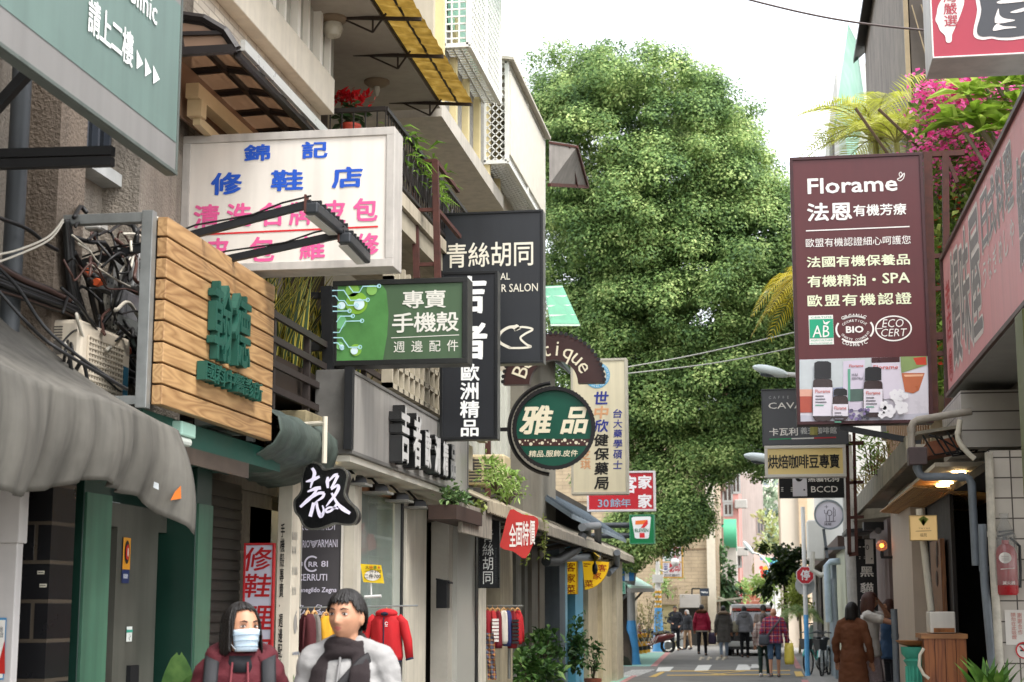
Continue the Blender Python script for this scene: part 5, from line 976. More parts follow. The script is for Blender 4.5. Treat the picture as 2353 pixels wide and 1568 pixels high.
q.poly('photograph', mat('#c5bccb', .35, .05), ph([(800, 100), (985, 85), (985, 520), (860, 520), (800, 420)]), 3.2); q.poly('photograph', gr_, ph([(838, 165), (862, 165), (862, 440), (842, 440)]), 4); q.fit('photo_lettering', pk, 'Florame', *pr(852, 125, 972, 152), lay=4.2); q.fit('photo_lettering', mat('#55525a', .4, 0), 'HUILE', *pr(875, 205, 925, 225), lay=4.2); q.fit('photo_lettering', mat('#55525a', .4, 0), 'ESSENTIELLE', *pr(875, 235, 970, 255), lay=4.2); q.poly('photograph', mat('#4c6159', .4, .2, 9), ph([(860, 340), (975, 335), (975, 440), (860, 445)]), 4.1)
q.poly('photograph', mat('#3a1416', .3, .2, 8), ph([(1042, 70), (1285, 62), (1285, 110), (1045, 115)]), 3); q.poly('photograph', mat('#cbc3cf', .35, .05), ph([(1045, 115), (1285, 108), (1285, 420), (1045, 430)]), 3.1); q.fit('photo_lettering', pk, 'Florame', *pr(1060, 130, 1270, 170), lay=4.2)
bottle(540, 708, 100, 325, 610, 0, 6); bottle(975, 1138, 150, 340, 580, 0, 8); bottle(708, 842, 335, 470, 612, 0, 10)
for x, y, s in ((1240, 390, 48), (1290, 370, 30), (1300, 500, 60), (1150, 480, 40), (1190, 530, 60), (1330, 400, 30), (1270, 440, 40), (1130, 560, 35)):
    for k in range(5): a = k*1.256+x; q.disc('photograph', mat('#dcdadd', .4, .03), ph([(x+s*.55*math.cos(a), y+s*.55*math.sin(a))])[0], s*.45*sc*.267, 13+.1*k, n=10)
for k in range(26): q.disc('photograph', mat(('#5d5575', '#7a6b95', '#3c3b45')[k % 3], .5, 0), ph([(random.uniform(850, 1020), random.uniform(510, 600))])[0], .018, 12+.05*k, n=7)
q.done()
t = thing('steel_bracket', 'rust brown steel ladder frame between the maroon sign and the wall', 'sign frame', (2.0, 17.5, 3.3)); b = MB(); Yf = 17.55
for (x0, y0), (x1, y1), w_ in (((2131, 352), (2146, 960), .09), ((2172, 352), (2178, 960), .07), ((2120, 356), (2215, 352), .06), ((2130, 590), (2180, 588), .05), ((2130, 665), (2180, 662), .05), ((2130, 775), (2180, 772), .08), ((2130, 815), (2180, 812), .05), ((2175, 360), (2200, 420), .04)): b.bar(PY(x0, y0, Yf), PY(x1, y1, Yf), w_)
obj('frame', b, RUST, t); b = MB(); b.bar(PY(1930, 982, Yb_+.1), PY(2116, 1017, Yb_+.1), .06); obj('brace', b, BLACKM, t)
# ================================================================ CAFE SIGNS
r, q = sign_px('cafe_sign', 'dark grey cafe sign with a thin tricolour rule', (1752, 1024), (1946, 891), 21, .2, mat('#4b4c50', .45, .05), mat('#3e4044', .45, .1), .012)
q.cells('lettering', mat('#a5a6a8', .5, 0), 'CAFFE', (1764, 918), (1816, 909), bold=0, fill=.7); q.fit('lettering', w1, 'CAVALI', (1766, 940), (1866, 924), .002); q.fit('lettering', w1, '卡瓦利', (1768, 1002), (1833, 983), .014); q.fit('lettering', mat('#c9cac8', .5, 0), '義式咖啡館', (1840, 998), (1922, 981), .0)
for i, h in enumerate(('#2f8a5c', '#d0cfc9', '#b03038')): q.stroke('rule', mat(h, .5, 0), [(1768+i*51, 1010-i*1.5), (1819+i*51, 1008.5-i*1.5)], .016)
q.done()
r, q = sign_px('coffee_bean_sign', 'yellow gold lightbox with black characters under the grey cafe sign', (1758, 1098), (1943, 1022), 21, .2, mat('#dcc482', .45, .05, 1), mat('#c5c0b8', .4, .08), .04)
q.cells('lettering', mat('#1c1a15', .5, 0), '烘焙咖啡豆專賣', (1765, 1078), (1929, 1045), bold=.02, fill=.92); q.done()
r, q = sign_px('design_shop_sign', 'black and white sign with small dark characters below the gold sign', (1791, 1145), (1938, 1070), 23, .1, mat('#101012', .45, .03), mat('#101012', .4), .008)
q.rect('panel', mat('#d6d4da', .5, 0), (1822, 1141), (1853, 1072), 1); q.fit('lettering', w1, '黑貓花狗', (1857, 1108), (1928, 1089), .016, 2); q.fit('lettering', w1, 'BCCD', (1864, 1132), (1925, 1117), .006, 2)
q.disc('print', mat('#111', .5, 0) if False else BLACKM, (1836, 1099), .05, 2); q.disc('print', mat('#d6d4da', .5, 0), (1840, 1096), .035, 3); q.disc('print', BLACKM, (1848, 1126), .012, 2)
for y in (1121, 1125, 1129): q.stroke('print', w1, [(1795, y), (1800, y)], .008, 2); q.stroke('print', w1, [(1817, y), (1823, y)], .008, 2)
q.done()
t = thing('steel_bracket', 'rust brown frame holding the cafe and coffee bean signs', 'sign frame', (1.1, 21.2, 3)); b = MB(); Yf = 21.25
for (x0, y0), (x1, y1), w_ in (((1945, 985), (1952, 1275), .05), ((1962, 985), (1968, 1275), .04), ((1945, 1020), (1985, 1018), .05), ((1948, 1110), (1985, 1108), .04), ((1950, 1190), (1985, 1188), .04), ((1950, 1275), (1972, 1272), .05)): b.bar(PY(x0, y0, Yf), PY(x1, y1, Yf), w_)
obj('frame', b, RUST, t)
Yr = 29.; c = PY(1905, 1183, Yr); t = thing('round_sign', 'round white sign with cutlery line drawing below the black sign', 'sign', c+V(0, .1, 0)); q = Board(t, (c.x, Yr, c.z), (1, 0, 0), (0, 0, 1)); Rr = 31.5*Yr/3700*1.01
b = MB(); b.tube([c+V(0, .12, 0), c], Rr, 40); obj('drum', b, mat('#d9d6e0', .4, .04), t, smooth=True); q.ring('rim', mat('#8b9499', .4, .1), (0, 0), Rr, .03, .5, px=False, ext=.02); IC = mat('#66626c', .5, 0)
q.stroke('icon', IC, [(1894, 1200), (1920, 1198)], .012); q.stroke('icon', IC, [(1899, 1198), (1898, 1180)], .012); q.stroke('icon', IC, [(1894, 1172), (1895, 1180), (1902, 1180), (1903, 1172)], .012); q.ring('icon', IC, (1906, 1179), .04, .012, ry=.05); q.stroke('icon', IC, [(1906, 1185), (1906, 1198)], .012); q.stroke('icon', IC, [(1915, 1198), (1915, 1166), (1919, 1172), (1919, 1186), (1915, 1187)], .012); q.stroke('icon', IC, [(1899, 1161), (1899, 1169)], .01); q.stroke('icon', IC, [(1895, 1165), (1903, 1165)], .01); q.fit('lettering', IC, '鴻居', (1893, 1208), (1910, 1202), .01); q.done()
b = MB(); b.bar(c+V(-.1, .08, -Rr), c+V(-.05, .08, -Rr-.5), .05).bar(c+V(-.1, .08, -Rr-.35), c+V(.7, .08, -Rr-.3), .05); obj('arm', b, PIPE, t)
# ================================================================ RIGHT NEAR: TILED SHOP
TW_ = brick_mat('#b5aea4', '#4a433d', .17, .17, .35, .035, 'XZ', 0., .08); TWY = brick_mat('#a59f95', '#4a433d', .17, .17, .35, .04, 'YZ', 0., .05)
tS = thing('tiled_shop', 'white square tiled shop wall at the right edge', 'shop', (2.4, 14, 0)); YT = 14.0; xT = PY(2288, 1400, YT).x
b = MB(); b.box(xT, 4.5, YT, YT+.12, 0, 2.95); obj('tiled_wall', b, TW_, tS)
b = MB(); b.box(2.3, 6, 9, 20.6, 2.95, 4.5).box(4.6, 5, 9, 20.6, 4.5, 8); obj('upper_wall', b, mat('#8d857a', .8, .2, 2), tS)
b = MB(); p = PX(2225, 1000, XS); b.box(XS-.02, 2.6, 15.0, 16.6, PX(2265, 990, XS).z, zb-.08); obj('tiled_beam', b, TWY, tS)
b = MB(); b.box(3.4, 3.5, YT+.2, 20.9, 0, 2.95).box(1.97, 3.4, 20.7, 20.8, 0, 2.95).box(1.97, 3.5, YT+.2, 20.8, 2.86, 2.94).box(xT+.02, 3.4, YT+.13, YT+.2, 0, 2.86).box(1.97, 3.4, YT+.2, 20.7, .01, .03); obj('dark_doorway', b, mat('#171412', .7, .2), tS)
b = MB(); b.box(1.98, 2.02, 18.1, 20.6, 0, 2.86); obj('door_surround', b, mat('#1d1613', .6, .2), tS)
b = MB(); p, e = PX(2143, 1395, 1.9), PX(2166, 1395, 1.9); b.box(1.9, 1.95, e.y, p.y, 0, 2.4)
obj('timber_panel', b, wood_mat('#54301a', '#8a5a30', 2), tS)
b = MB()
for x, y in ((2153, 1263), (2153, 1287), (2153, 1330)): p = PX(x, y, 1.895); b.ell(p, (.01, .1, .09))
obj('panel_emblem', b, mat('#3b2417', .6, .1), tS)
b = MB(); b.box(1.8, 2.6, 20.9, 24.2, 0, 3.2); obj('beige_pier', b, mat('#c4b29f', .6, .08, 3, streak=.1), tS)
b = MB(); b.box(1.85, 2.6, 25.6, 30, 0, 3.0); obj('purple_wall', b, mat('#85736f', .6, .08, 3), tS)
b = MB(); b.box(2.3, 2.6, 24.2, 25.6, 0, 3); obj('door_recess', b, mat('#2b2523', .6, .1), tS)
b = MB(); p = PX(2335, 1395, 1.72); b.box(1.73, 2.6, 11.0, 11.35, 0, zb-.05); obj('olive_post', b, mat('#59602f', .5, .15, 3), tS, bevel=.01)
# eave with reed lining
ev = thing('shop_eave', 'stained concrete eave with reed mat lining and warm downlights', 'eave', (1.5, 18, 3)); XE = 1.45; zE = PX(2087, 1030, XE).z
b = MB(); b.par((XE, 17.0, zE-.12), (0, 10.0, 0), (.06, 0, 0), (0, 0, .27)); obj('gutter', b, mat('#8d8674', .75, .35, 6, streak=.5), ev)
b = MB(); b.box(XE+.06, 2.3, 17.0, 26.8, zE-.02, zE+.06); obj('slab', b, mat('#8f887b', .8, .2, 4, streak=.2), ev)
b = MB(); b.box(XE+.2, 2.3, 16.2, 22.5, zE-.24, zE-.2); obj('soffit', b, mat('#cbc2ae', .5, .1, 4), ev)
b = MB(); RE = wood_mat('#8a5a26', '#c0904e', 1, 3)
for k in range(26): b.bar((XE+.12+k*.035, 17.6, zE-.33-.004*k), (XE+.12+k*.035, 22.8, zE-.3-.004*k), .03, .02)
obj('reed_mat', b, RE, ev)
for x, y in ((2203, 1086), (2175, 1108), (2166, 1115)):
    p = PZ(x, y, zE-.25); b = MB(); b.cyl(p, p-V(0, 0, .015), .07); obj('downlight', b, mat('#ffd592', .4, 0, emit=9), ev)
ev2 = thing('shop_eave', 'weedy concrete eave farther along beside the white pole', 'eave', (1.5, 26, 3)); p = PX(1964, 1180, XE)
b = MB(); b.par((XE-.02, 27.0, zE-.2), (0, 4, 0), (.9, 0, .1), (0, 0, .22)); obj('slab', b, mat('#98917f', .8, .3, 5, streak=.4), ev2)
t = thing('eave_weeds', 'dry weeds growing along the right hand concrete eave', 'plant', (1.3, 21, zE))
b = leaves(260, lambda: (V(XE+random.gauss(.08, .06), random.uniform(20, 27), zE+.15+random.uniform(0, .25)), V(random.gauss(-.2, .5), random.gauss(0, .5), .9)), .16, .1); obj('stems', b, leaf_mat('#6b5a34', '#9a8a55', '#7d8f4a', .3, 5), t, recalc=False)
t = thing('eave_shrub', 'small fresh green shrub above the right hand eave', 'plant', PY(2008, 1040, 21.5)); cb = PY(2006, 1050, 21.5)
b = leaves(150, lambda: (cb+V(random.gauss(0, .12), random.gauss(0, .15), random.uniform(-.25, .3)), V(random.gauss(0, .7), random.gauss(0, .7), .6)), .13, .3); obj('leaves', b, leaf_mat('#6e8f42', '#9dbb66', '#c4d68f', .35, 5), t, recalc=False)
b = MB()
for k in range(4): b.tube([(cb.x+.03*k-.05, cb.y, zE+.1), (cb.x+.06*k-.1, cb.y, cb.z+.15)], .008, 5)
obj('stem', b, mat('#5b4a30', .8, .1), t)
wbk = thing('striped_wall', 'cream wall with vertical brown strips behind the right eave', 'wall', (2.2, 24, 3)); b = MB(); b.box(2.0, 2.3, 20.0, 27, zE+.1, 5.2)
obj('wall', b, mat('#c2b094', .7, .1), wbk); b = MB()
for k in range(22): b.box(1.975, 2.0, 20.1+k*.31, 20.22+k*.31, zE+.12, 5.1)
obj('strip', b, mat('#8d6f50', .7, .2), wbk)
# pipes and boxes on the near right
def pipe(label, P, rr, m, Y, name='pipe'):
    pts = [PY(x, y, Y+(d[0] if d else 0)) for x, y, *d in P]; out = []
    for i, p in enumerate(pts):
        if 0 < i < len(pts)-1: a = (pts[i-1]-p).normalized()*rr*1.6; e = (pts[i+1]-p).normalized()*rr*1.6; out += [p+a, p+(a+e)*.35, p+e]
        else: out.append(p)
    b = MB(); b.tube(out, rr, 12); t = obj(name, b, m, None, smooth=True, loc=pts[0]); tag(t, label, 'pipe', 'pipes on the right hand shop')
    for i in range(1, len(pts)-1): b = MB(); a = (pts[i-1]-pts[i]).normalized(); b.cyl(pts[i]+a*rr*1.7, pts[i]+a*rr*3, rr*1.15); obj('collar', b, m, t, smooth=True)
pipe('pale pipe turning down from the tiled beam beside the maroon sign', [(2095, 1030), (2094, 968), (2232, 945)], .034, mat('#a39a8c', .5, .2, 6, streak=.3), 15.0)
pipe('dark grey drain pipe with two elbows under the rusty tray', [(2108, 1066), (2109, 1096), (2232, 1096), (2243, 1300)], .037, PIPE, 14.9)
pipe('white flexible pipe curving down the tiled beam', [(2206, 965), (2199, 1010), (2222, 1040), (2240, 1055)], .024, IVORY, 14.7)
pipe('grey upright pipe beside the doorway', [(2257, 1205), (2262, 1330), (2283, 1560)], .035, PIPE, 14.0); pipe('peeling white upright pipe at the tiled wall corner', [(2272, 1040), (2280, 1250), (2302, 1600)], .034, mat('#b9b3a5', .6, .3, 9, streak=.4), 13.9)
pipe('slim grey pipe standing against the beige pier', [(2054, 1400), (2058, 1480), (2062, 1600)], .04, PIPE, 20.6); pipe('crooked pale pole behind the lit square sign', [(2112, 1170), (2122, 1245), (2140, 1404)], .035, IVORY, 16.2)
t = thing('downpipe_box', 'brown square gutter box on the eave end', 'box', PY(2110, 1065, 14.7)); b = MB(); a, e = PY(2089, 1068, 14.8), PY(2130, 1027, 14.8); b.box(a.x, e.x, 14.8, 15.0, a.z, e.z); obj('box', b, mat('#4c3f3e', .6, .2), t, bevel=.008)
t = thing('rusty_tray', 'rust stained metal tray above the grey drain pipe', 'tray', PY(2165, 1040, 15.3)); a, e = PY(2134, 1048, 15.3), PY(2202, 1010, 15.3); b = MB(); b.par(a, V(e.x-a.x, 0, .05), (0, .6, 0), (0, 0, .13)); obj('tray', b, mat('#7a4a32', .8, .5, 7), t)
b = MB(); b.par(a+V(-.1, 0, .2), V(e.x-a.x+.15, 0, .06), (0, .6, 0), (0, 0, .03)); obj('cover_sheet', b, mat('#8f8877', .7, .3), t)
for k in range(6): cable2 = MB(); p = PY(2120+k*14, 1000+random.uniform(-10, 10), 15.2); cable2.tube([p, p+V(.1, 0, -.1+random.uniform(-.1, .1)), p+V(.3, .05, -.15), p+V(.5, .05, .05)], .01, 6); tag(obj('cable', cable2, CABLE, None, smooth=True, loc=p), 'loose dark cable over the rusty tray', 'cable', 'cables over the rusty tray')
r, q = sign_px('wine_shop_sign', 'glowing cream square sign with a green plant emblem on a pole', (2091, 1243), (2153, 1184), 16, .07, mat('#c9a870', .4, .04, 2, emit=.12), mat('#b59a68', .5), .008)
for a in range(-3, 4): q.stroke('emblem', mat('#8f9a3c', .5, 0), [(2122, 1208), (2122+a*3.2, 1192-2*(3-abs(a)))], [.008, .02], 1)
q.cells('lettering', mat('#7a6640', .5, 0), 'TWINE', (2110, 1217), (2138, 1212), bold=0); q.cells('lettering', mat('#7a6640', .5, 0), '福見', (2114, 1234), (2130, 1226), bold=0); q.stroke('lettering', mat('#8a7550', .5, 0), [(2104, 1221), (2140, 1220)], .006); q.done()
Yc = 14.6; t = thing('timber_cabinet', 'plank fronted timber cabinet by the doorway', 'cabinet', PY(2168, 1560, Yc)); a, e = PY(2122, 1457, Yc), PY(2220, 1457, Yc)
b = MB(); wd = (e.x-a.x)/4
for k in range(4): b.box(a.x+k*wd+.003, a.x+(k+1)*wd-.003, Yc, Yc+.02, .04, a.z-.04)
obj('front_planks', b, wood_mat('#6b3416', '#9a5a2a', 2), t); b = MB(); b.box(a.x, e.x, Yc+.021, Yc+.55, .02, a.z-.04); obj('carcass', b, wood_mat('#5a2c14', '#84491f', 2), t); b = MB(); b.box(a.x-.02, e.x+.01, Yc-.02, Yc+.57, a.z-.04, a.z); obj('top', b, wood_mat('#7a4a26', '#a5713f', 0), t)
t = thing('white_box', 'rust stained white box on top of the timber cabinet', 'box', PY(2165, 1455, Yc)); x0, x1 = PY(2137, 1430, Yc+.05).x, PY(2196, 1430, Yc+.05).x; z1 = PY(2165, 1406, Yc+.05).z; b = MB(); b.box(x0, x1, Yc+.06, Yc+.4, a.z+.005, z1); obj('casing', b, mat('#c9c3b8', .5, .08, 5, streak=.15), t, bevel=.01); b = MB(); b.box(x0+.03, x1-.01, Yc+.055, Yc+.07, a.z+.012, a.z+.05); obj('rust_patch', b, mat('#8d5a30', .8, .5, 14), t)
t = thing('pedestal', 'teal fluted pedestal carrying a brown bowl', 'pedestal', PY(2102, 1560, 14.9)); c = PY(2102, 1487, 14.9); c0 = V(c.x, 14.95, 0); h = c.z
b = MB(); n = 40; rings = []
for zz_, rr in ((0, .12), (.1, .12), (.14, .09), (h-.16, .075), (h-.12, .1), (h-.1, .08), (h-.06, .115), (h, .12)):
    rings.append((c0+V(0, 0, zz_), rr, rr))
b.loft(rings, 24)
for k in range(14): a_ = 2*PI*k/14; b.tube([c0+V(.086*math.cos(a_), .086*math.sin(a_), .15), c0+V(.074*math.cos(a_), .074*math.sin(a_), h-.17)], .013, 6)
obj('column', b, mat('#3f9a82', .6, .2, 8), t, smooth=True)
bw = thing('bowl', 'brown wooden bowl on the teal pedestal', 'bowl', c0+V(0, 0, h)); b = MB(); b.lathe(c0+V(0, 0, h), [(.05, 0.002), (.12, .02), (.16, .05), (.165, .055), (.15, .052), (.05, .02)], 24); obj('bowl_body', b, mat('#8f5f33', .5, .2), bw, smooth=True)
t = thing('hose', 'white hose curving down the cabinet side', 'hose', PY(2125, 1520, 14.5)); b = MB(); b.tube([PY(*p, 14.5) for p in ((2123, 1490), (2114, 1505), (2112, 1530), (2122, 1550), (2135, 1560))], .014, 8); obj('tube', b, IVORY, t, smooth=True)
# fire extinguisher
Ye = YT-.1; c0, c1 = PY(2315, 1368, Ye), PY(2311, 1250, Ye); L = c1.z-c0.z; rr = .088; o = V((c0.x+c1.x)/2, Ye, c0.z); t = thing('fire_extinguisher', 'red fire extinguisher hung on the white tiled wall', 'fire extinguisher', o)
b = MB(); b.lathe(o, [(.075, 0), (rr, .02), (rr, L-.08), (rr*.8, L-.03), (.03, L), (.03, L+.03)], 24); obj('cylinder', b, mat('#a01620', .3, .12, 8, coat=.4), t, smooth=True)
b = MB(); b.tube([o+V(0, 0, L+.02), o+V(0, 0, L+.06)], .02, 8).bar(o+V(-.06, 0, L+.06), o+V(.07, 0, L+.09), .02).bar(o+V(-.05, 0, L+.1), o+V(.07, 0, L+.11), .015); obj('valve', b, BLACKM, t); b = MB(); b.tube([o+V(.04, 0, L+.05), o+V(.11, -.02, L-.02), o+V(.11, 0, .2), o+V(.1, 0, .06)], .012, 8); obj('hose', b, BLACKM, t, smooth=True)
q = Board(t, o+V(0, -rr-.003, 0), (1, 0, 0), (0, 0, 1)); q.disc('round_label', mat('#d5cfc8', .4, 0), (-.02, L*.72), .05, 1, ry=.045, px=False)
for k in range(3): q.stroke('label_print', mat('#6b5550', .4, 0), [(-.05, L*.75-k*.015), (.01, L*.75-k*.015)], .004, 2, px=False)
q.cells('label_print', mat('#d9c9c4', .4, 0), '滅火器', (-.05, L*.2), (.05, L*.27), lay=1, px=False); q.stroke('label_print', mat('#d9c9c4', .4, 0), [(-.06, L*.5), (.05, L*.52)], .006, 1, px=False); q.done()
b = MB(); b.lathe(o+V(0, 0, .08), [(.098, 0), (.105, .1), (.1, L*.6), (.09, L*.95), (.03, L+.12), (.04, L+.17)], 14); bag_ = obj('plastic_cover', b, glass_mat('#e8e8e6', .15, .86), t, smooth=True)
t = thing('wall_notice', 'white paper notice with red characters taped on the tiles', 'notice', PY(2335, 1440, YT)); q = Board(t, (xT, YT-.006, 0), (1, 0, 0), (0, 0, 1)); q.rect('sheet', mat('#cfcac2', .6, .04), (2312, 1482), (2375, 1402), 0); q.cells('lettering', mat('#c08a80', .5, 0), '請勿在此吸煙', (2326, 1470), (2333, 1408), 'v'); q.cells('lettering', mat('#c08a80', .5, 0), '謝謝合作', (2340, 1460), (2347, 1408), 'v'); q.done()
t = thing('no_smoking_sign', 'round red no smoking sticker at the right edge', 'sign', PY(2350, 1495, YT)); q = Board(t, (xT, YT-.006, 0), (1, 0, 0), (0, 0, 1)); q.disc('sheet', mat('#d2ccc6', .5, 0), (2353, 1495), .07, 0); q.ring('print', mat('#b52a2c', .5, 0), (2353, 1495), .062, .012, 1); q.stroke('print', BLACKM, [(2344, 1495), (2366, 1495)], .014, 1); q.stroke('print', mat('#b52a2c', .5, 0), [(2343, 1485), (2364, 1506)], .012, 2); q.done()
t = thing('red_plaque', 'small dark red plaque on the olive post', 'sign', PX(2340, 1265, 1.73)); q = Board(t, (1.726, 11.35, 0), (0, -1, 0), (0, 0, 1)); u_ = .03
q.rect('plate', mat('#7a2226', .5, .05), (u_, PX(2340, 1290, 1.73).z), (u_+.2, PX(2340, 1208, 1.73).z), 0, px=False); q.cells('lettering', mat('#c9b0a8', .5, 0), '營業中', (u_+.05, PX(2340, 1287, 1.73).z), (u_+.15, PX(2340, 1211, 1.73).z), 'v', px=False); q.done()
t = thing('broadleaf_plant', 'broad leaved green plant in front of the tiled wall, bottom right', 'potted plant', PY(2285, 1600, 12)); c = PY(2280, 1600, 12)
b = MB()
for k in range(26): a_ = random.uniform(0, 2*PI); blade(b, V(c.x+random.gauss(0, .04), 12+random.gauss(0, .04), c.z-.12), (math.cos(a_)*1.1, math.sin(a_)*1.1), random.uniform(.3, .48), random.uniform(.07, .1))
obj('leaves', b, leaf_mat('#2e4a1c', '#5c8a34', '#a3bd62', .3, 6), t, recalc=False); b = MB(); b.lathe((c.x, 12, 0), [(.16, 0), (.2, .35), (.17, .5), (.22, c.z-.12), (.19, c.z-.14)], 18); obj('pot', b, mat('#6b4a38', .7, .2), t, smooth=True)
# black banner and pole lamp by the doorway
YB = 26.5; r, q = sign_px('cat_banner', 'tall black vertical banner with white panel and characters by the brown wall', (1973, 1465), (2012, 1238), YB, .04, mat('#121113', .5, .04), mat('#121113', .5), .006)
q.rect('panel', w1, (1989, 1296), (2006, 1240), 1); q.ring('print', BLACKM, (1993, 1258), .02, .01, 2, ry=.035); q.disc('print', BLACKM, (2003, 1284), .012, 2); q.disc('print', w1, (1976, 1257), .018, 1, ry=.009); q.disc('print', w1, (1985, 1257), .018, 1, ry=.009)
for y in (1280, 1284): q.stroke('print', w1, [(1974, y), (1977, y)], .008); q.stroke('print', w1, [(1985, y), (1988, y)], .008)
for ch, y in (('黑', 1326), ('貓', 1363), ('花', 1400), ('狗', 1437)): q.fit('lettering', w1, ch, (1977, y), (2007, y-24), .02)
q.fit('lettering', w1, 'BCCD', (1982, 1455), (2012, 1447), .004); q.done()
t = thing('globe_lamp', 'clear globe wall lamp with glowing orange bulb', 'lamp', PY(2026, 1255, 24)); c = PY(2026, 1254, 24.1); b = MB(); b.ell(c, .085, 16, 10); obj('globe', b, glass_mat('#d8d4cc', .05, .7), t, smooth=True); b = MB(); b.ell(c, .03); obj('bulb', b, mat('#ff7a2a', .4, 0, emit=5), t, smooth=True)
b = MB(); b.bar(c+V(0, 0, -.08), c+V(0, 0, -.16), .05).bar(c+V(-.02, 0, -.17), c+V(.18, 0, -.17), .035).bar(c+V(.18, 0, -.1), c+V(.18, 0, -.24), .03); obj('arm', b, BLACKM, t)
t = thing('black_canopy', 'black metal canopy with bare projector under the right eave', 'canopy', PY(1990, 1220, 25)); b = MB(); p = PY(1940, 1200, 25.5); b.par(PY(1945, 1225, 25.5), (.4, 0, .02), (0, 1.5, .0), (0, 0, .06)).par(PY(1985, 1218, 25), (.3, 0, 0), (0, .3, 0), (0, 0, .12)); obj('sheet', b, BLACKM, t)
b = MB(); b.cyl(PY(2018, 1220, 25), PY(2018, 1220, 24.8), .05); obj('projector', b, mat('#3c3c3e', .3, .1), t)
# ================================================================ RIGHT TERRACE PLANTS
BOU = leaf_mat('#cf3a86', '#ea64ac', '#f49ccb', .4, 5); BGR = leaf_mat('#3f5a26', '#7d9a44', '#b5c46c', .35, 3)
t = thing('bougainvillea', 'pink flowering bougainvillea tumbling above the pink fascia sign', 'shrub', (2.5, 17.5, 4.2)); cl = []
for k in range(46):
    px_, py_ = random.uniform(2112, 2345), random.uniform(165, 420); 
    if px_ < 2150 and py_ < 180: continue
    cl.append(PY(px_, py_, random.uniform(18.3, 19.6)))
for px_, py_ in ((2135, 200), (2150, 260), (2165, 320), (2130, 335), (2155, 370), (2190, 180), (2215, 175), (2240, 190), (2205, 230), (2220, 300), (2260, 350), (2300, 250), (2290, 330), (2120, 340), (2145, 210), (2200, 200), (2230, 215), (2180, 225)): cl.append(PY(px_, py_, 18.4))
b = leaves(2600, lambda: (lambda c: (c+V(random.gauss(0, .1), random.gauss(0, .1), random.gauss(0, .1)), V(random.gauss(-.2, .8), random.gauss(-.5, .6), random.gauss(.2, .6))))(random.choice(cl)), .065, .8); obj('flowers', b, BOU, t, recalc=False)
b = leaves(8500, lambda: (PY(random.uniform(2105, 2400), random.uniform(200, 900), random.uniform(18.55, 20.0)), V(random.gauss(-.3, .8), random.gauss(-.5, .6), random.gauss(.2, .6))), .125, .55); obj('leaves', b, BGR, t, recalc=False)
b = leaves(260, lambda: (PY(random.uniform(2110, 2340), random.uniform(420, 860), 18.6), V(random.gauss(-.2, .8), random.gauss(-.5, .6), .2)), .06, .7); obj('red_flowers', b, leaf_mat('#b8322a', '#d9523f', '#e8706a', .3, 5), t, recalc=False)
b = MB()
for k in range(16): p = PY(random.uniform(2110, 2350), random.uniform(560, 900), 19.6); b.tube([p, p+V(random.gauss(0, .4), -.2, .8), p+V(random.gauss(0, .6), -.5, 1.7)], .02, 5)
obj('stems', b, mat('#5d4c38', .8, .2), t)
t = thing('frangipani', 'broad strap leaved frangipani branches above the pink fascia sign', 'shrub', (2.6, 17.8, 4.5)); b = MB(); s = MB()
for px_, py_, L in ((2200, 205, .45), (2215, 260, .5), (2185, 275, .5), (2250, 215, .45), (2290, 190, .45), (2320, 230, .5), (2240, 290, .45), (2300, 290, .5), (2335, 180, .45), (2260, 170, .4)):
    c = PY(px_+20, py_+10, 17.9); s.tube([c+V(.5, .3, -.8), c+V(.2, .15, -.3), c], .022, 6)
    lb_ = leaves(12, lambda: (c+V(random.gauss(0, .03), random.gauss(0, .03), 0), V(math.cos(random.uniform(0, 6.3))*1.6, random.gauss(-.6, .8), .45)), L*.95, .27, droop=.3); b.add(lb_.v, lb_.f)
obj('leaves', b, leaf_mat('#58761f', '#8fae3c', '#c3d46e', .4, 4), t, recalc=False); obj('branches', s, mat('#8d8270', .8, .15), t)
def palm(label, base, crown, nf, L, cols, droop=1., dirs=None, ry=None):
    t = thing('palm', label, 'palm', base); s = MB(); b = MB(); base, crown = V(base), V(crown); s.tube([base, base.lerp(crown, .5)+V(.03, 0, 0), crown], [.05, .04, .035], 8)
    for k in range(nf):
        a_ = dirs[k] if dirs else 2*PI*k/nf+random.uniform(-.3, .3); l = L*random.uniform(.75, 1.1); up = random.uniform(.5, 1.1); d = V(math.cos(a_), math.sin(a_), 0); pts = []
        for i in range(9): f = i/8; pts.append(crown+d*l*f*(.55+.25*f)+V(0, 0, l*(up*f-droop*1.15*f*f)))
        s.tube(pts, [.014*(1-i/10) for i in range(9)], 5, cap=False)
        n = 30
        for i in range(3, n):
            f = i/n*7.99; j = int(f); p = pts[j].lerp(pts[j+1], f-j); tg = (pts[j+1]-pts[j]).normalized(); sd = tg.cross(V(0, 0, 1)); sd = sd.normalized() if sd.length > .05 else V(d.y, -d.x, 0); ll = l*.42*math.sin(PI*(.12+.86*i/n))**.7
            for sg in (-1, 1):
                e = p+(sd*sg*.8+tg*.55+V(0, 0, .12)).normalized()*ll; m_ = p.lerp(e, .5)+V(0, 0, .03*ll); e = e-V(0, 0, .25*ll*droop); w_ = tg*.011; b.add([p-w_*.4, p+w_*.4, m_+w_, e, m_-w_], [(0, 1, 2, 4), (4, 2, 3)])
    obj('fronds', b, leaf_mat(*cols, .45, 3), t, recalc=False); obj('trunk', s, mat('#8f8a4e', .7, .2), t)
YC = ('#9aa23a', '#c9cc5c', '#e2e29a')
palm('yellow green palm spraying up behind the maroon sign top', PY(2020, 560, 21), PY(2012, 330, 21), 14, 1.35, YC, .62); palm('second yellow palm arching left over the maroon sign', PY(2075, 560, 20.5), PY(2060, 330, 20.5), 11, 1.3, YC, .62)
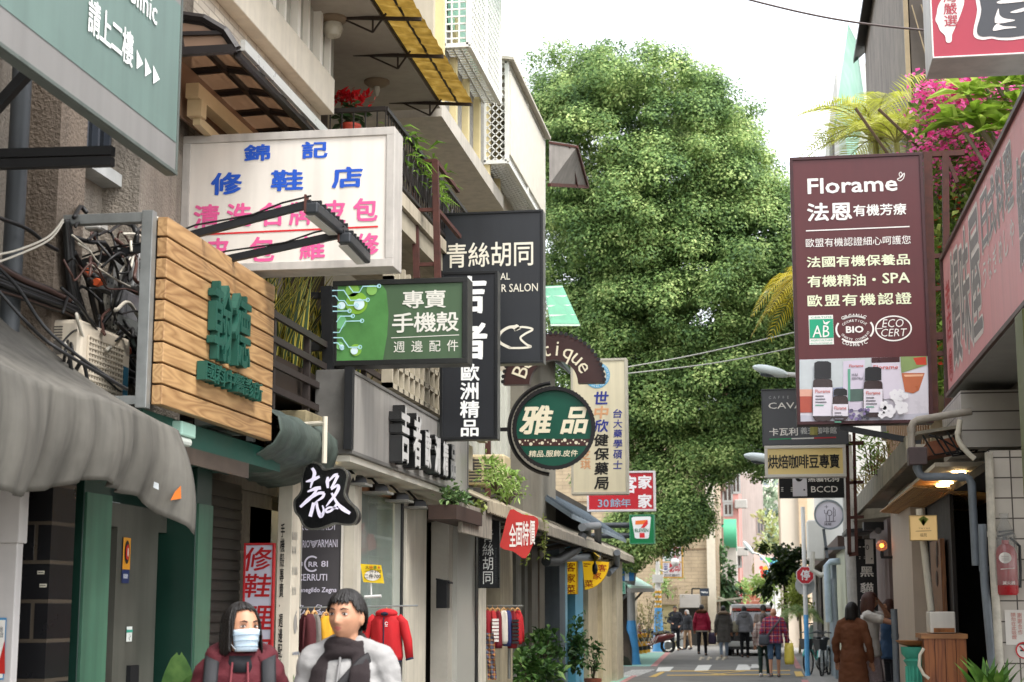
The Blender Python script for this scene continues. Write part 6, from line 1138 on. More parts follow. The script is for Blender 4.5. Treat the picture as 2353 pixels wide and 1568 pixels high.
palm('yellow palm drooping out left from behind the maroon sign', PY(1870, 1000, 20.), PY(1868, 660, 20.), 9, .95, ('#a89a2a', '#cfc040', '#e2d47a'), 1.1, [2.6, 2.9, 3.2, 3.5, 3.8, 2.2, .3, 1.2, 4.6])
# ================================================================ RIGHT UPPER BUILDINGS
bG = thing('corrugated_house', 'grey corrugated upper house with chain link window at upper right', 'building', (3, 24, 5)); COR = mat('#857d75', .7, .2, 3, streak=.4)
b = MB(); x0 = 2.0; rows = [[], []]
for i in range(161): y = 20.6+8*i/160; x = x0-.02*(i % 4 in (1, 2)); rows[0].append(V(x, y, 5.2)); rows[1].append(V(x, y, 13))
b.grid(rows); obj('corrugated_wall', b, COR, bG, recalc=False); b = MB(); b.box(2.02, 6, 20.62, 28.6, 4.5, 13); obj('inner_wall', b, mat('#4a433c', .8, .2), bG)
b = MB()
for k in range(20): b.bar((2.05+k*.12, 20.59, 6.2), (2.75+k*.12, 20.59, 9.4), .014); b.bar((2.75+k*.12, 20.585, 6.2), (2.05+k*.12, 20.585, 9.4), .014)
b.bar((1.97, 20.6, 5), (1.97, 20.6, 12), .06).bar((2, 20.58, 7.8), (4.5, 20.58, 7.8), .04); obj('chain_link', b, mat('#8a7a5e', .6, .2), bG)
b = MB(); b.par((1.8, 20, 11.5), (1.0, 0, .9), (0, 9, 0), (0, 0, .08)); obj('roof', b, mat('#3a3836', .6, .2), bG)
b = MB(); b.grid([[V(1.72, y, 12.2), V(1.85, y, 11.9+.04*(i % 2)), V(1.98, y, 10.6)] for i, y in enumerate(np.linspace(28.8, 40, 40))]); o = obj('green_sheet', b, leaf_mat('#8fbfa8', '#a8d0bc', '#bcdccb', .3, 2), bG, recalc=False)
bH = thing('white_house', 'pale distant house block behind the palms on the right', 'building', (3, 45, 0)); b = MB(); b.box(1.75, 7, 34, 60, 3.2, PY(1920, 328, 40).z); obj('wall', b, mat('#cfcdc6', .7, .05), bH); b = MB(); b.box(1.7, 1.75, 36, 37.5, 11.4, 12.3); obj('window', b, mat('#6f6a66', .4, .1), bH)
w_ = MB(); A_, B2 = PY(1715, -2, 16), PY(2128, 70, 16); pts = [A_.lerp(B2, i/16)+V(0, 0, -.05*math.sin(PI*i/16)) for i in range(-8, 17)]; w_.tube(pts, .011, 6); tag(obj('overhead_wire', w_, mat('#4a3d3a', .5, 0), None, smooth=True, loc=B2), 'single overhead wire crossing the white sky', 'wire')
for P in ([(1430, 846), (1600, 815), (1835, 762)], [(1430, 860), (1640, 835), (1835, 797)]):
    pts = [PY(*p, 30) for p in P]; b = MB(); b.tube(smooth_open([tuple(p) for p in pts]), .012, 5); tag(obj('overhead_wire', b, mat('#a8a79f', .5, 0), None, smooth=True, loc=pts[0]), 'upper of two pale wires crossing the tree crown' if P[0][1] < 850 else 'lower of two pale wires crossing the tree crown', 'wire', 'wires across the tree')
# ================================================================ LEFT MID: EAVES, COLUMNS, PLANTS TO THE CROSSING
def eave(label, y0, y1, xo, zo_, h, steps=60, m2=None):
    t = thing('shop_eave', label, 'eave', (xo, (y0+y1)/2, zo_)); b = MB(); rows = []
    for i in range(steps+1): y = y0+(y1-y0)*i/steps; k = .02*(i % 2); rows.append([V(-4.2, y, zo_+.45+k), V(-3.6, y, zo_+.26+k), V(xo, y, zo_+k+.03*noise.noise(V(y, 1, 1))), V(xo+.01, y, zo_-.13+k)])
    b.grid(rows); obj('sheet', b, mat(h, .7, .25, 4, streak=.4), t, recalc=False, solid=.02); b = MB(); b.bar((xo-.12, y0, zo_-.1), (xo-.12, y1, zo_-.1), .07)
    for k in range(int((y1-y0)/1.2)): b.bar((-4.1, y0+.3+k*1.2, zo_-.25), (xo-.1, y0+.3+k*1.2, zo_-.08), .05)
    obj('rafter', b, mat('#4a433c', .7, .2), t); return t
zE1 = PX(1110, 1148, -3.0).z
eave('peeling cream eave with trailing plants beside the salon side sign', 17.4, 22.3, -3.0, zE1, '#a89c86'); eave('grey corrugated eave above the red banner', 22.4, 27.4, -3.02, PX(1230, 1200, -3.02).z, '#8f877a'); eave('dirty pale eave over the yellow restaurant signs', 27.5, 38.8, -3.15, PX(1400, 1262, -3.15).z, '#a9a08f')
t = thing('blue_grey_roof', 'steep blue grey tiled roof behind the red restaurant sign', 'roof', (-4, 32, 3.4)); b = MB(); A = [PX(1352, 1135, -3.9), PX(1422, 1255, -3.2)]; b.par((-4.4, 27.6, 3.9), (1.1, 0, -.75), (0, 11, 0), (0, 0, .08)); obj('roof_sheet', b, mat('#7b8890', .6, .2, 5), t)
b = MB()
for k in range(18): b.bar((-4.4, 27.8+k*.6, 3.99), (-3.3, 27.8+k*.6, 3.24), .05)
obj('ridge', b, mat('#667078', .6, .2), t)
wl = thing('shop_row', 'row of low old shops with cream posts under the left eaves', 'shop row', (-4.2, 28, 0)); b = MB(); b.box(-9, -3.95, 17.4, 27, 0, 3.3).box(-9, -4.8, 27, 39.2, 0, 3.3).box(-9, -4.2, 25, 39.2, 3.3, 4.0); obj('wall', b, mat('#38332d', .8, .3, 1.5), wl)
for x0, x1, h, X in ((1101, 1117, '#c9c3b4', -3.45), (1150, 1178, '#a89c84', -3.55), (1186, 1198, '#8d8c84', -3.75), (1206, 1213, '#7d7a70', -3.75), (1222, 1236, '#7d776b', -3.7), (1240, 1252, '#857c6c', -3.75), (1274, 1284, '#86929a', -3.7), (1286, 1299, '#5a6268', -3.55), (1352, 1378, '#b9a98c', -3.6), (1384, 1406, '#c2b496', -3.5), (1417, 1431, '#c9bda4', -3.4)):
    b = MB(); b.box(-4.0, X, Yat(x0, X), Yat(x1, X), 0, 3.0); obj('post', b, mat(h, .6, .2, 4, streak=.3), wl)
for x0, x1, h, X in ((1299, 1304, '#7fb0c4', -3.62), (1305, 1322, '#3f83a0', -3.9), (1322, 1340, '#5fa0bc', -3.65)): b = MB(); b.box(-4.0, X, Yat(x0, X), Yat(x1, X), 0, 2.9); obj('blue_door_panel', b, mat(h, .5, .15, 4), wl)
b = MB(); b.box(-3.97, -3.9, Yat(1213, -3.9), Yat(1222, -3.9), 1.0, 2.3); obj('red_couplet', b, mat('#9a2a2c', .6, .1), wl)
for k, (x0, x1) in enumerate(((1115, 1148), (1250, 1272))): b = MB(); b.box(-3.98, -3.93, Yat(x0, -3.93), Yat(x1, -3.93), .1, 2.4); obj('door', b, mat(('#4c4a46', '#2d2b29')[k], .3, .2), wl)
b = MB(); b.box(-3.7, -3.62, Yat(1380, -3.6), Yat(1398, -3.6), .1, 1.5); obj('leaning_board', b, mat('#83837f', .5, .1), wl)
bn = PY(1190, 1225, 17.25); r = thing('red_banner', 'tilted red cloth banner with white characters under the eave', 'banner', bn); q = Board(r, (bn.x, 17.25, bn.z), (1, 0, 0), (0, 0, 1))
q.poly('cloth', mat('#b5322c', .7, .15, 5), smooth_closed([(1150, 1258), (1155, 1230), (1172, 1172), (1200, 1182), (1236, 1192), (1230, 1235), (1208, 1283), (1180, 1268)], 3), 0); WT = mat('#e2d8d0', .6, 0)
for i, ch in enumerate('全面特價'): q.fit('lettering', WT, ch, (1170+i*15.5, 1257-i*1.5), (1186+i*14.5, 1204-i*3), .016, 1)
q.done()
for lab, X, P in (('long vine trailing from the eave across the red banner', -3.0, (1207, 1180, 1300)), ('thin vine hanging right of the red banner', -3.0, (1248, 1180, 1285)), ('short vine under the cream planter beside the salon side sign', -3.05, (1098, 1150, 1180))):
    a, e = PX(P[0], P[1], X), PX(P[0]+3, P[2], X); b = leaves(55, lambda: (a.lerp(e, random.random())+V(random.gauss(0, .03), random.gauss(0, .03), 0), V(random.gauss(0, 1), random.gauss(0, 1), -.3)), .07, .7); b.tube([a, a.lerp(e, .5)+V(.02, 0, 0), e], .006, 4); tag(obj('vine', b, leaf_mat('#5a6a2c', '#8a9a4a', '#b0b070', .3, 5), None, recalc=False, loc=a), lab, 'vine', 'vines hanging from the left eaves')
def shrub(label, c, rad, n, size, cols, asp=.4, pot=None, stem=True, name='shrub', cat='plant'):
    c = V(c); t = thing(name, label, cat, c-V(0, 0, rad[2])); cl = [c+V(*(random.gauss(0, .5)*r for r in rad)) for _ in range(18)]
    b = leaves(n, lambda: (lambda k: (k+V(random.gauss(0, .2)*rad[0], random.gauss(0, .2)*rad[1], random.gauss(0, .2)*rad[2]), (k-c)+V(random.gauss(0, .3), random.gauss(0, .3), .2)))(random.choice(cl)), size, asp, droop=.25); obj('leaves', b, leaf_mat(*cols, .3, 4), t, recalc=False)
    if stem:
        b = MB()
        for k in range(6): b.tube([c-V(0, 0, rad[2]*1.3), c.lerp(cl[k], .6)-V(0, 0, rad[2]*.2), cl[k]], .012, 5)
        obj('stems', b, mat('#4f4434', .8, .2), t)
    if pot: b = MB(); b.lathe((c.x, c.y, 0), [(pot*.75, 0), (pot, .22), (pot*1.08, .22), (pot*1.08, .28), (pot*.85, .28), (pot*.8, .2)], 16); obj('pot', b, mat('#8a4a34', .7, .15), t, smooth=True)
    return t
G1 = ('#24401f', '#4a6e34', '#85a35a'); G2 = ('#1f3a1c', '#3d6230', '#6f9350')
p = PX(1140, 1092, -3.1); shrub('trailing weeds on the cream eave beside the perforated air conditioner', p, (.15, 1.0, .14), 420, .1, ('#6a8a3a', '#93b35a', '#c0cf8c'), .3); p = PX(1165, 1120, -3.1); shrub('grassy tuft on the eave above the red banner', p, (.15, .7, .16), 260, .12, ('#5c7a34', '#8aa852', '#b8c884'), .25)
p = PX(1050, 1148, -3.12); t = shrub('succulents in the dark hanging planter under the fascia end', p, (.12, .8, .12), 260, .08, ('#33482a', '#5a7a44', '#93ab6a'), .6); b = MB(); b.box(p.x-.14, p.x+.14, p.y-.75, p.y+.7, p.z-.24, p.z-.1); obj('planter', b, mat('#3a2a22', .8, .3), t)
p = PX(1135, 1180, -2.95); t = thing('wooden_valance', 'grey weathered plank valance beside the salon side sign', 'valance', p); b = MB()
for k in range(9): y = 16.0+k*.2; b.par((-3.06, y, zE1-.4), (.04, 0, 0), (0, .2, 0), (0, 0, .3))
obj('planks', b, mat('#8f877b', .8, .3, 9, streak=.4), t)
ac_unit('cream perforated air conditioner bracketed above the planter', -3.75, -3.2, 19.8, 20.3, PX(1090, 1090, -3.3).z, PX(1090, 1015, -3.3).z, side='Y', col='#c9b993')
for c, r_, n, s_, lab in ((PX(1250, 1500, -3.42), (.33, .3, .32), 420, .15, 'leafy potted shrub by the grey posts'), (PX(1222, 1545, -3.35), (.38, .3, .22), 380, .17, 'low bushy green plants at the foot of the cream wall')): shrub(lab, c, r_, n, s_, G1, .5, .2)
shrub('round clipped potted tree in front of the blue door', PX(1320, 1487, -3.5), (.27, .27, .36), 560, .12, G2, .6, .26); shrub('small potted plant beside the wooden stool', PX(1362, 1530, -3.4), (.14, .14, .24), 120, .1, G1, .5, .16)
t = thing('stool', 'dark wooden bar stool beside the potted tree', 'stool', PZ(1342, 1548, 0)); c = PZ(1342, 1548, 0); b = MB(); b.cyl(c+V(0, 0, .74), c+V(0, 0, .78), .17); obj('seat', b, mat('#3f2a20', .6, .2), t)
for sx in (-1, 1):
    for sy in (-1, 1): b = MB(); b.bar(c+V(.11*sx, .11*sy, .74), c+V(.16*sx, .16*sy, 0), .03); obj('leg', b, mat('#3f2a20', .6, .2), t)
b = MB(); b.bar(c+V(-.14, -.14, .3), c+V(.14, -.14, .3), .025).bar(c+V(-.14, .14, .3), c+V(.14, .14, .3), .025); obj('stretcher', b, mat('#3f2a20', .6, .2), t)
t = thing('umbrella_bag', 'plastic wrapped red bundle hanging by the tiled post', 'bag', PY(1355, 1480, 37)); c = PY(1355, 1490, 37); b = MB(); b.loft([(c+V(0, 0, .35), .05, .05), (c+V(0, 0, .2), .16, .1), (c+V(.02, 0, -.2), .15, .1), (c+V(.02, 0, -.4), .06, .05)], 10); obj('bundle', b, mat('#a87a76', .4, .4, 6), t, smooth=True)
# yellow restaurant signs
r, q = sign_px('menu_sign', 'narrow yellow vertical sign with three red characters', (1298, 1366), (1326, 1288), 30.5, .14, mat('#e3b21c', .45, .04, emit=.12), mat('#c79a22', .45, .1), .012); RC = mat('#b52a20', .5, 0)
for i, ch in enumerate('客家菜'): q.fit('lettering', RC, ch, (1301, 1314+i*25.5), (1322, 1293+i*25.5), .016)
q.done()
c = PY(1338, 1292, 31.5); r = thing('fan_sign', 'yellow fan shaped sign with red characters beside the blue door', 'sign', c); q = Board(r, (c.x, 31.5, c.z), (1, 0, 0), (0, 0, 1)); F = [(1338, 1288), (1399, 1292), (1398, 1302)]+[(1338+61*math.cos(R(a)), 1292+64*math.sin(R(a))) for a in range(12, 92, 8)]; F[0] = (1338, 1288)
q.poly('face', mat('#e3b21c', .45, .04, emit=.12), F, 0); uv = [q.uv(*p) for p in F]; b = MB(); b.prism([q.w(u, v, -.004) for u, v in uv], (0, .14, 0)); obj('box', b, mat('#b98a1e', .5, .1), r)
for i, (x, y) in enumerate(((1374, 1314), (1362, 1332), (1343, 1350))): q.fit('lettering', RC, '客家菜'[i], (x, y), (x+20, y-17), .016)
q.stroke('small_lettering', RC, [(1341, 1296), (1357, 1297)], .02); q.stroke('small_lettering', RC, [(1341, 1301), (1350, 1302)], .02); q.done()
t = thing('small_awning', 'yellow cloth flap above the fan shaped sign', 'awning', PX(1355, 1275, -3.3)); b = MB(); b.quad(PX(1350, 1290, -3.5), PX(1362, 1268, -3.2), PX(1378, 1280, -3.0), PX(1370, 1290, -3.1)); obj('cloth', b, mat('#c9a72c', .6, .1), t, solid=.02)
for lab, P, rr, h in (('grey drain pipe elbow hanging under the eave by the fan sign', [(1338, 1212), (1374, 1208), (1374, 1280), (1295, 1283)], .07, '#7b8084'), ('dark drain pipe sloping under the eave', [(1340, 1228), (1325, 1262), (1280, 1290), (1255, 1290)], .08, '#4a4c4e'), ('grey waste pipe end at the eave corner', [(1418, 1270), (1416, 1300), (1398, 1318)], .07, '#6f7376')):
    pts = [PX(x, y, -3.05-.1*i) for i, (x, y) in enumerate(P)]; b = MB(); b.tube(pts, rr, 10); tag(obj('drain_pipe', b, mat(h, .5, .15), None, smooth=True, loc=pts[0]), lab, 'pipe')
t = thing('lamp_bulb', 'black pendant lamp hanging before the fan shaped sign', 'lamp', PY(1367, 1295, 31)); c = PY(1367, 1300, 31); b = MB(); b.lathe(c, [(.015, .25), (.02, .05), (.05, 0), (.055, -.1), (.02, -.17)], 12); obj('pendant', b, BLACKM, t, smooth=True)
# hanging clothes
def garment(label, Y, x0, y0, x1, y1, h, h2=None, ins='plain', hood=True, group=None, sleeves=True, trim=None, yaw=0, name='hanging_jacket', cat='garment'):
    a, e = PY(x0, y0, Y), PY(x1, y1, Y); W = e.x-a.x; H = e.z-a.z; cx = (a.x+e.x)/2; t = thing(name, label, cat, V(cx, Y, a.z), group); m = mat(h, .85, .12, 6, .15, bscale=60)
    def P(u, v, d=0): x = (u-.5)*W; return V(cx+x*math.cos(yaw)-d*math.sin(yaw), Y+x*math.sin(yaw)+d*math.cos(yaw), a.z+v*H)
    b = MB(); rings = []
    for v, wu, dd in ((.0, .31, .07), (.1, .33, .09), (.5, .29, .09), (.78, .3, .08), (.88, .25, .06), (.94, .12, .05)):
        c = P(.5, v); A_ = P(.5+wu, v)-c; B_ = P(.5, v, dd)-c; rings.append((c, A_, B_))
    b.loft(rings, 28)
    b.v = [tuple(V(v)+V(0, .012*noise.noise(V(v)*14), 0)+V(0, -.01*math.sin(v[0]*70+v[2]*9), 0)) for v in b.v]
    if sleeves:
        for s in (-1, 1): b.tube([P(.5+s*.22, .86), P(.5+s*.33, .74), P(.5+s*.42, .4), P(.5+s*.46, .06)], [W*.085, W*.1, W*.09, W*.075], 12)
    obj('body', b, m, t, smooth='all')
    if hood: b = MB(); b.ell(P(.5, .93), (W*.22, .08, H*.1), 18, 10); obj('hood', b, m, t, smooth=True)
    if hood: b = MB(); b.ell(P(.5, .925, -.03), (W*.11, .06, H*.06), 14, 8); obj('hood_lining', b, mat(h2 or '#1c2438', .9, .1), t, smooth=True)
    if trim:
        b = MB(); b.loft([(P(.5, -.005), P(.815, 0)-P(.5, 0), P(.5, 0, .085)-P(.5, 0)), (P(.5, .025), P(.82, 0)-P(.5, 0), P(.5, 0, .087)-P(.5, 0))], 24).bar(P(.5, .86, -.09), P(.5, .03, -.095), .008)
        if sleeves:
            for s in (-1, 1): b.cyl(P(.5+s*.455, .07), P(.5+s*.464, .035), W*.079)
        obj('trim', b, mat(trim, .8), t)
    b = MB(); b.tube([P(.3, .9), P(.42, .985), P(.5, 1.0), P(.58, .985), P(.7, .9)], .012, 6).tube([P(.5, 1.0), P(.5, 1.05), P(.53, 1.08)], .004, 5); obj('hanger', b, mat('#b58a56', .5, .1), t)
    return t, P
t, P_ = garment('bright red hooded fleece with navy trim hanging in the window', 12.7, 828, 1520, 947, 1402, '#a8161c', trim='#1b2036', group='clothes hanging outside the shop')
q = Board(t, P_(.5, 0, -.1), (1, 0, 0), (0, 0, 1)); q.ring('emblem', mat('#d8d4d0', .5, 0), (888, 1433), .011, .005, 1, 20, 340, 24); q.stroke('emblem', mat('#d8d4d0', .5, 0), [(885, 1439), (891, 1439)], .005); q.done()
garment('mustard yellow jumper on a hanger behind the man', 12.6, 722, 1530, 775, 1408, '#c28f1e', hood=False, group='clothes hanging outside the shop', yaw=.5); garment('grey cardigan on a hanger beside the yellow jumper', 12.55, 700, 1520, 742, 1405, '#6b6660', hood=False, group='clothes hanging outside the shop', yaw=.9); garment('dark red checked shirt on a hanger, leftmost of the row', 12.5, 690, 1500, 722, 1405, '#4a1a1e', hood=False, group='clothes hanging outside the shop', yaw=1.1)
b = MB(); b.cyl(PY(688, 1397, 12.6), PY(960, 1392, 12.6), .007); tag(obj('clothes_rail', b, mat('#a5a8a8', .3, 0, metal=.7), None, smooth=True, loc=PY(800, 1395, 12.6)), 'thin metal rail carrying clothes before the brand board', 'rail')
t = thing('price_card', 'yellow price card clipped above the red fleece', 'sign', PY(856, 1320, 12.8)); q = Board(t, PY(856, 1320, 12.8), (1, 0, 0), (0, 0, 1)); q.poly('card', mat('#d9b81e', .5, .03), [(828, 1296), (876, 1299), (883, 1341), (835, 1338)], 0); q.disc('bubble', mat('#d9d3c8', .5, .02), (856, 1323), .065, 1, ry=.042); q.fit('lettering', BLACKM, '一件390', (838, 1318), (876, 1308), .0, 2); q.fit('lettering', BLACKM, '二件700', (837, 1330), (876, 1319), .006, 2)
for i, (ch, h) in enumerate((('大', '#26221e'), ('特', '#a5261e'), ('價', '#2c6a3a'), ('★', '#b5521e'))): q.fit('lettering', mat(h, .5, 0), ch, (840+i*9, 1308), (848+i*9, 1300), .012, 2)
q.done(); b = MB(); b.cyl(PY(852, 1338, 12.82), PY(853, 1372, 12.82), .008).cyl(PY(838, 1372, 12.82), PY(876, 1370, 12.82), .012); obj('clip_stand', b, mat('#c9c9c6', .3), t)
for i, (x, h, lab) in enumerate(((1119, '#8a1a22', 'dark red top at the left end of the small rack'), (1131, '#a52a2c', 'red top with a striped front on the small rack'), (1143, '#6f1a24', 'maroon top in the middle of the small rack'), (1157, '#c9c2b5', 'pale patterned top on the small rack'), (1166, '#2c3462', 'navy blue top on the small rack'), (1177, '#7a1a20', 'black and red striped top on the small rack'), (1189, '#a81c22', 'bright red top at the right end of the small rack'))):
    t, P_ = garment(lab, 20.2+.03*i, x-16, 1480+5*(i % 3), x+16, 1398, h, hood=False, group='small red clothes on the street rack', sleeves=i % 2 == 0, yaw=.55)
    if i in (1, 5):
        b = MB()
        for k in range(7): b.bar(P_(.25, .15+k*.09, -.1), P_(.75, .15+k*.09, -.1), .02, .03)
        obj('stripes', b, mat('#d6cfc8' if i == 1 else '#1c1a1c', .8), t)
b = MB(); b.cyl(PY(1105, 1394, 20.3), PY(1202, 1393, 20.3), .015).cyl(PY(1170, 1393, 20.4), PY(1170, 1560, 20.4), .02); tag(obj('clothes_rail', b, mat('#85857f', .4, 0, metal=.6), None, smooth=True, loc=PY(1150, 1395, 20.3)), 'street rack rail carrying small red clothes', 'rail')
t = thing('knitted_scarf', 'multicoloured knitted scarf hanging low by the cream post', 'scarf', PY(1122, 1520, 20.1)); b = MB(); rows = [[PY(1115+i*.5+10*j, 1455+i*9, 20.1)+V(0, .02*math.sin(i*.9+j*2), 0) for j in range(3)] for i in range(13)]; b.grid(rows); obj('knit', b, plaid_mat('#7a3a34', '#3a5a6a', '#c9a04a', '#2a2a2a', .03), t, recalc=False)
t = thing('monstera_plant', 'big leaved green plant low beside the woman', 'potted plant', PY(405, 1600, 9.6)); c = PY(402, 1690, 9.6); b = MB()
for ang, L, wd, up in ((1.4, .5, .2, 1.), (.3, .42, .16, .45), (2.6, .42, .15, .5), (3.3, .4, .14, .35), (-.2, .36, .15, .6), (.9, .45, .15, .8)):
    d = V(math.cos(ang), -.25, 0); pts = []; rows = []
    for i in range(9):
        f = i/8; p = c+d*L*f*(1.25-up)+V(0, 0, L*up*f-.12*L*f*f+.04); ww = wd*math.sin(PI*min(.98, .06+f*.94))**.75; sd = V(-d.y, d.x, 0).normalized() if up < .7 else V(1, .1, 0); sd = (V(.15, 1, 0) if abs(d.x) > .8 and up < .7 else V(1, .25, 0)).normalized(); rows.append([p-sd*ww/2+V(0, 0, .02)+V(0, 0, .01*math.sin(i*2)), p-sd*ww*.25, p, p+sd*ww*.25, p+sd*ww/2+V(0, 0, .02)])
    b.grid(rows)
obj('leaves', b, leaf_mat('#223a1a', '#3c5c28', '#5f7d40', .3, 8), t, recalc=False, smooth='all'); b = MB(); b.lathe((c.x, c.y, 0), [(.14, 0), (.2, .4), (.19, .42), (.15, .4)], 16).cyl((c.x, c.y, .4), (c.x, c.y, c.z+.05), .02); obj('pot', b, mat('#5b4a40', .7, .2), t)
# ================================================================ LEFT BEYOND THE CROSSING
def house(name, label, x0, x1, y0, y1, ztop, m, cat='building'):
    t = thing(name, label, cat, ((x0+x1)/2, (y0+y1)/2, 0)); b = MB(); b.box(x0, x1, y0, y1, 0, ztop); obj('wall', b, m, t); return t
def windows(t, Y, lst, h='#5f666a', fr='#b5aea2', fw=.06, inset=.04):
    for (x0, y0, x1, y1) in lst:
        a, e = PY(x0, y1, Y), PY(x1, y0, Y); b = MB(); b.box(a.x, e.x, Y-inset*.3, Y+.1, a.z, e.z); w_ = obj('window', b, mat(h, .15, .25, 1.2, spec=.8), t); b = MB(); b.box(a.x-fw, e.x+fw, Y-inset, Y+.02, a.z-fw*1.3, a.z).box(a.x-fw, e.x+fw, Y-inset, Y+.02, e.z, e.z+fw).box(a.x-fw, a.x, Y-inset, Y+.02, a.z, e.z).box(e.x, e.x+fw, Y-inset, Y+.02, a.z, e.z).box((a.x+e.x)/2-fw*.35, (a.x+e.x)/2+fw*.35, Y-inset*.8, Y+.02, a.z, e.z); obj('frame', b, mat(fr, .5, .1), w_)
t = house('low_house', 'low cream house beyond the crossing with pale green awning', -9, -4.6, 47.2, 58, 3.6, mat('#bdb19c', .8, .15, 2, .1, streak=.25)); b = MB(); b.par(PY(1432, 1368, 50), (.1, 0, .6), (1.3, 0, -.1), (0, 3, 0)) if False else None
t = thing('green_awning', 'pale green sheet awning on grey struts beyond the crossing', 'awning', PX(1460, 1350, -4.0)); A = [PX(1428, 1330, -4.7), PX(1462, 1330, -4.5), PX(1500, 1352, -3.7), PX(1445, 1352, -3.8)]; b = MB(); b.prism(A, (0, 0, .06)); obj('sheet', b, mat('#9cc4b2', .5, .1), t); b = MB()
for x in (1450, 1480): p = PX(x, 1356, -3.95); b.bar(p, p+V(-.7, -.1, -.75), .07)
b.bar(A[3]+V(0, 0, -.06), A[2]+V(0, 0, -.06), .12); obj('strut', b, mat('#6d6d6a', .5, .1), t)
t = thing('blue_banner', 'blue and white cloth hung from the low house', 'banner', PY(1440, 1320, 46.8)); q = Board(t, PY(1440, 1320, 46.8), (1, 0, 0), (0, 0, 1)); BB = mat('#2a6aa0', .7, .1)
q.rect('cloth', BB, (1423, 1335), (1457, 1305), 0); q.rect('stripe', mat('#c9d0d4', .7, .05), (1436, 1335), (1445, 1305), 2); q.done()
r, q = sign_px('notice_sign', 'small dark green notice sign on the post before the crossing', (1412, 1365), (1437, 1337), 44, .05, mat('#2a7058', .5, .05), mat('#86a89a', .5), .02); GW = mat('#a9c9bc', .5, 0)
q.fit('lettering', GW, '青田街二', (1415, 1346), (1433, 1341), 0); q.fit('lettering', GW, '12巷', (1417, 1356), (1432, 1350), 0); q.stroke('lettering', GW, [(1416, 1361), (1433, 1361)], .02); q.done()
def street_pole(label, px_, pyb, Y, r0, r1, ytop, hU, zb, hB, wide=1.6, group='blue footed street poles'):
    c = PZ(px_, pyb, 0); t = thing('street_pole', label, 'pole', c, group); zt_ = PY(px_, ytop, c.y).z; b = MB(); b.tube([c+V(0, 0, zb), c+V(0, 0, zt_)], [r0, r1], 12); obj('shaft', b, mat(hU, .5, .15, 3, streak=.2), t, smooth=True); b = MB(); b.tube([c, c+V(0, 0, .12), c+V(0, 0, zb+.01)], [r0*wide*1.15, r0*wide, r0*1.05], 12); obj('blue_base', b, mat(hB, .5, .15, 5), t, smooth=True); return t, c, zt_
street_pole('stout grey pole with wide blue base at the crossing corner', 1452, 1528, 0, .12, .11, 1320, '#8b8a86', 1.25, '#3b82b4', 2.0)
t, c, z_ = street_pole('tall white lamp post with two globe lamps and blue base', 1514, 1498, 0, .13, .07, 1290, '#d0cec8', 1.6, '#4a90c4', 1.7)
b = MB(); zz_ = PY(1512, 1308, c.y).z; b.tube([c+V(0, 0, zz_), c+V(.3, 0, zz_-.1), c+V(.62, 0, zz_+.1)], .035, 6).tube([c+V(0, 0, zz_+1.2), c+V(.3, 0, zz_+1.25)], .03, 6); obj('lamp_arm', b, mat('#b9b7b2', .5), t); 
for dx, dz in ((.66, .25), (.34, 1.4)): b = MB(); b.ell(c+V(dx, 0, zz_+dz), .16, 12, 8); obj('globe', b, mat('#d8d6d0', .3, .03), t, smooth=True)
b = MB(); s_ = c+V(0, -.14, 1.1)
for k in range(4): b.tube([c+V(0, 0, 1.62+k*.18), c+V(0, 0, 1.71+k*.18)], .135, 12)
obj('warning_band', b, mat('#c9962a', .5, .1), t); b = MB(); b.box(c.x-.2, c.x+.2, c.y-.15, c.y+.1, 2.55, 2.85); obj('junction_box', b, mat('#c9c7c0', .5, .1), t)
# barricade posts and chain
for i, (x, y, zt_) in enumerate(((1423, 1521, 1459), (1436, 1512, 1463), (1459, 1504, 1459), (1470, 1503, 1457), (1481, 1502, 1455), (1488, 1500, 1456))):
    c = PZ(x, y, 0); h = PY(x, zt_, c.y).z; t = thing('bollard', ('nearest yellow and black bollard beside the trunk', 'second yellow and black bollard behind the stout pole', 'yellow and black bollard just right of the stout pole', 'fourth bollard of the chained row', 'fifth bollard of the chained row', 'last bollard of the chained row before the scooters')[i], 'bollard', c, 'yellow and black bollards with chains'); b = MB(); b.tube([c, c+V(0, 0, h)], .105, 12); obj('post', b, mat('#c98f1e', .5, .2, 6), t, smooth=True); b = MB()
    for z0_, z1_ in ((.16, .34), (.55, .72)): b.tube([c+V(0, 0, h*z0_/.9), c+V(0, 0, h*z1_/.9)], .109, 12)
    obj('black_band', b, BLACKM, t, smooth=True); b = MB(); b.tube([c+V(.1, -.1, h*.9), c+V(.25, -.12, h*.45), c+V(.4, -.1, h*.85)], .02, 5); obj('chain', b, mat('#a8a49c', .4, .1, metal=.4), t)
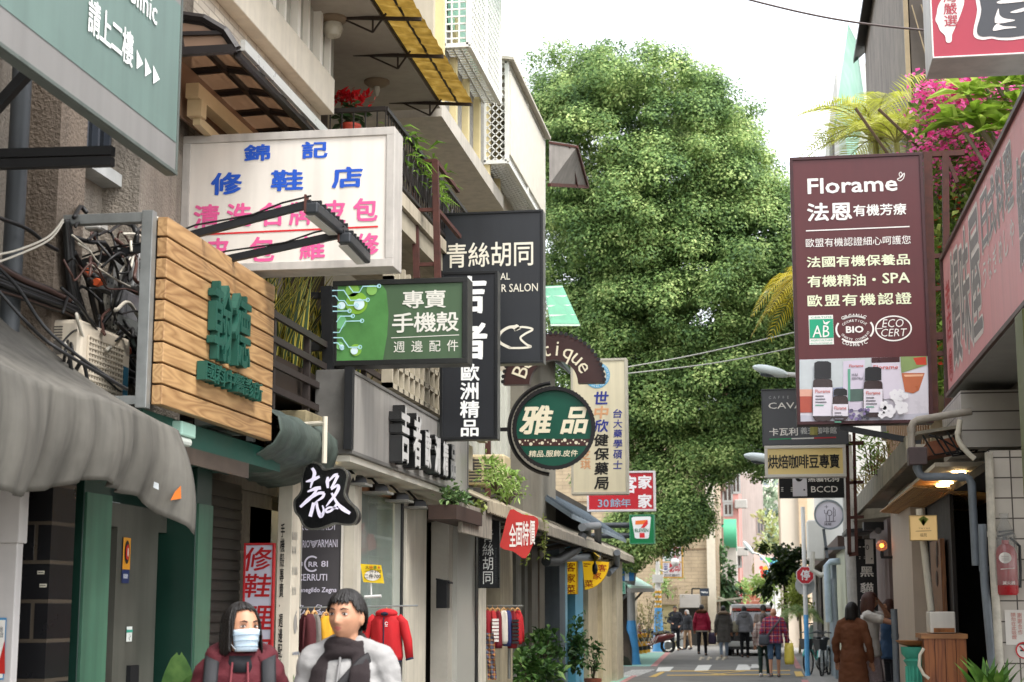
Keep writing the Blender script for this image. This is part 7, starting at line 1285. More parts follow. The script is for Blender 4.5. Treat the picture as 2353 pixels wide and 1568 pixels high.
def scooter(label, c, yaw, hb, s=1.):
    c = V(c); t = thing('scooter', label, 'scooter', c, 'parked scooters'); Rm = Matrix.Rotation(yaw, 3, 'Z'); L = lambda x, y, z: c+Rm @ V(x*s, y*s, z*s)
    for y in (-.6, .6):
        b = MB(); b.tube([L(0, y, .25)+Rm @ V(0, .25*s*math.cos(a), .25*s*math.sin(a)) for a in np.linspace(0, 2*PI, 17)], .055*s, 8); w_ = obj('wheel', b, mat('#161616', .8), t, smooth=True); b = MB(); b.cyl(L(-.03, y, .25), L(.03, y, .25), .15*s); obj('rim', b, STEEL, w_)
    m = mat(hb, .3, .05, coat=.5)
    b = MB(); b.loft([(L(0, -.85, .62), Rm @ V(.1, 0, 0)*s, V(0, 0, .06)*s), (L(0, -.6, .6), Rm @ V(.17, 0, 0)*s, V(0, 0, .16)*s), (L(0, -.15, .5), Rm @ V(.15, 0, 0)*s, V(0, 0, .18)*s), (L(0, .1, .3), Rm @ V(.14, 0, 0)*s, V(0, 0, .06)*s), (L(0, .38, .3), Rm @ V(.14, 0, 0)*s, V(0, 0, .06)*s)], 14); obj('body', b, m, t, smooth=True)
    b = MB(); b.prism([L(-.2, .42, .3), L(.2, .42, .3), L(.17, .5, .85), L(.1, .48, 1.0), L(-.1, .48, 1.0), L(-.17, .5, .85)], Rm @ V(0, .1, 0)*s); obj('leg_shield', b, m, t, bevel=.02); b = MB(); b.ell(L(0, .62, .5), (.12*s, .12*s, .1*s)); obj('mudguard', b, m, t, smooth=True)
    b = MB(); b.loft([(L(0, -.8, .7), Rm @ V(.12, 0, 0)*s, V(0, 0, .05)*s), (L(0, -.45, .74), Rm @ V(.15, 0, 0)*s, V(0, 0, .07)*s), (L(0, -.05, .68), Rm @ V(.12, 0, 0)*s, V(0, 0, .06)*s)], 12); obj('seat', b, mat('#1a1a1c', .6), t, smooth=True)
    b = MB(); b.tube([L(-.32, .4, 1.02), L(-.15, .46, 1.04), L(.15, .46, 1.04), L(.32, .4, 1.02)], .025*s, 8).cyl(L(0, .47, .95), L(0, .6, .3), .03); obj('handlebar', b, BLACKM, t, smooth=True); b = MB(); b.ell(L(0, .57, .9), (.1*s, .06*s, .08*s)); obj('headlight', b, mat('#d9d9d6', .1), t, smooth=True)
    for sx in (-1, 1): b = MB(); b.tube([L(.22*sx, .44, 1.04), L(.3*sx, .44, 1.2)], .008, 5).ell(L(.32*sx, .44, 1.24), (.06, .02, .04)); obj('mirror', b, BLACKM, t)
for lab, x, y, yaw, h in (('white and dark scooter at the kerb behind the lamp post', 1540, 1494, 2.3, '#c9c9c4'), ('dark red scooter between bollards and lamp post', 1500, 1500, 2.0, '#5d2224'), ('black scooter behind the bollards', 1482, 1494, 1.7, '#2a2c30'), ('silver scooter farthest left behind the stout pole', 1466, 1492, 1.9, '#8d9296')): scooter(lab, PZ(x, y, 0), yaw, h)
G3 = ('#5d5a34', '#8a8656', '#b0a878'); shrub('dry sparse bush behind the scooters', PY(1487, 1415, 58), (.9, .7, .7), 500, .16, G3, .35); shrub('pale green bush by the lattice fence', PY(1535, 1340, 66), (.6, .6, .5), 300, .2, ('#6a8a44', '#93ad68', '#b9c794'), .5)
ft = house('tan_building', 'tan tiled building with a cream corner column behind the print shop sign', -9.5, PY(1642, 1300, 72).x, 72, 84, 9.5, brick_mat('#a8967a', '#8f8068', .6, .16, .7, .08, 'XZ', .5, .05)); b = MB(); a, e = PY(1625, 1300, 71.9), PY(1643, 1300, 71.9); b.box(a.x, e.x+.02, 71.8, 72.3, 0, 9.6); obj('corner_column', b, mat('#cfc6b2', .7, .08), ft); b = MB()
for y in (1150, 1205, 1262): z_ = PY(1600, y, 72).z; b.box(-9, a.x, 71.97, 72.01, z_-.03, z_+.03)
obj('joint', b, mat('#7a6650', .8), ft)
r, q = sign_px('small_dark_sign', 'little dark blue sign bracketed on the tan building', (1608, 1370), (1629, 1352), 71, .1, mat('#2a3340', .5), mat('#2a3340', .5), .01); q.fit('lettering', LETW, 'Nabiya', (1611, 1364), (1627, 1359), .02); q.done()
b = MB(); a = PY(1590, 1353, 71.05); b.bar(a, PY(1608, 1353, 71.05), .06).bar(a, PY(1590, 1366, 71.05), .06); obj('bracket', b, BLACKM, r)
t = thing('garage', 'grey box fascia over a dark garage opening below the tan building', 'garage', PY(1582, 1440, 70)); b = MB(); a, e = PY(1562, 1397, 70), PY(1607, 1366, 70); b.box(a.x, e.x, 70, 71.9, a.z, e.z); obj('fascia', b, mat('#9a9690', .5, .05), t, bevel=.02); b = MB(); a, e = PY(1560, 1450, 70.6), PY(1606, 1398, 70.6); b.box(a.x, e.x, 70.6, 71.9, 0, e.z); obj('opening', b, mat('#24221f', .6, .1), t)
t = thing('lattice_fence', 'brown lattice fence over a ribbed olive wall', 'fence', PY(1540, 1400, 69)); a, e = PY(1514, 1388, 69), PY(1556, 1349, 69); b = MB()
for k in range(9): b.bar((a.x, 69, a.z+(e.z-a.z)*k/8), (e.x, 69, a.z+(e.z-a.z)*k/8), .05)
for k in range(12): b.bar((a.x+(e.x-a.x)*k/11, 69.05, a.z), (a.x+(e.x-a.x)*k/11, 69.05, e.z), .03)
obj('lattice', b, mat('#8a7a62', .7, .2), t); b = MB(); b.box(a.x, e.x, 69.1, 69.2, 0, a.z)
for k in range(16): b.box(a.x+(e.x-a.x)*k/16, a.x+(e.x-a.x)*(k+.5)/16, 69.05, 69.1, 0, a.z)
obj('ribbed_wall', b, mat('#a2976f', .7, .15), t)
pk = house('pink_building', 'pink rendered apartment block with brown balconies beyond the tan building', PY(1655, 1300, 92).x, PY(1700, 1300, 92).x, 92, 110, 17, mat('#b5827a', .8, .1, 1)); windows(pk, 92, [(1666, 1160, 1680, 1182), (1668, 1225, 1682, 1250), (1664, 1060, 1678, 1150), (1690, 1260, 1700, 1300), (1685, 1060, 1697, 1130)], '#4a3f3c', '#9a9a96', .1)
for y0_, y1_ in ((1118, 1088), (1255, 1212), (1205, 1186)):
    a, e = PY(1640, y0_, 88), PY(1662, y1_, 88); b = MB(); b.box(a.x, e.x, 88, 92, a.z, e.z); obj('balcony', b, mat('#8a7466', .8, .15), pk)
b = MB(); a, e = PY(1641, 1205, 87), PY(1690, 1183, 87); b.tube([(a.x, 89, e.z-1), (e.x, 89, e.z-1)], .9, 10); obj('green_canopy', b, mat('#4aa07a', .5, .1), pk, smooth=True); b = MB(); a, e = PY(1643, 1420, 88), PY(1690, 1205, 88); b.box(a.x, e.x, 88.5, 92, 0, e.z); obj('lower_wing', b, mat('#a8a39a', .8, .1), pk)
for x, y in ((1688, 1168), (1690, 1278), (1660, 1270)): a = PY(x, y, 91.4); b = MB(); b.box(a.x, a.x+.7, 91.6, 92, a.z, a.z+.5); obj('cooling_unit', b, mat('#a19e98', .5), pk, bevel=.05)
gy = house('grey_building', 'plain grey concrete building in the middle distance', PY(1697, 1300, 104).x, PY(1757, 1300, 104).x, 104, 120, PY(1730, 1088, 104).z, mat('#b0aca6', .85, .12, .6, .05, streak=.15)); windows(gy, 104, [(1742, 1265, 1752, 1300), (1742, 1190, 1752, 1225)], '#5f6468', '#8d8a86', .08)
wb = house('white_apartments', 'tall pale apartment block with window bands at the end of the street', PY(1640, 1200, 150).x, PY(1880, 1200, 150).x, 150, 170, PY(1720, 1060, 150).z, mat('#d0ccc4', .8, .06, .4)); windows(wb, 150, [(1700+38*i, 1100+66*j, 1728+38*i, 1126+66*j) for i in range(4) for j in range(4)], '#6d767c', '#d6d3cb', .15)
b = MB()
for j in range(4): a = PY(1690, 1145+66*j, 149.5); b.box(PY(1690, 1145, 149.5).x, PY(1860, 1145, 149.5).x, 149.4, 150, a.z, a.z+1.1)
obj('spandrel', b, mat('#d3ccbd', .8, .05), wb)
bh = house('brick_house', 'low red brick house with a stepped chimney at the end of the street', PY(1690, 1400, 96).x, PY(1760, 1400, 96).x, 96, 100, PY(1720, 1374, 96).z, brick_mat('#8f5a45', '#a89080', .5, .2, .8, .1, 'XZ')); b = MB(); a, e = PY(1708, 1374, 96.5), PY(1738, 1352, 96.5); b.box(a.x, e.x, 96.5, 98, a.z, e.z).box(a.x+.2, e.x-.2, 96.6, 97.9, e.z, e.z+.3); obj('chimney', b, mat('#8a5642', .8, .15), bh)
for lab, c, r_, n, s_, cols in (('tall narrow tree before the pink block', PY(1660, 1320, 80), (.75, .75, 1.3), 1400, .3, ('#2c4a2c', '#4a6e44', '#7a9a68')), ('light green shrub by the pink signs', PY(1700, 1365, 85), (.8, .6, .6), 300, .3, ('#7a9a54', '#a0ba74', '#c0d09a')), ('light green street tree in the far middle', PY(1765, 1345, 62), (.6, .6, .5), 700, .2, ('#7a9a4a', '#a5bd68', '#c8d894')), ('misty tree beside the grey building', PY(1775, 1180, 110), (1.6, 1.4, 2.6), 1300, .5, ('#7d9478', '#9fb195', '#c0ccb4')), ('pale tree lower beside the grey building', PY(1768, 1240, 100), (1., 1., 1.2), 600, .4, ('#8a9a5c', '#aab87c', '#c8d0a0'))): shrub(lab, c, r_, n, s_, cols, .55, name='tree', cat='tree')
t = shrub('dense dark round street tree left of the stop sign', PY(1802, 1295, 52), (.55, .55, .62), 2600, .17, ('#1c2a14', '#2f4420', '#5d6a2e'), .6, name='tree', cat='tree'); b = MB(); c = PY(1806, 1400, 52); b.tube([(c.x, 52, 0), (c.x, 52, 2.6)], .07, 8); obj('trunk', b, mat('#4a3f34', .8), t)
shrub('yellow green bush low beside the stop sign pole', PY(1832, 1370, 48), (.35, .5, .55), 900, .17, ('#6a7a2a', '#9aa84a', '#c4cc7a'), .4)
palm('small fan palm beside the stop sign pole', PZ(1838, 1500, 0), PY(1838, 1415, 46), 12, .9, ('#5d7a44', '#93a86a', '#c0cc98'), .9)
for lab, LL, UR, h in (('pink shop sign with white characters, upper of two', (1678, 1380), (1705, 1350), '#c9385c'), ('dark red shop sign below the pink one', (1684, 1397), (1705, 1384), '#962a3e')):
    r, q = sign_px('shop_sign', lab, LL, UR, 82, .15, mat(h, .5, .05), mat(h, .5), .02); q.cells('lettering', LETW, '綺月' if 'upper' in lab else '美髮沙龍', (LL[0]+3, LL[1]-12 if 'upper' in lab else LL[1]-3), (UR[0]-3, UR[1]+4), bold=.02)
    if 'upper' in lab: q.cells('lettering', LETW, '精品美髮', (LL[0]+2, LL[1]-3), (UR[0]-2, LL[1]-10))
    q.done()
t = thing('mural_board', 'colourful painted board on the far grey building', 'mural', PY(1765, 1300, 90)); q = Board(t, PY(1765, 1300, 90), (1, 0, 0), (0, 0, 1)); q.rect('board', mat('#c9b0a8', .7, .05), (1734, 1345), (1790, 1272), 0)
for k in range(26): q.disc('paint', mat(('#c0392f', '#3f7fc0', '#59a95a', '#e0a030', '#d9d6d0', '#5fb0c0')[k % 6], .6, .05), (random.uniform(1748, 1782), random.uniform(1278, 1335)), random.uniform(.1, .22), 1+.02*k, n=7)
q.done()
def street_lamp(label, base, top, head, hh, Y): # curved arm
    c = PY(*base, Y); a = PY(*top, Y); h = PY(*head, Y); t = thing('street_lamp', label, 'street lamp', V(c.x, Y, 0), 'street lamps'); b = MB(); b.tube([(c.x, Y, 0), a, a.lerp(h, .35)+V(0, 0, hh*.7), a.lerp(h, .7)+V(0, 0, hh*.5), h], [.09, .06, .05, .045, .04], 10); obj('pole', b, mat('#c3c2bc', .4, .08), t, smooth=True); d = (h-a.lerp(h, .75)).normalized(); b = MB(); b.ell(h+d*.22, (.33, .12, .09), 14, 8, V(1, 0, 0).rotation_difference(d).to_matrix()); obj('lamp_head', b, mat('#c9d2d0', .25, .05), t, smooth=True); b = MB(); b.ell(h+d*.22-V(0, 0, .05), (.2, .08, .06), 12, 6); obj('lens', b, mat('#4f5558', .2), t, smooth=True)
street_lamp('curved street lamp above the far people', (1783, 1460), (1780, 1335), (1728, 1269), .5, 66); street_lamp('street lamp head reaching left below the maroon sign', (1972, 1500), (1932, 892), (1800, 860), .1, 28.2); street_lamp('small lamp head peeping left of the gold sign', (1965, 1450), (1940, 1085), (1778, 1058), .05, 29.5)
# far cafe table stuff: parasol shelter
t = thing('shelter', 'pale canvas shelter with green striped edge behind the walkers', 'shelter', PY(1660, 1420, 74)); b = MB(); b.par(PY(1625, 1386, 74), V(1.6, 0, .2), (0, 2, 0), (0, 0, .08)).par(PY(1645, 1372, 76), V(1.4, 0, -.5), (0, 2, 0), (0, 0, .06)); obj('canopy', b, mat('#c0c4b4', .6, .1), t); b = MB(); a = PY(1636, 1388, 74); b.bar((a.x, 74, 0), (a.x, 74, a.z), .12).ell(PY(1635, 1352, 74), .25, 10, 7); obj('post', b, mat('#57524a', .6), t)
# ================================================================ RIGHT BEYOND THE DOORWAY
for nm, lab, X, x0, x1, zt_, h in (('cream_block', 'tall cream block behind the stop sign', .75, None, None, 11, '#d2c6b4'),):
    t = thing(nm, lab, 'building', (1.5, 74, 0)); a, e = PY(1797, 1300, 68), PY(1858, 1300, 68); b = MB(); b.box(a.x, e.x+3, 68, 80, 0, PY(1820, 1075, 68).z); obj('wall', b, mat(h, .8, .05, 1), t); b = MB(); a2, e2 = PY(1842, 1410, 67.8), PY(1853, 1100, 67.8); b.box(a2.x, e2.x, 67.8, 68, 0, e2.z); obj('pilaster', b, mat('#c9b090', .8), t); b = MB(); a2, e2 = PY(1833, 1290, 67.9), PY(1842, 1278, 67.9); b.box(a2.x, e2.x, 67.85, 68, a2.z, e2.z); obj('vent', b, mat('#a9bcc6', .5), t)
rr_ = thing('old_shop_row', 'row of old low shops with pipes right of the stop sign', 'shop row', (2, 36, 0)); b = MB(); b.box(1.75, 6, 30.2, 60, 0, 3.2); obj('wall', b, mat('#6d665c', .8, .25, 1.5), rr_)
for x0, x1, h, X in ((1867, 1876, '#8d8b84', 1.5), (1881, 1887, '#3c3733', 1.55), (1892, 1900, '#a9a596', 1.5), (1925, 1945, '#c3c6ac', 1.45), (1905, 1915, '#7d8a90', 1.5)): b = MB(); b.box(X, 1.8, Yat(x1, X), Yat(x0, X), 0, 3.0); obj('post', b, mat(h, .6, .15, 4, streak=.2), rr_)
b = MB(); b.box(1.3, 1.75, 30.5, 55, 2.75, 2.95); obj('fascia', b, mat('#57463e', .7, .2), rr_); b = MB(); a, e = PY(1857, 1286, 36), PY(1893, 1195, 36); b.box(a.x, e.x, 36, 37, a.z, e.z); obj('utility_cabinet', b, mat('#d3d2ca', .5, .05), rr_, bevel=.03)
for lab, P, Y, rd, h in (('pale blue grey pipe with square elbow above the bicycles', [(1905, 1430), (1900, 1300), (1908, 1292), (1930, 1290)], 33, .07, '#a9b8c0'), ('white hooked pipe over the dark fascia', [(1866, 1268), (1866, 1310), (1885, 1322), (1900, 1318)], 35, .06, '#c9c6bc'), ('grey pipe standing behind the bicycles', [(1915, 1330), (1922, 1460), (1926, 1540)], 33, .06, '#868e94')): b = MB(); pts = [PY(x, y, Y) for x, y in P]; b.tube(pts, rd, 10); tag(obj('drain_pipe', b, mat(h, .5, .15), None, smooth=True, loc=pts[0]), lab, 'pipe')
c = PZ(1971, 1600, 0); c = PY(1974, 1500, 27.5); t = thing('utility_pole', 'peeling leaning white utility pole left of the black cat banner', 'pole', V(c.x, 27.5, 0)); b = MB(); b.tube([V(c.x+.05, 27.5, 0), PY(1957, 1250, 27.5), PY(1942, 1000, 27.5)], [.12, .11, .1], 14); obj('shaft', b, mat('#c2bfb8', .7, .25, 5, streak=.3), t, smooth=True)
t, c, z_ = street_pole('tall thin white pole carrying the stop sign with blue foot', 1856, 1554, 0, .055, .05, 1165, '#d0cfca', 1.45, '#5aa0d0', 1.05)
st = thing('stop_sign', 'red octagonal stop sign with one white character', 'sign', c+V(0, -.08, 2.2)); cc = PY(1850, 1322, c.y-.1); q = Board(st, (cc.x, c.y-.1, cc.z), (1, 0, 0), (0, 0, 1)); ro_ = 20.5*40.2/3700*1.03
OC = lambda r_: [(r_*math.cos(R(22.5+45*k)), r_*math.sin(R(22.5+45*k))) for k in range(8)]
q.poly('border', mat('#d6d2d0', .4, 0), OC(ro_), 0, px=False); q.poly('face', mat('#b0202a', .4, .04), OC(ro_*.92), 2, px=False); q.fit('lettering', mat('#dedad8', .4, 0), '停', (1840, 1334), (1861, 1310), .02, 3.5); b = MB(); b.prism([q.w(*p, -.004) for p in OC(ro_)], (0, .02, 0)); obj('back_plate', b, STEEL, st); q.done()
t = thing('traffic_mirror', 'grey back of a round sign on the stop sign pole', 'sign', c+V(.1, .1, 1.7)); b = MB(); m_ = PY(1850, 1345, c.y+.1); b.cyl(m_, m_+V(0, .03, 0), .24, 24); obj('disc', b, mat('#a9aaa8', .4, .08, metal=.3), t)
def bicycle(label, c, yaw, h, basket=True):
    c = V(c); t = thing('bicycle', label, 'bicycle', c, 'bicycles parked by the stop sign'); Rm = Matrix.Rotation(yaw, 3, 'Z'); L = lambda y, z, x=0: c+Rm @ V(x, y, z)
    for y in (-.52, .52):
        b = MB(); b.tube([L(y+.32*math.cos(a), .32+.32*math.sin(a)) for a in np.linspace(0, 2*PI, 29)], .022, 7); w_ = obj('wheel', b, mat('#1a1a1a', .8), t, smooth=True); b = MB()
        for a in np.linspace(0, 2*PI, 13)[:-1]: b.tube([L(y, .32), L(y+.3*math.cos(a), .32+.3*math.sin(a))], .004, 4)
        obj('spokes', b, STEEL, w_); b = MB(); b.tube([L(y+.37*math.cos(a), .32+.37*math.sin(a)) for a in np.linspace(.4, 2.6, 10)], .025, 6); obj('mudguard', b, mat(h, .4), t, smooth=True)
    b = MB()
    for p_, e_ in (((-.52, .32), (-.1, .3)), ((-.1, .3), (-.22, .78)), ((-.1, .3), (.36, .68)), ((-.2, .7), (.34, .76)), ((-.52, .32), (-.2, .72)), ((.34, .9), (.52, .32))): b.tube([L(*p_), L(*e_)], .022, 8)
    obj('frame', b, mat(h, .35, .05, coat=.3), t, smooth=True); b = MB(); b.ell(L(-.25, .88), (.09, .14, .045), 12, 7, Rm); obj('saddle', b, BLACKM, t, smooth=True)
    b = MB(); b.tube([L(.3, 1.02, -.28), L(.4, 1.04, -.12), L(.36, 1.0, 0), L(.4, 1.04, .12), L(.3, 1.02, .28)], .014, 7); obj('handlebar', b, mat('#55585a', .3, 0, metal=.6), t, smooth=True); b = MB(); b.cyl(L(-.1, .3, -.03), L(-.1, .3, .03), .09).bar(L(-.1, .3, .06), L(-.02, .16, .06), .02).bar(L(-.1, .3, -.06), L(-.18, .44, -.06), .02); obj('crank', b, STEEL, t)
    if basket: b = MB(); o = L(.62, .62); b.loft([(o, Rm @ V(.14, 0, 0), Rm @ V(0, .11, 0)), (o+V(0, 0, .26), Rm @ V(.19, 0, 0), Rm @ V(0, .15, 0))], 4); obj('basket', b, mat('#2a2c2c', .5), t)
bicycle('teal bicycle leaning by the stop sign pole', PZ(1876, 1550, 0), 2.75, '#4aa59c'); bicycle('white bicycle with dark basket beside the brown coat', PZ(1897, 1553, 0), 2.95, '#c9ccca'); bicycle('dark bicycle behind the white one', PZ(1912, 1541, 0), 2.6, '#2c3436')
scooter('grey green scooter half hidden behind the stop sign pole', PZ(1846, 1500, 0)+V(.5, 0, 0), .2, '#6d8078')
# ================================================================ CAR
def car():
    c = PZ(1731, 1509, 0); c = V(c.x-.02, c.y+.2, 0); t = thing('car', 'black car with white roof and red rear band beyond the walkers', 'car', c); hw = .93; Lc = 4.3
    def ring(y, z, w_, hgt): return [(c.x-w_, c.y+y, z), (c.x+w_, c.y+y, z), (c.x+w_, c.y+y, z+hgt), (c.x-w_, c.y+y, z+hgt)]
    S = [(-hw, .3), (-hw*1.0, .62), (-hw*.98, .95), (-.78, 1.02), (.78, 1.02), (hw*.98, .95), (hw, .62), (hw, .3), (.75, .22), (-.75, .22)]
    b = MB(); rows = [[V(c.x+x*k, c.y+y, .22+(z-.22)*kz) for x, z in S] for y, k, kz in ((0, .93, .85), (.15, .99, 1), (1.2, 1, 1), (3.0, 1, 1), (4.1, .97, .9), (4.3, .88, .75))]; n = len(S); b.add([p for r_ in rows for p in r_], [(i*n+k, i*n+(k+1) % n, (i+1)*n+(k+1) % n, (i+1)*n+k) for i in range(5) for k in range(n)]+[tuple(range(n-1, -1, -1)), tuple(5*n+k for k in range(n))]); m = mat('#101114', .25, .05, coat=.8); obj('body', b, m, t, smooth=True)
    b = MB(); rows = [[(-.8, 1.0, .08), (.8, 1.0, .08), (.66, 1.62, .55), (-.66, 1.62, .55)], [(-.8, 1.0, 3.1), (.8, 1.0, 3.1), (.64, 1.62, 2.3), (-.64, 1.62, 2.3)]]; P = [V(c.x+x, c.y+y, z) for r_ in rows for x, z, y in r_]; b.add(P, [(3, 2, 1, 0), (4, 5, 6, 7), (0, 1, 5, 4), (1, 2, 6, 5), (2, 3, 7, 6), (3, 0, 4, 7)]); obj('windows', b, mat('#0c0e10', .05, 0, spec=.9), t)
    b = MB(); b.par((c.x-.7, c.y+.45, 1.6), (1.4, 0, 0), (0, 1.95, 0), (0, 0, .14)); obj('roof', b, mat('#dedede', .3, .03), t, bevel=.03); b = MB(); b.bar((c.x-.66, c.y+.46, 1.555), (c.x+.66, c.y+.46, 1.555), .06, .07); obj('brake_light', b, mat('#b8382a', .3, 0), t)
    b = MB(); b.box(c.x-.85, c.x+.85, c.y-.08, c.y+.06, .32, .5); obj('bumper', b, mat('#c9c9c6', .4, .05), t, bevel=.03); b = MB(); b.box(c.x-.2, c.x+.2, c.y-.03, c.y+.0, .66, .82); obj('number_plate', b, mat('#c9d0d0', .4), t)
    for s in (-1, 1):
        b = MB(); b.box(c.x+s*.72, c.x+s*.9, c.y-.01, c.y+.1, .72, .92); obj('tail_light', b, mat('#7a1a1a', .2), t); b = MB(); b.ell((c.x+s*1.0, c.y+2.6, 1.05), (.09, .06, .07)); obj('mirror', b, m, t)
        for y in (.75, 3.4): b = MB(); b.cyl((c.x+s*.72, c.y+y, .32), (c.x+s*.92, c.y+y, .32), .32, 20); w_ = obj('wheel', b, mat('#121212', .8), t, smooth=True); b = MB(); b.cyl((c.x+s*.92, c.y+y, .32), (c.x+s*.935, c.y+y, .32), .2, 16); obj('rim', b, STEEL, w_)
car()
# ================================================================ BANYAN TREE
def big_leaves(name, C, N, S, m, parent, asp=.55):
    n = len(C); U = RS.normal(size=(n, 3)); U -= N*(U*N).sum(1)[:, None]; U /= np.linalg.norm(U, axis=1)[:, None]; W = np.cross(N, U); h = S[:, None]
    P = np.stack([C-U*h*.5, C+W*h*asp*.5-N*h*.06, C+U*h*.5, C-W*h*asp*.5-N*h*.06], 1).reshape(-1, 3); o0 = np.array(root_loc(parent)); P = P-o0
    me = bpy.data.meshes.new(name); me.vertices.add(4*n); me.vertices.foreach_set('co', P.ravel()); me.loops.add(4*n); me.loops.foreach_set('vertex_index', np.arange(4*n)); me.polygons.add(n); me.polygons.foreach_set('loop_start', np.arange(n)*4); me.polygons.foreach_set('loop_total', np.full(n, 4)); me.update(); me.validate(); me.materials.append(m)
    o = bpy.data.objects.new(name, me); return link(o, parent)
YT_ = 49.5; tb = PZ(1412, 1530, 0); tr = thing('banyan_tree', 'huge banyan tree filling the view at the end of the street', 'tree', tb)
ELL = [(1480, 400, 275, 300), (1340, 330, 170, 235), (1600, 420, 160, 250), (1690, 520, 140, 200), (1560, 680, 300, 270), (1420, 640, 190, 280), (1760, 620, 120, 240), (1450, 850, 210, 190), (1640, 880, 200, 150), (1770, 860, 90, 160), (1740, 1010, 110, 90), (1520, 1150, 90, 90), (1470, 1235, 70, 60), (1400, 980, 110, 150), (1570, 1190, 38, 40), (1640, 1050, 70, 45)]
CC = []; NN = []; SS = []
for ex, ey, ew, eh in ELL:
    dep = 2.2 if ew > 120 else 1.1; k = PY(ex, ey, YT_-2+RS.uniform(-.6, .6)); ctr = np.array(k); rx = ew*YT_/3700*.93; rz = eh*YT_/3700*.93; ry = rx*.9
    ncl = int(30+rx*rz*17)
    for _ in range(ncl):
        d = RS.normal(size=3); d /= np.linalg.norm(d)
        if d[1] > .45: d[1] *= -1
        rad = RS.uniform(.62, 1.02) if RS.rand() < .85 else RS.uniform(1.0, 1.1); cp = ctr+d*np.array([rx, ry, rz])*rad
        cr = RS.uniform(.38, .92); nl = int(400*cr/.5); q_ = RS.normal(size=(nl, 3)); q_ /= np.linalg.norm(q_, axis=1)[:, None]; q_ *= (RS.rand(nl, 1)**.45); up = np.abs(q_[:, 2:3])*.25
        pts = cp+q_*np.array([cr, cr, cr*.62])+np.array([0, 0, .1])*up
        nr = q_+np.array([0, -.25, .7])+RS.normal(size=(nl, 3))*.22; nr /= np.linalg.norm(nr, axis=1)[:, None]
        CC.append(pts); NN.append(nr); SS.append(RS.uniform(.07, .13, nl))
    # upright shoots along the top
for px_ in list(range(1215, 1520, 14))+list(range(1510, 1810, 12)):
    top = np.interp(px_, [1205, 1260, 1330, 1400, 1470, 1520, 1570, 1640, 1700, 1740, 1775, 1815], [120, 85, 90, 85, 92, 112, 130, 185, 240, 285, 345, 365])+RS.uniform(0, 34); L = RS.uniform(60, 120); nl = 200
    f = RS.rand(nl); base = np.array([np.array(PY(px_+RS.normal()*3*(1+2*ff), top+L*ff, YT_-2)) for ff in f]); wd = .1+.3*f[:, None]; pts = base+RS.normal(size=(nl, 3))*wd*np.array([.6, .8, .3]); nr = RS.normal(size=(nl, 3))*.6+np.array([0, -.4, .7]); nr /= np.linalg.norm(nr, axis=1)[:, None]; CC.append(pts); NN.append(nr); SS.append(RS.uniform(.07, .12, nl))
C_ = np.concatenate(CC); N_ = np.concatenate(NN); S_ = np.concatenate(SS); print('leaves', len(C_))
big_leaves('crown', C_, N_, S_, leaf_mat('#3d5a34', '#728f4c', '#c0d084', .3, .75, .65), tr)
BARK = mat('#3f352c', .9, .3, 3, .5)
b = MB(); A = lambda x, y, dy=0: PY(x, y, YT_+dy)
for P, rs in (([tb, A(1420, 1400, -1), A(1440, 1250), A(1480, 1080), A(1540, 930), A(1560, 700), A(1520, 450)], [.5, .42, .4, .36, .32, .24, .1]), ([A(1480, 1080), A(1600, 1020), A(1690, 960), A(1770, 880), A(1790, 700)], [.3, .24, .26, .2, .1]), ([A(1530, 960), A(1420, 820), A(1360, 600), A(1330, 380)], [.26, .22, .16, .07]), ([A(1555, 760), A(1640, 640), A(1680, 480)], [.2, .16, .06]), ([A(1640, 1000), A(1660, 1060), A(1620, 1150)], [.16, .1, .04]), ([A(1440, 1250), A(1500, 1210), A(1560, 1200)], [.16, .1, .05])): b.tube(P, rs, 10)
obj('trunk', b, BARK, tr, smooth=True)
b = MB()
for k in range(60): x = random.uniform(1445, 1600); dy = random.uniform(-1.5, .8); p = A(x, random.uniform(860, 920), dy); e = A(x+random.uniform(-6, 6), random.uniform(1000, 1110), dy); b.tube([p, p.lerp(e, .5)+V(random.gauss(0, .05), 0, 0), e], random.uniform(.015, .045), 5)
obj('aerial_roots', b, mat('#4a352a', .9, .2), tr)
# ================================================================ PEOPLE
SKIN = mat('#b08064', .5, .1, 26, .12, bscale=260, spec=.4); LIPS = mat('#a05a50', .45, .05); DARKH = mat('#15110f', .45, .2, 30, .4, bscale=160); BRNH = mat('#4a2a1e', .45, .2, 30, .4, bscale=160); GRYH = mat('#9a958e', .6, .2, 30)
def remesh(name, b, m, parent, vox, sm=2, loc=None, wr=0.):
    o = obj('tmp', b, m, None, recalc=True); md = o.modifiers.new('r', 'REMESH'); md.mode = 'VOXEL'; md.voxel_size = vox; md.use_smooth_shade = True
    if sm: s_ = o.modifiers.new('s', 'SMOOTH'); s_.factor = .5; s_.iterations = sm
    dg = bpy.context.evaluated_depsgraph_get(); me = bpy.data.meshes.new_from_object(o.evaluated_get(dg)); bpy.data.objects.remove(o); me.name = name
    o0 = root_loc(parent) if parent else V(loc); co = np.empty(len(me.vertices)*3, 'f'); me.vertices.foreach_get('co', co); co = co.reshape(-1, 3)
    if wr:
        nr = np.empty(len(me.vertices)*3, 'f'); me.vertices.foreach_get('normal', nr); nr = nr.reshape(-1, 3)
        d = np.array([noise.noise(V(c[0]*9, c[1]*9, c[2]*16))+.5*noise.noise(V(c[0]*22, c[1]*22, c[2]*30)) for c in co]); co = co+nr*(d*wr)[:, None]
    me.vertices.foreach_set('co', (co-np.array(o0)).astype('f').ravel()); me.update(); me.shade_smooth()
    if not me.materials: me.materials.append(m)
    n = bpy.data.objects.new(name, me); link(n, parent)
    if parent is None: n.location = o0
    return n
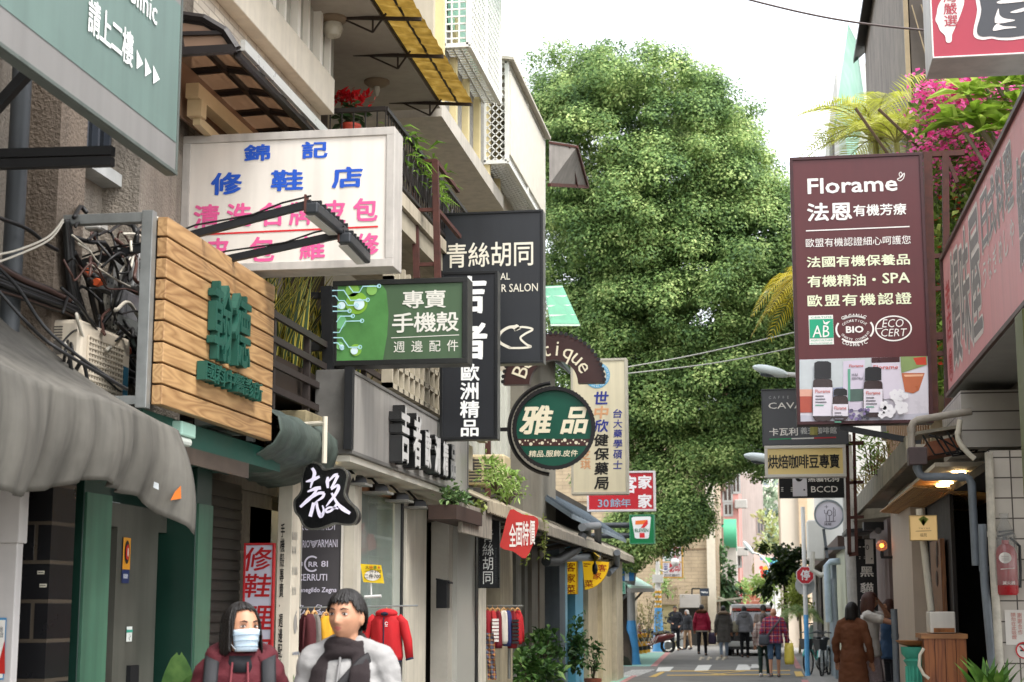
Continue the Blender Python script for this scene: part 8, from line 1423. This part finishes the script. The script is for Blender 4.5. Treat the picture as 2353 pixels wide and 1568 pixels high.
def head_pts(nu, nv, f=1.):
    vs = []
    for j in range(nv+1):
        ph = PI*j/nv
        for i in range(nu):
            t = 2*PI*i/nu; dx, dy, dz = math.sin(ph)*math.sin(t), math.sin(ph)*math.cos(t), math.cos(ph)
            x, z = .074*dx, .114*dz; y = (.092 if dy > 0 else .1)*dy
            if z < 0:
                k = -z/.114; x *= 1-.3*k**1.4; y = y*(1-.1*k) if y > 0 else y*(1-.5*k)
                if y > 0: y += .012*k*dy
            if dy > .2:
                a = abs(x); fr = min(1, (dy-.2)/.3); dyy = 0
                nz = (z-.012); prof_ = clamp((.012-z)/.05, 0, 1)**1.1 if z > -.04 else max(0, 1-(-.04-z)/.012); sx = .009+.008*clamp((.0-z)/.04, 0, 1)
                dyy += .024*prof_*math.exp(-(x/sx)**2); dyy -= .009*math.exp(-((a-.031)/.015)**2-((z-.001)/.012)**2); dyy += .004*math.exp(-((a-.03)/.02)**2-((z-.022)/.008)**2); dyy += .005*math.exp(-((a-.045)/.015)**2-((z+.022)/.018)**2)
                dyy += .007*math.exp(-(x/.019)**2)*(math.exp(-((z+.06)/.006)**2)+math.exp(-((z+.073)/.006)**2)*1.05); dyy -= .003*math.exp(-(x/.02)**2-((z+.0665)/.003)**2); dyy += .006*math.exp(-(x/.02)**2-((z+.1)/.012)**2); y += dyy*fr
            vs.append(V(x, y, z)*f)
    fs = [(j*nu+i, (j+1)*nu+i, (j+1)*nu+(i+1) % nu, j*nu+(i+1) % nu) for j in range(nv) for i in range(nu)]
    return vs, fs
def person(label, pos, yaw, H, top, legs, hair, head=(0, 0, 0), arms=None, stride=0., coat=None, skirt=None, shoes='#26262a', bare=False, sleeve=1., hq=False, group=None, bulk=1., hood=None, fem=False, lean=(0, 0), short=False, skin=SKIN):
    s = H/1.70; pos = V(pos); Rz = Matrix.Rotation(yaw, 3, 'Z'); L = lambda x, y, z: pos+Rz @ V((x+lean[0]*z/1.4)*s, (y+lean[1]*z/1.4)*s, z*s); D = lambda x, y, z: Rz @ V(x, y, z)*s
    sh = (.148 if fem else .168) if hq else (.165 if fem else .19); vox = .0055 if hq else .013
    A = arms or (((-.25, -.02, 1.12), (-.26, .06, .86)), ((.25, -.02, 1.12), (.26, .06, .86))); Ss = [(-sh, 0, 1.365 if hq else 1.385), (sh, 0, 1.365 if hq else 1.385)]
    HR = Matrix.Rotation(yaw+head[0], 3, 'Z') @ Matrix.Rotation(head[1], 3, 'X') @ Matrix.Rotation(head[2], 3, 'Y'); hc = L(0, .025, 1.585); HL = lambda x, y, z: hc+HR @ (V(x, y, z)*s)
    b = MB(); tors = [((0, 0, .84), .15, .1), ((0, 0, .95), .165, .115), ((0, 0, 1.08), .13 if fem else .145, .095), ((0, 0, 1.26), .15 if fem else .165, .11), ((0, 0, 1.38), .15, .085), ((0, 0, 1.43), .085, .06), ((0, .005, 1.47), .055, .055)]
    b.loft([(L(*c), D(x, 0, 0), D(0, y, 0)) for c, x, y in tors], 24).caps(L(0, .0, 1.42), L(0, .02, 1.55), .055*s, .052*s)
    fing = []
    for i, (e, h) in enumerate(A):
        S0 = Ss[i]; b.caps(L(*S0), L(*e), .048*s, .038*s).caps(L(*e), L(*h), .037*s, .026*s); e_, h_ = L(*e), L(*h); d = (h_-e_).normalized(); side = d.cross(V(0, 0, 1)); side = side.normalized() if side.length > .1 else D(0, 1, 0).normalized()
        if i == 0: side = -side
        nrm = side.cross(d); b.loft([(h_-d*.01, side*.024*s, nrm*.016*s), (h_+d*.04*s, side*.038*s, nrm*.014*s), (h_+d*.085*s, side*.036*s, nrm*.012*s)], 12)
        for k, (o, ln) in enumerate(((-.028, .055), (-.01, .07), (.01, .074), (.028, .064))): p = h_+d*.08*s+side*o*s; m_ = p+(d*.6*ln+nrm*.006)*s; b.caps(p, m_, .0095*s, .0085*s, 8).caps(m_, m_+(d*.4*ln-nrm*.016)*s, .0085*s, .007*s, 8)
        p = h_+d*.02*s-side*.03*s; m_ = p+(d*.035-side*.022)*s; b.caps(p, m_, .011*s, .01*s, 8).caps(m_, m_+d*.03*s, .0095*s, .008*s, 8)
    F = []
    for i, sx in enumerate((-1, 1)):
        st = stride*sx; hip = (sx*.09, 0, .9); kn = (sx*.095, st*.55+.02*abs(st), .48); an = (sx*.09, st*1.0-.0, .09+max(0, -st)*.25); F.append((hip, kn, an)); b.caps(L(*hip), L(*kn), .082*s, .055*s).caps(L(*kn), L(*an), .054*s, .036*s).caps(L(an[0], an[1]-.02, .05+an[2]-.09), L(an[0], an[1]+.13, .035+an[2]-.09), .038*s, .03*s)
    vs, fs = head_pts(72 if hq else 40, 56 if hq else 32); b.add([HL(*v) for v in vs], fs)
    for sx in (-1, 1): b.ell(HL(sx*.073, -.012, -.012), (.011*s, .02*s, .031*s), 12, 8, HR)
    ro = remesh('person', b, skin, None, vox, 2 if hq else 1, pos); tag(ro, label, 'person', group); ro.data.materials.append(LIPS)
    if hq:
        HI = HR.inverted()
        for p in ro.data.polygons:
            q = HI @ (p.center+pos-hc)/s
            if q.y > .078 and -.079 < q.z < -.054 and abs(q.x) < .023*(1-((q.z+.0665)/.014)**2)+.001: p.material_index = 1
    # eyes, brows
    for sx in (-1, 1):
        c = HL(sx*.031, .0785, .001); b = MB(); b.ell(c, (.0145*s, .0075*s, .0048*s), 14, 8, HR); ey = obj('eye', b, mat('#d8d0c8', .25, 0), ro, smooth=True)
        b = MB(); b.ell(HL(sx*.031+head[0]*.006, .0835, .001), (.0068*s, .0045*s, .0052*s), 12, 8, HR); obj('iris', b, mat('#1a0f0b', .15, 0, spec=.7), ey, smooth=True)
        if hq: b = MB(); b.tube([HL(sx*.017, .083, .001), HL(sx*.026, .0885, .0072), HL(sx*.036, .086, .0075), HL(sx*.046, .077, .002)], .0017*s, 6); obj('eyelid', b, mat('#3a241c', .6), ro, smooth=True)
        b = MB(); b.tube([HL(sx*.015, .092, .021), HL(sx*.03, .091, .0265), HL(sx*.048, .079, .022)], [.003*s, .0034*s, .0015*s], 6); obj('eyebrow', b, mat('#241a16', .8), ro)
    # hair
    if hair:
        hm, zf, zs_, zb_, fo, vol = hair; NU, NV = (180, 44) if hq else (60, 20); rows = []; random.seed(int(H*1000)+int(abs(pos.x)*97))
        jag = [random.uniform(-1, 1) for _ in range(NU+1)]; jag[NU] = jag[0]
        for j in range(NV+1):
            row = []
            for i in range(NU+1):
                t = 2*PI*i/NU; tt = (t+PI) % (2*PI)-PI; a = abs(tt); k1 = clamp((a-fo*.8)/(fo*.35), 0, 1); k2 = clamp((a-1.75)/.9, 0, 1); zl = zf*(1-k1)+(zs_*(1-k2)+zb_*k2)*k1; zl += (.009 if zs_ > -.05 else .008)*jag[i]+.006*math.sin(i*2.3)
                ztop = .118*vol; f = j/NV; z = ztop*math.cos(min(1, f*1.0)*math.acos(clamp(max(zl, -.02)/ztop, -1, 1))) if zl > -.02 else None
                if z is None: z = ztop*math.cos(f/.55*math.acos(-.02/ztop)) if f < .55 else -.02+(zl+.02)*(f-.55)/.45
                k = math.sqrt(max(0, 1-(max(z, 0)/ztop)**2)); fl = 1+.1*clamp(-z/.12, 0, 1)-.22*clamp((-z-.1)/.1, 0, 1)
                strand = 1+.015*math.sin(i*1.7)*(.3 if hq else 1)+(.03 if hq else .012)*jag[i]*min(1, .25+f); rx, ry = .0825*vol, (.1 if math.cos(t) > 0 else .112)*vol
                row.append(HL(rx*k*fl*strand*math.sin(t), ry*k*fl*strand*math.cos(t)-.004, z+.004*jag[(i*7) % NU]*k))
            rows.append(row)
        b = MB(); b.grid(rows)
        obj('hair', b, hm, ro, smooth='all', recalc=False, solid=.006)
    # clothes
    g = .016*bulk
    if top:
        b = MB(); zlow = coat or .84; R_ = [((0, 0, zlow), .185+.02*bulk+(.03 if coat and coat < .7 else 0), .135+.02*bulk), ((0, 0, max(zlow+.05, .95)), .178*(.95 if fem else 1)+g, .128+g), ((0, 0, 1.1), (.14 if fem else .155)+g, .105+g), ((0, .005, 1.26), (.16 if fem else .172)+g, .12+g), ((0, 0, 1.37), .165+g, .095+g), ((0, 0, 1.425), .1+g, .07+g), ((0, .0, 1.475), .07+g*.6, .066+g*.6)]
        b.loft([(L(*c), D(x, 0, 0), D(0, y, 0)) for c, x, y in R_], 28)
        for sx in (-1, 1): b.caps(L(sx*.05, -.01, 1.445), L(sx*(sh-.015), 0, 1.395), .055*s+g*.5, .058*s+g*.7)
        for i, (e, h) in enumerate(A):
            S0 = Ss[i]; b.caps(L(*S0), L(*e), .058*s+g*.8, .05*s+g*.6)
            if sleeve >= 1: hh = V(e).lerp(V(h), .96); b.caps(L(*e), L(*hh), .049*s+g*.6, .037*s+g*.5)
        if sleeve < 1:
            b2 = MB(); b2.loft([(L(*c), D(x, 0, 0), D(0, y, 0)) for c, x, y in R_], 28)
            for i, (e, h) in enumerate(A): b2.caps(L(*Ss[i]), L(*V(Ss[i]).lerp(V(e), .55)), .06*s+g*.6, .056*s+g*.6)
            b = b2
        remesh('coat' if coat else 'top', b, top, ro, .009 if hq else .015, 2, wr=.012 if hq else .01)
    if legs and not skirt:
        b = MB(); b.loft([(L(0, 0, z), D(x, 0, 0), D(0, y, 0)) for z, x, y in ((.8, .165, .115), (.9, .175, .125), (1.0, .165, .12))], 20)
        for hip, kn, an in F:
            b.caps(L(*hip), L(*kn), .092*s, .068*s)
            if not short: b.caps(L(*kn), L(*V(kn).lerp(V(an), .95)), .064*s, .05*s)
        remesh('trousers' if not short else 'shorts', b, legs, ro, .015, 1, wr=.006)
    if skirt:
        b = MB(); b.loft([(L(0, 0, 1.02), D(.135, 0, 0), D(0, .11, 0)), (L(0, 0, .9), D(.17, 0, 0), D(0, .13, 0)), (L(0, .02, .6), D(.19, 0, 0), D(0, .15, 0)), (L(0, .02, .35), D(.19, 0, 0), D(0, .17, 0)), (L(0, .02, .22), D(.25, 0, 0), D(0, .22, 0))], 40); b.v = [tuple(V(v)+V(.014*math.sin(i % 40*1.1), .014*math.cos(i % 40*.9), .03*math.sin(i % 40*.5))*(i//40/4)) for i, v in enumerate(b.v)]; obj('skirt', b, skirt, ro, smooth='all')
    for hip, kn, an in F:
        b = MB(); p0, p1 = L(an[0], an[1]-.05, an[2]-.045), L(an[0], an[1]+.15, an[2]-.055); b.loft([(p0+V(0, 0, .0), D(.035, 0, 0), V(0, 0, .042)), (p0.lerp(p1, .35)+V(0, 0, .005), D(.042, 0, 0), V(0, 0, .05)), (p0.lerp(p1, .75)-V(0, 0, .01), D(.045, 0, 0), V(0, 0, .036)), (p1-V(0, 0, .012), D(.025, 0, 0), V(0, 0, .022))], 14); obj('shoe', b, mat(shoes, .6, .1), ro, smooth='all')
    if hood:
        hm, fur = hood; b = MB(); b.tube([L(.13*math.sin(a)*(1.1 if fur else 1), -.03-.085*math.cos(a), 1.45+.035*math.cos(a)) for a in np.linspace(-2.5, 2.5, 17)], (.055 if fur else .045)*s, 10)
        if not fur: b.ell(L(0, -.1, 1.4), (.12*s, .06*s, .1*s))
        h_ = remesh('fur_collar' if fur else 'hood', b, hm, ro, .014, 1, wr=.02 if fur else .01)
    return ro, L, HL, s, D
BOB = (DARKH, .06, -.13, -.12, 1.0, 1.06); SHORT = (DARKH, .052, .0, -.05, 1.05, 1.05); LONG = (DARKH, .06, -.2, -.26, .95, 1.06)
def at(px_, Y): p = PY(px_, 1395, Y); return V(p.x, p.y, 0)
def Hof(px_, py_, Y): return PY(px_, py_, Y).z
# the couple in front
Yw = 7.25; MAR = mat('#4a1019', .85, .12, 8, .15, bscale=90)
ro, L, HL, s, D = person('person with black bob and white face mask in a maroon hoodie', at(556, Yw), PI+.3, Hof(556, 1387, Yw), MAR, mat('#23252c', .8, .1), (DARKH, .082, -.118, -.135, 1.0, 1.04), head=(.5, .1, 0), fem=True, hq=True, group=None, hood=(MAR, False))
b = MB(); mk = []; hc_ = HL(0, 0, -.05)
for i in range(13):
    row = []
    for j in range(9):
        a = (i-6)/6*1.12; z = -.012-.098*j/8; k = 1-abs(i-6)/6; zz_ = z-.004*k*(j/8); r_ = .088+.018*k**1.5*(1-((j-3)/6)**2)-(.012*(j/8)**2); row.append(HL(.079*math.sin(a)*(1-.22*(j/8)), r_*math.cos(a)+.008-(.004 if j in (3, 5) else 0), zz_))
    mk.append(row)
b.grid(mk); m_ = obj('face_mask', b, mat('#b4c4d0', .7, .03), ro, smooth='all', solid=.003); b = MB()
for j in (2, 4, 6): b.tube([mk[i][j]+(mk[i][j]-hc_).normalized()*.003 for i in range(13)], .0016, 5)
obj('pleats', b, mat('#8fa3b3', .8), m_)
b = MB()
for sx in (-1, 1): b.tube([HL(sx*.071, .046, -.02), HL(sx*.079, .01, -.0), HL(sx*.08, -.02, .0)], .0018, 5).tube([HL(sx*.058, .048, -.1), HL(sx*.074, .01, -.06), HL(sx*.08, -.02, -.03)], .0018, 5)
obj('ear_loop', b, mat('#dfe4e6', .6), m_)
b = MB(); b.loft([(L(0, .055, 1.385), D(.07, 0, 0), D(0, .06, 0)), (L(0, .03, 1.46), D(.066, 0, 0), D(0, .062, 0))], 20); obj('black_tee', b, mat('#15161a', .85), ro, smooth='all')
for sx in (-1, 1):
    b = MB(); b.tube([L(sx*.125, -.1, 1.36), L(sx*.13, -.02, 1.468), L(sx*.13, .07, 1.43), L(sx*.135, .135, 1.3), L(sx*.14, .13, 1.12), L(sx*.16, .02, 1.02)], .034*s, 8, flat=.3); obj('backpack_strap', b, mat('#1b1c1f', .7, .1), ro, smooth='all')
    b = MB(); b.tube([L(sx*.035, .1, 1.43), L(sx*.04, .15, 1.34), L(sx*.042, .16, 1.2)], .005, 6); obj('drawstring', b, mat('#6a2a30', .8), ro)
b = MB(); b.loft([(L(0, -.19, 1.0), D(.13, 0, 0), D(0, .07, 0)), (L(0, -.2, 1.2), D(.14, 0, 0), D(0, .08, 0)), (L(0, -.18, 1.4), D(.1, 0, 0), D(0, .05, 0))], 16); t = obj('backpack', b, mat('#1b1c1f', .7, .1), None, smooth='all', loc=L(0, -.19, 1.0)); tag(t, 'black backpack worn by the woman in the face mask', 'backpack')
Ym = 7.3; JK = mat('#8f8d8b', .75, .08, 6, .15, bscale=50)
ro, L, HL, s, D = person('person with short black hair, dark scarf and pale grey jacket looking aside', at(800, Ym), PI-.06, Hof(800, 1357, Ym), JK, mat('#2a2c33', .8, .1), (DARKH, .056, .022, -.055, 1.0, 1.04), head=(-.14, .1, .0), hq=True)
SC = mat('#211819', .95, .12, 60, .3, bscale=220)
b = MB()
for k, (z, r_, w_) in enumerate(((1.448, .08, .026), (1.474, .074, .024), (1.422, .086, .028))): b.tube([L(r_*1.02*math.sin(a), r_*.92*math.cos(a)+.012, z+.014*math.sin(a*2+k)-.014*math.cos(a)) for a in np.linspace(0, 2*PI, 25)], w_*s, 10, flat=1.)
b.tube([L(-.085, .08, 1.4), L(-.1, .125, 1.33), L(-.105, .15, 1.2), L(-.105, .15, 1.0)], [.04, .05, .055, .055], 12, flat=.35).tube([L(.08, .06, 1.41), L(.1, .1, 1.34), L(.1, .14, 1.22), L(.095, .15, 1.0)], [.04, .05, .055, .055], 12, flat=.35)
remesh('scarf', b, SC, ro, .009, 1, wr=.006); b = MB(); b.tube([L(-.16, -.02, 1.44), L(-.1, .1, 1.38), L(.03, .175, 1.22), L(.17, .16, 1.02), L(.2, .0, .95)][::-1], .026, 8, flat=.3); obj('bag_strap', b, mat('#191719', .7), ro, smooth='all')
b = MB(); b.tube([L(-.002, .1, 1.42), L(-.002, .15, 1.3), L(-.002, .15, .95)], .006, 6); obj('zip', b, mat('#6d6b6a', .5), ro)
# people down the street
def walker(label, foot, ytop, yaw, top, legs, hair, **k):
    c = PZ(*foot, 0); return person(label, c, yaw, Hof(foot[0], ytop, c.y), top, legs, hair, **k)
GR = 'people walking down the street'
POCK = (((-.27, .0, 1.12), (-.2, .14, .98)), ((.27, .02, 1.12), (.12, .2, 1.06)))
walker('person in black jacket and dark trousers walking towards the camera', (1553, 1497), 1393, PI-.1, mat('#1c1e24', .7, .1), mat('#1b1c22', .8), SHORT, arms=POCK, stride=.1, group=GR, bulk=1.6)
walker('person with grey hair, black jacket and tan trousers', (1580, 1494), 1402, 2.4, mat('#1f2024', .75, .1), mat('#a08468', .85, .1), (GRYH, .06, -.06, -.08, .9, 1.08), stride=.12, group=GR, bulk=1.4)
r3, L3, *_ = walker('person in a magenta quilted jacket with brown fur collar', (1614, 1507), 1390, -.1, mat('#9a1238', .6, .15, 8), mat('#15151a', .8), SHORT, stride=.22, group=GR, bulk=1.8, hood=(mat('#5d3a22', .95, .3, 30), True), fem=True)
b = MB(); b.loft([(L3(0, 0, .8), Matrix.Identity(3) @ V(.2, 0, 0), V(0, .15, 0)), (L3(0, 0, .9), V(.19, 0, 0), V(0, .145, 0))], 18); obj('shirt_hem', b, mat('#c9c4bc', .8), r3)
walker('person in a long grey parka with beige fur hood and pale jeans', (1664, 1513), 1393, .05, mat('#5f5b58', .85, .12), mat('#8d9bb0', .8, .1), LONG, stride=.12, group=GR, coat=.52, bulk=1.8, hood=(mat('#8d7a66', .95, .3, 30), True), fem=True, shoes='#c9c2bb')
walker('person in a bright red jacket half hidden between two walkers', (1690, 1506), 1396, .1, mat('#b51f1e', .7, .1), mat('#18181c', .8), LONG, stride=.14, group=GR, bulk=1.2, fem=True)
r6, L6, *_ = walker('person in a pale grey hoodie and dark jeans with beige shoulder bag', (1712, 1512), 1393, 0, mat('#8f8f94', .85, .1), mat('#16171c', .8), (DARKH, .05, -.06, -.09, .9, 1.05), stride=.1, group=GR, bulk=1.3, hood=(mat('#85858a', .85, .1), False), fem=True)
def bag(name, label, c, w_, h_, d_, m, hl=.12):
    c = V(c); b = MB(); b.loft([(c+V(0, 0, -h_/2), w_*.42, d_*.5), (c+V(0, 0, -h_*.3), w_*.5, d_*.55), (c+V(0, 0, h_*.25), w_*.47, d_*.4), (c+V(0, 0, h_/2), w_*.4, d_*.2)], 14); t = obj(name, b, m, None, smooth='all', loc=c); tag(t, label, 'bag'); b = MB(); b.tube([c+V(w_*.25*math.cos(a), 0, h_/2+hl*math.sin(a)) for a in np.linspace(0, PI, 9)], .008, 5); obj('handle', b, m, t); return t
bag('shoulder_bag', 'beige quilted bag hanging from the grey hoodie walker', L6(-.3, -.02, 1.02), .22, .36, .14, mat('#9a9480', .8, .15, 30), .4); bag('shopping_bag', 'dark purple paper bag carried by the magenta jacket walker', L3(.34, .06, .58), .28, .4, .12, mat('#3c3048', .6, .1), .1)
walker('person with dark hair and grey brown shirt beside the plaid shirt', (1757, 1532), 1390, .1, mat('#6f635c', .85, .1), mat('#7d7a78', .8), SHORT, stride=.1, group=GR, sleeve=.5, short=True)
walker('person in a pale patterned jacket, dark green leggings and white shoes', (1757, 1556), 1411, -.15, plaid_mat('#a89a90', '#6a4f4a', '#4a4048', '#c9bfb4', .05), mat('#16281f', .8), (mat('#3a2c26', .5, .2), .06, -.1, -.12, .9, 1.05), stride=.08, group=GR, bulk=1.2, fem=True, shoes='#cfccc8')
r8, L8, *_ = walker('person with shaved head, red plaid shirt and denim shorts', (1781, 1557), 1398, -.05, plaid_mat('#a8202c', '#2a2c58', '#14141e', '#c9a8a0', .045), mat('#3f566e', .85, .15, 12), None, stride=.1, group=GR, bulk=2.4, short=True, shoes='#6d6a6a', arms=(((-.29, -.02, 1.12), (-.3, .05, .88)), ((.29, .0, 1.12), (.33, .1, .88))))
b = MB(); b.tube([L8(.17, -.06, 1.43), L8(.02, -.17, 1.25), L8(-.2, -.15, .98)], .022, 8); obj('sling_strap', b, mat('#4a4a4e', .7), r8); bag('sling_bag', 'dark grey sling bag on the back of the plaid shirt', L8(-.24, -.17, .92), .26, .24, .1, mat('#3c4046', .7, .1), .02); bag('plastic_bag', 'yellow plastic bag in the hand of the plaid shirt walker', L8(.36, .1, .58), .24, .5, .14, mat('#d8c452', .4, .1), .08)
c9 = at(1956, 24.6); person('person in a long brown coat with black bob, seen from behind', c9, -.35, Hof(1953, 1386, 24.6), mat('#6a4028', .85, .1, 5, .1), mat('#14161f', .8), (DARKH, .05, -.13, -.13, .95, 1.13), coat=.5, bulk=1.2, fem=True)
c10 = at(1996, 25.0); AR = (((-.2, .25, 1.38), (-.1, .14, 1.56)), ((.2, .3, 1.3), (.12, .62, 1.22))); person('person in white tee and pale long skirt with arm stretched out', c10, -PI/2-.15, Hof(1990, 1362, 25.4), mat('#d0ccc4', .85, .05), mat('#8a7a78', .8), (BRNH, .055, -.22, -.3, 1.05, 1.06), arms=AR, sleeve=.5, skirt=mat('#a8989a', .9, .25, 40), fem=True, shoes='#b58a7a', head=(.1, -.05, 0))
c11 = at(2046, 25.5); person('person in a denim jacket half hidden by the beige pier', c11, PI/2+.4, Hof(2046, 1378, 25.5), mat('#2f4a68', .85, .15, 9), mat('#1a1c24', .8), (BRNH, .055, -.2, -.26, 1., 1.06), bulk=1.6, fem=True)
t = thing('litter_bin', 'dark bin under the black cat banner by the doorway', 'bin', at(2035, 25.2)); c = at(2032, 24.9); b = MB(); b.lathe(c, [(.16, 0), (.2, .5), (.21, .55), (.18, .56)], 16); obj('bin_body', b, mat('#1f2022', .5), t, smooth=True)
random.seed(11)
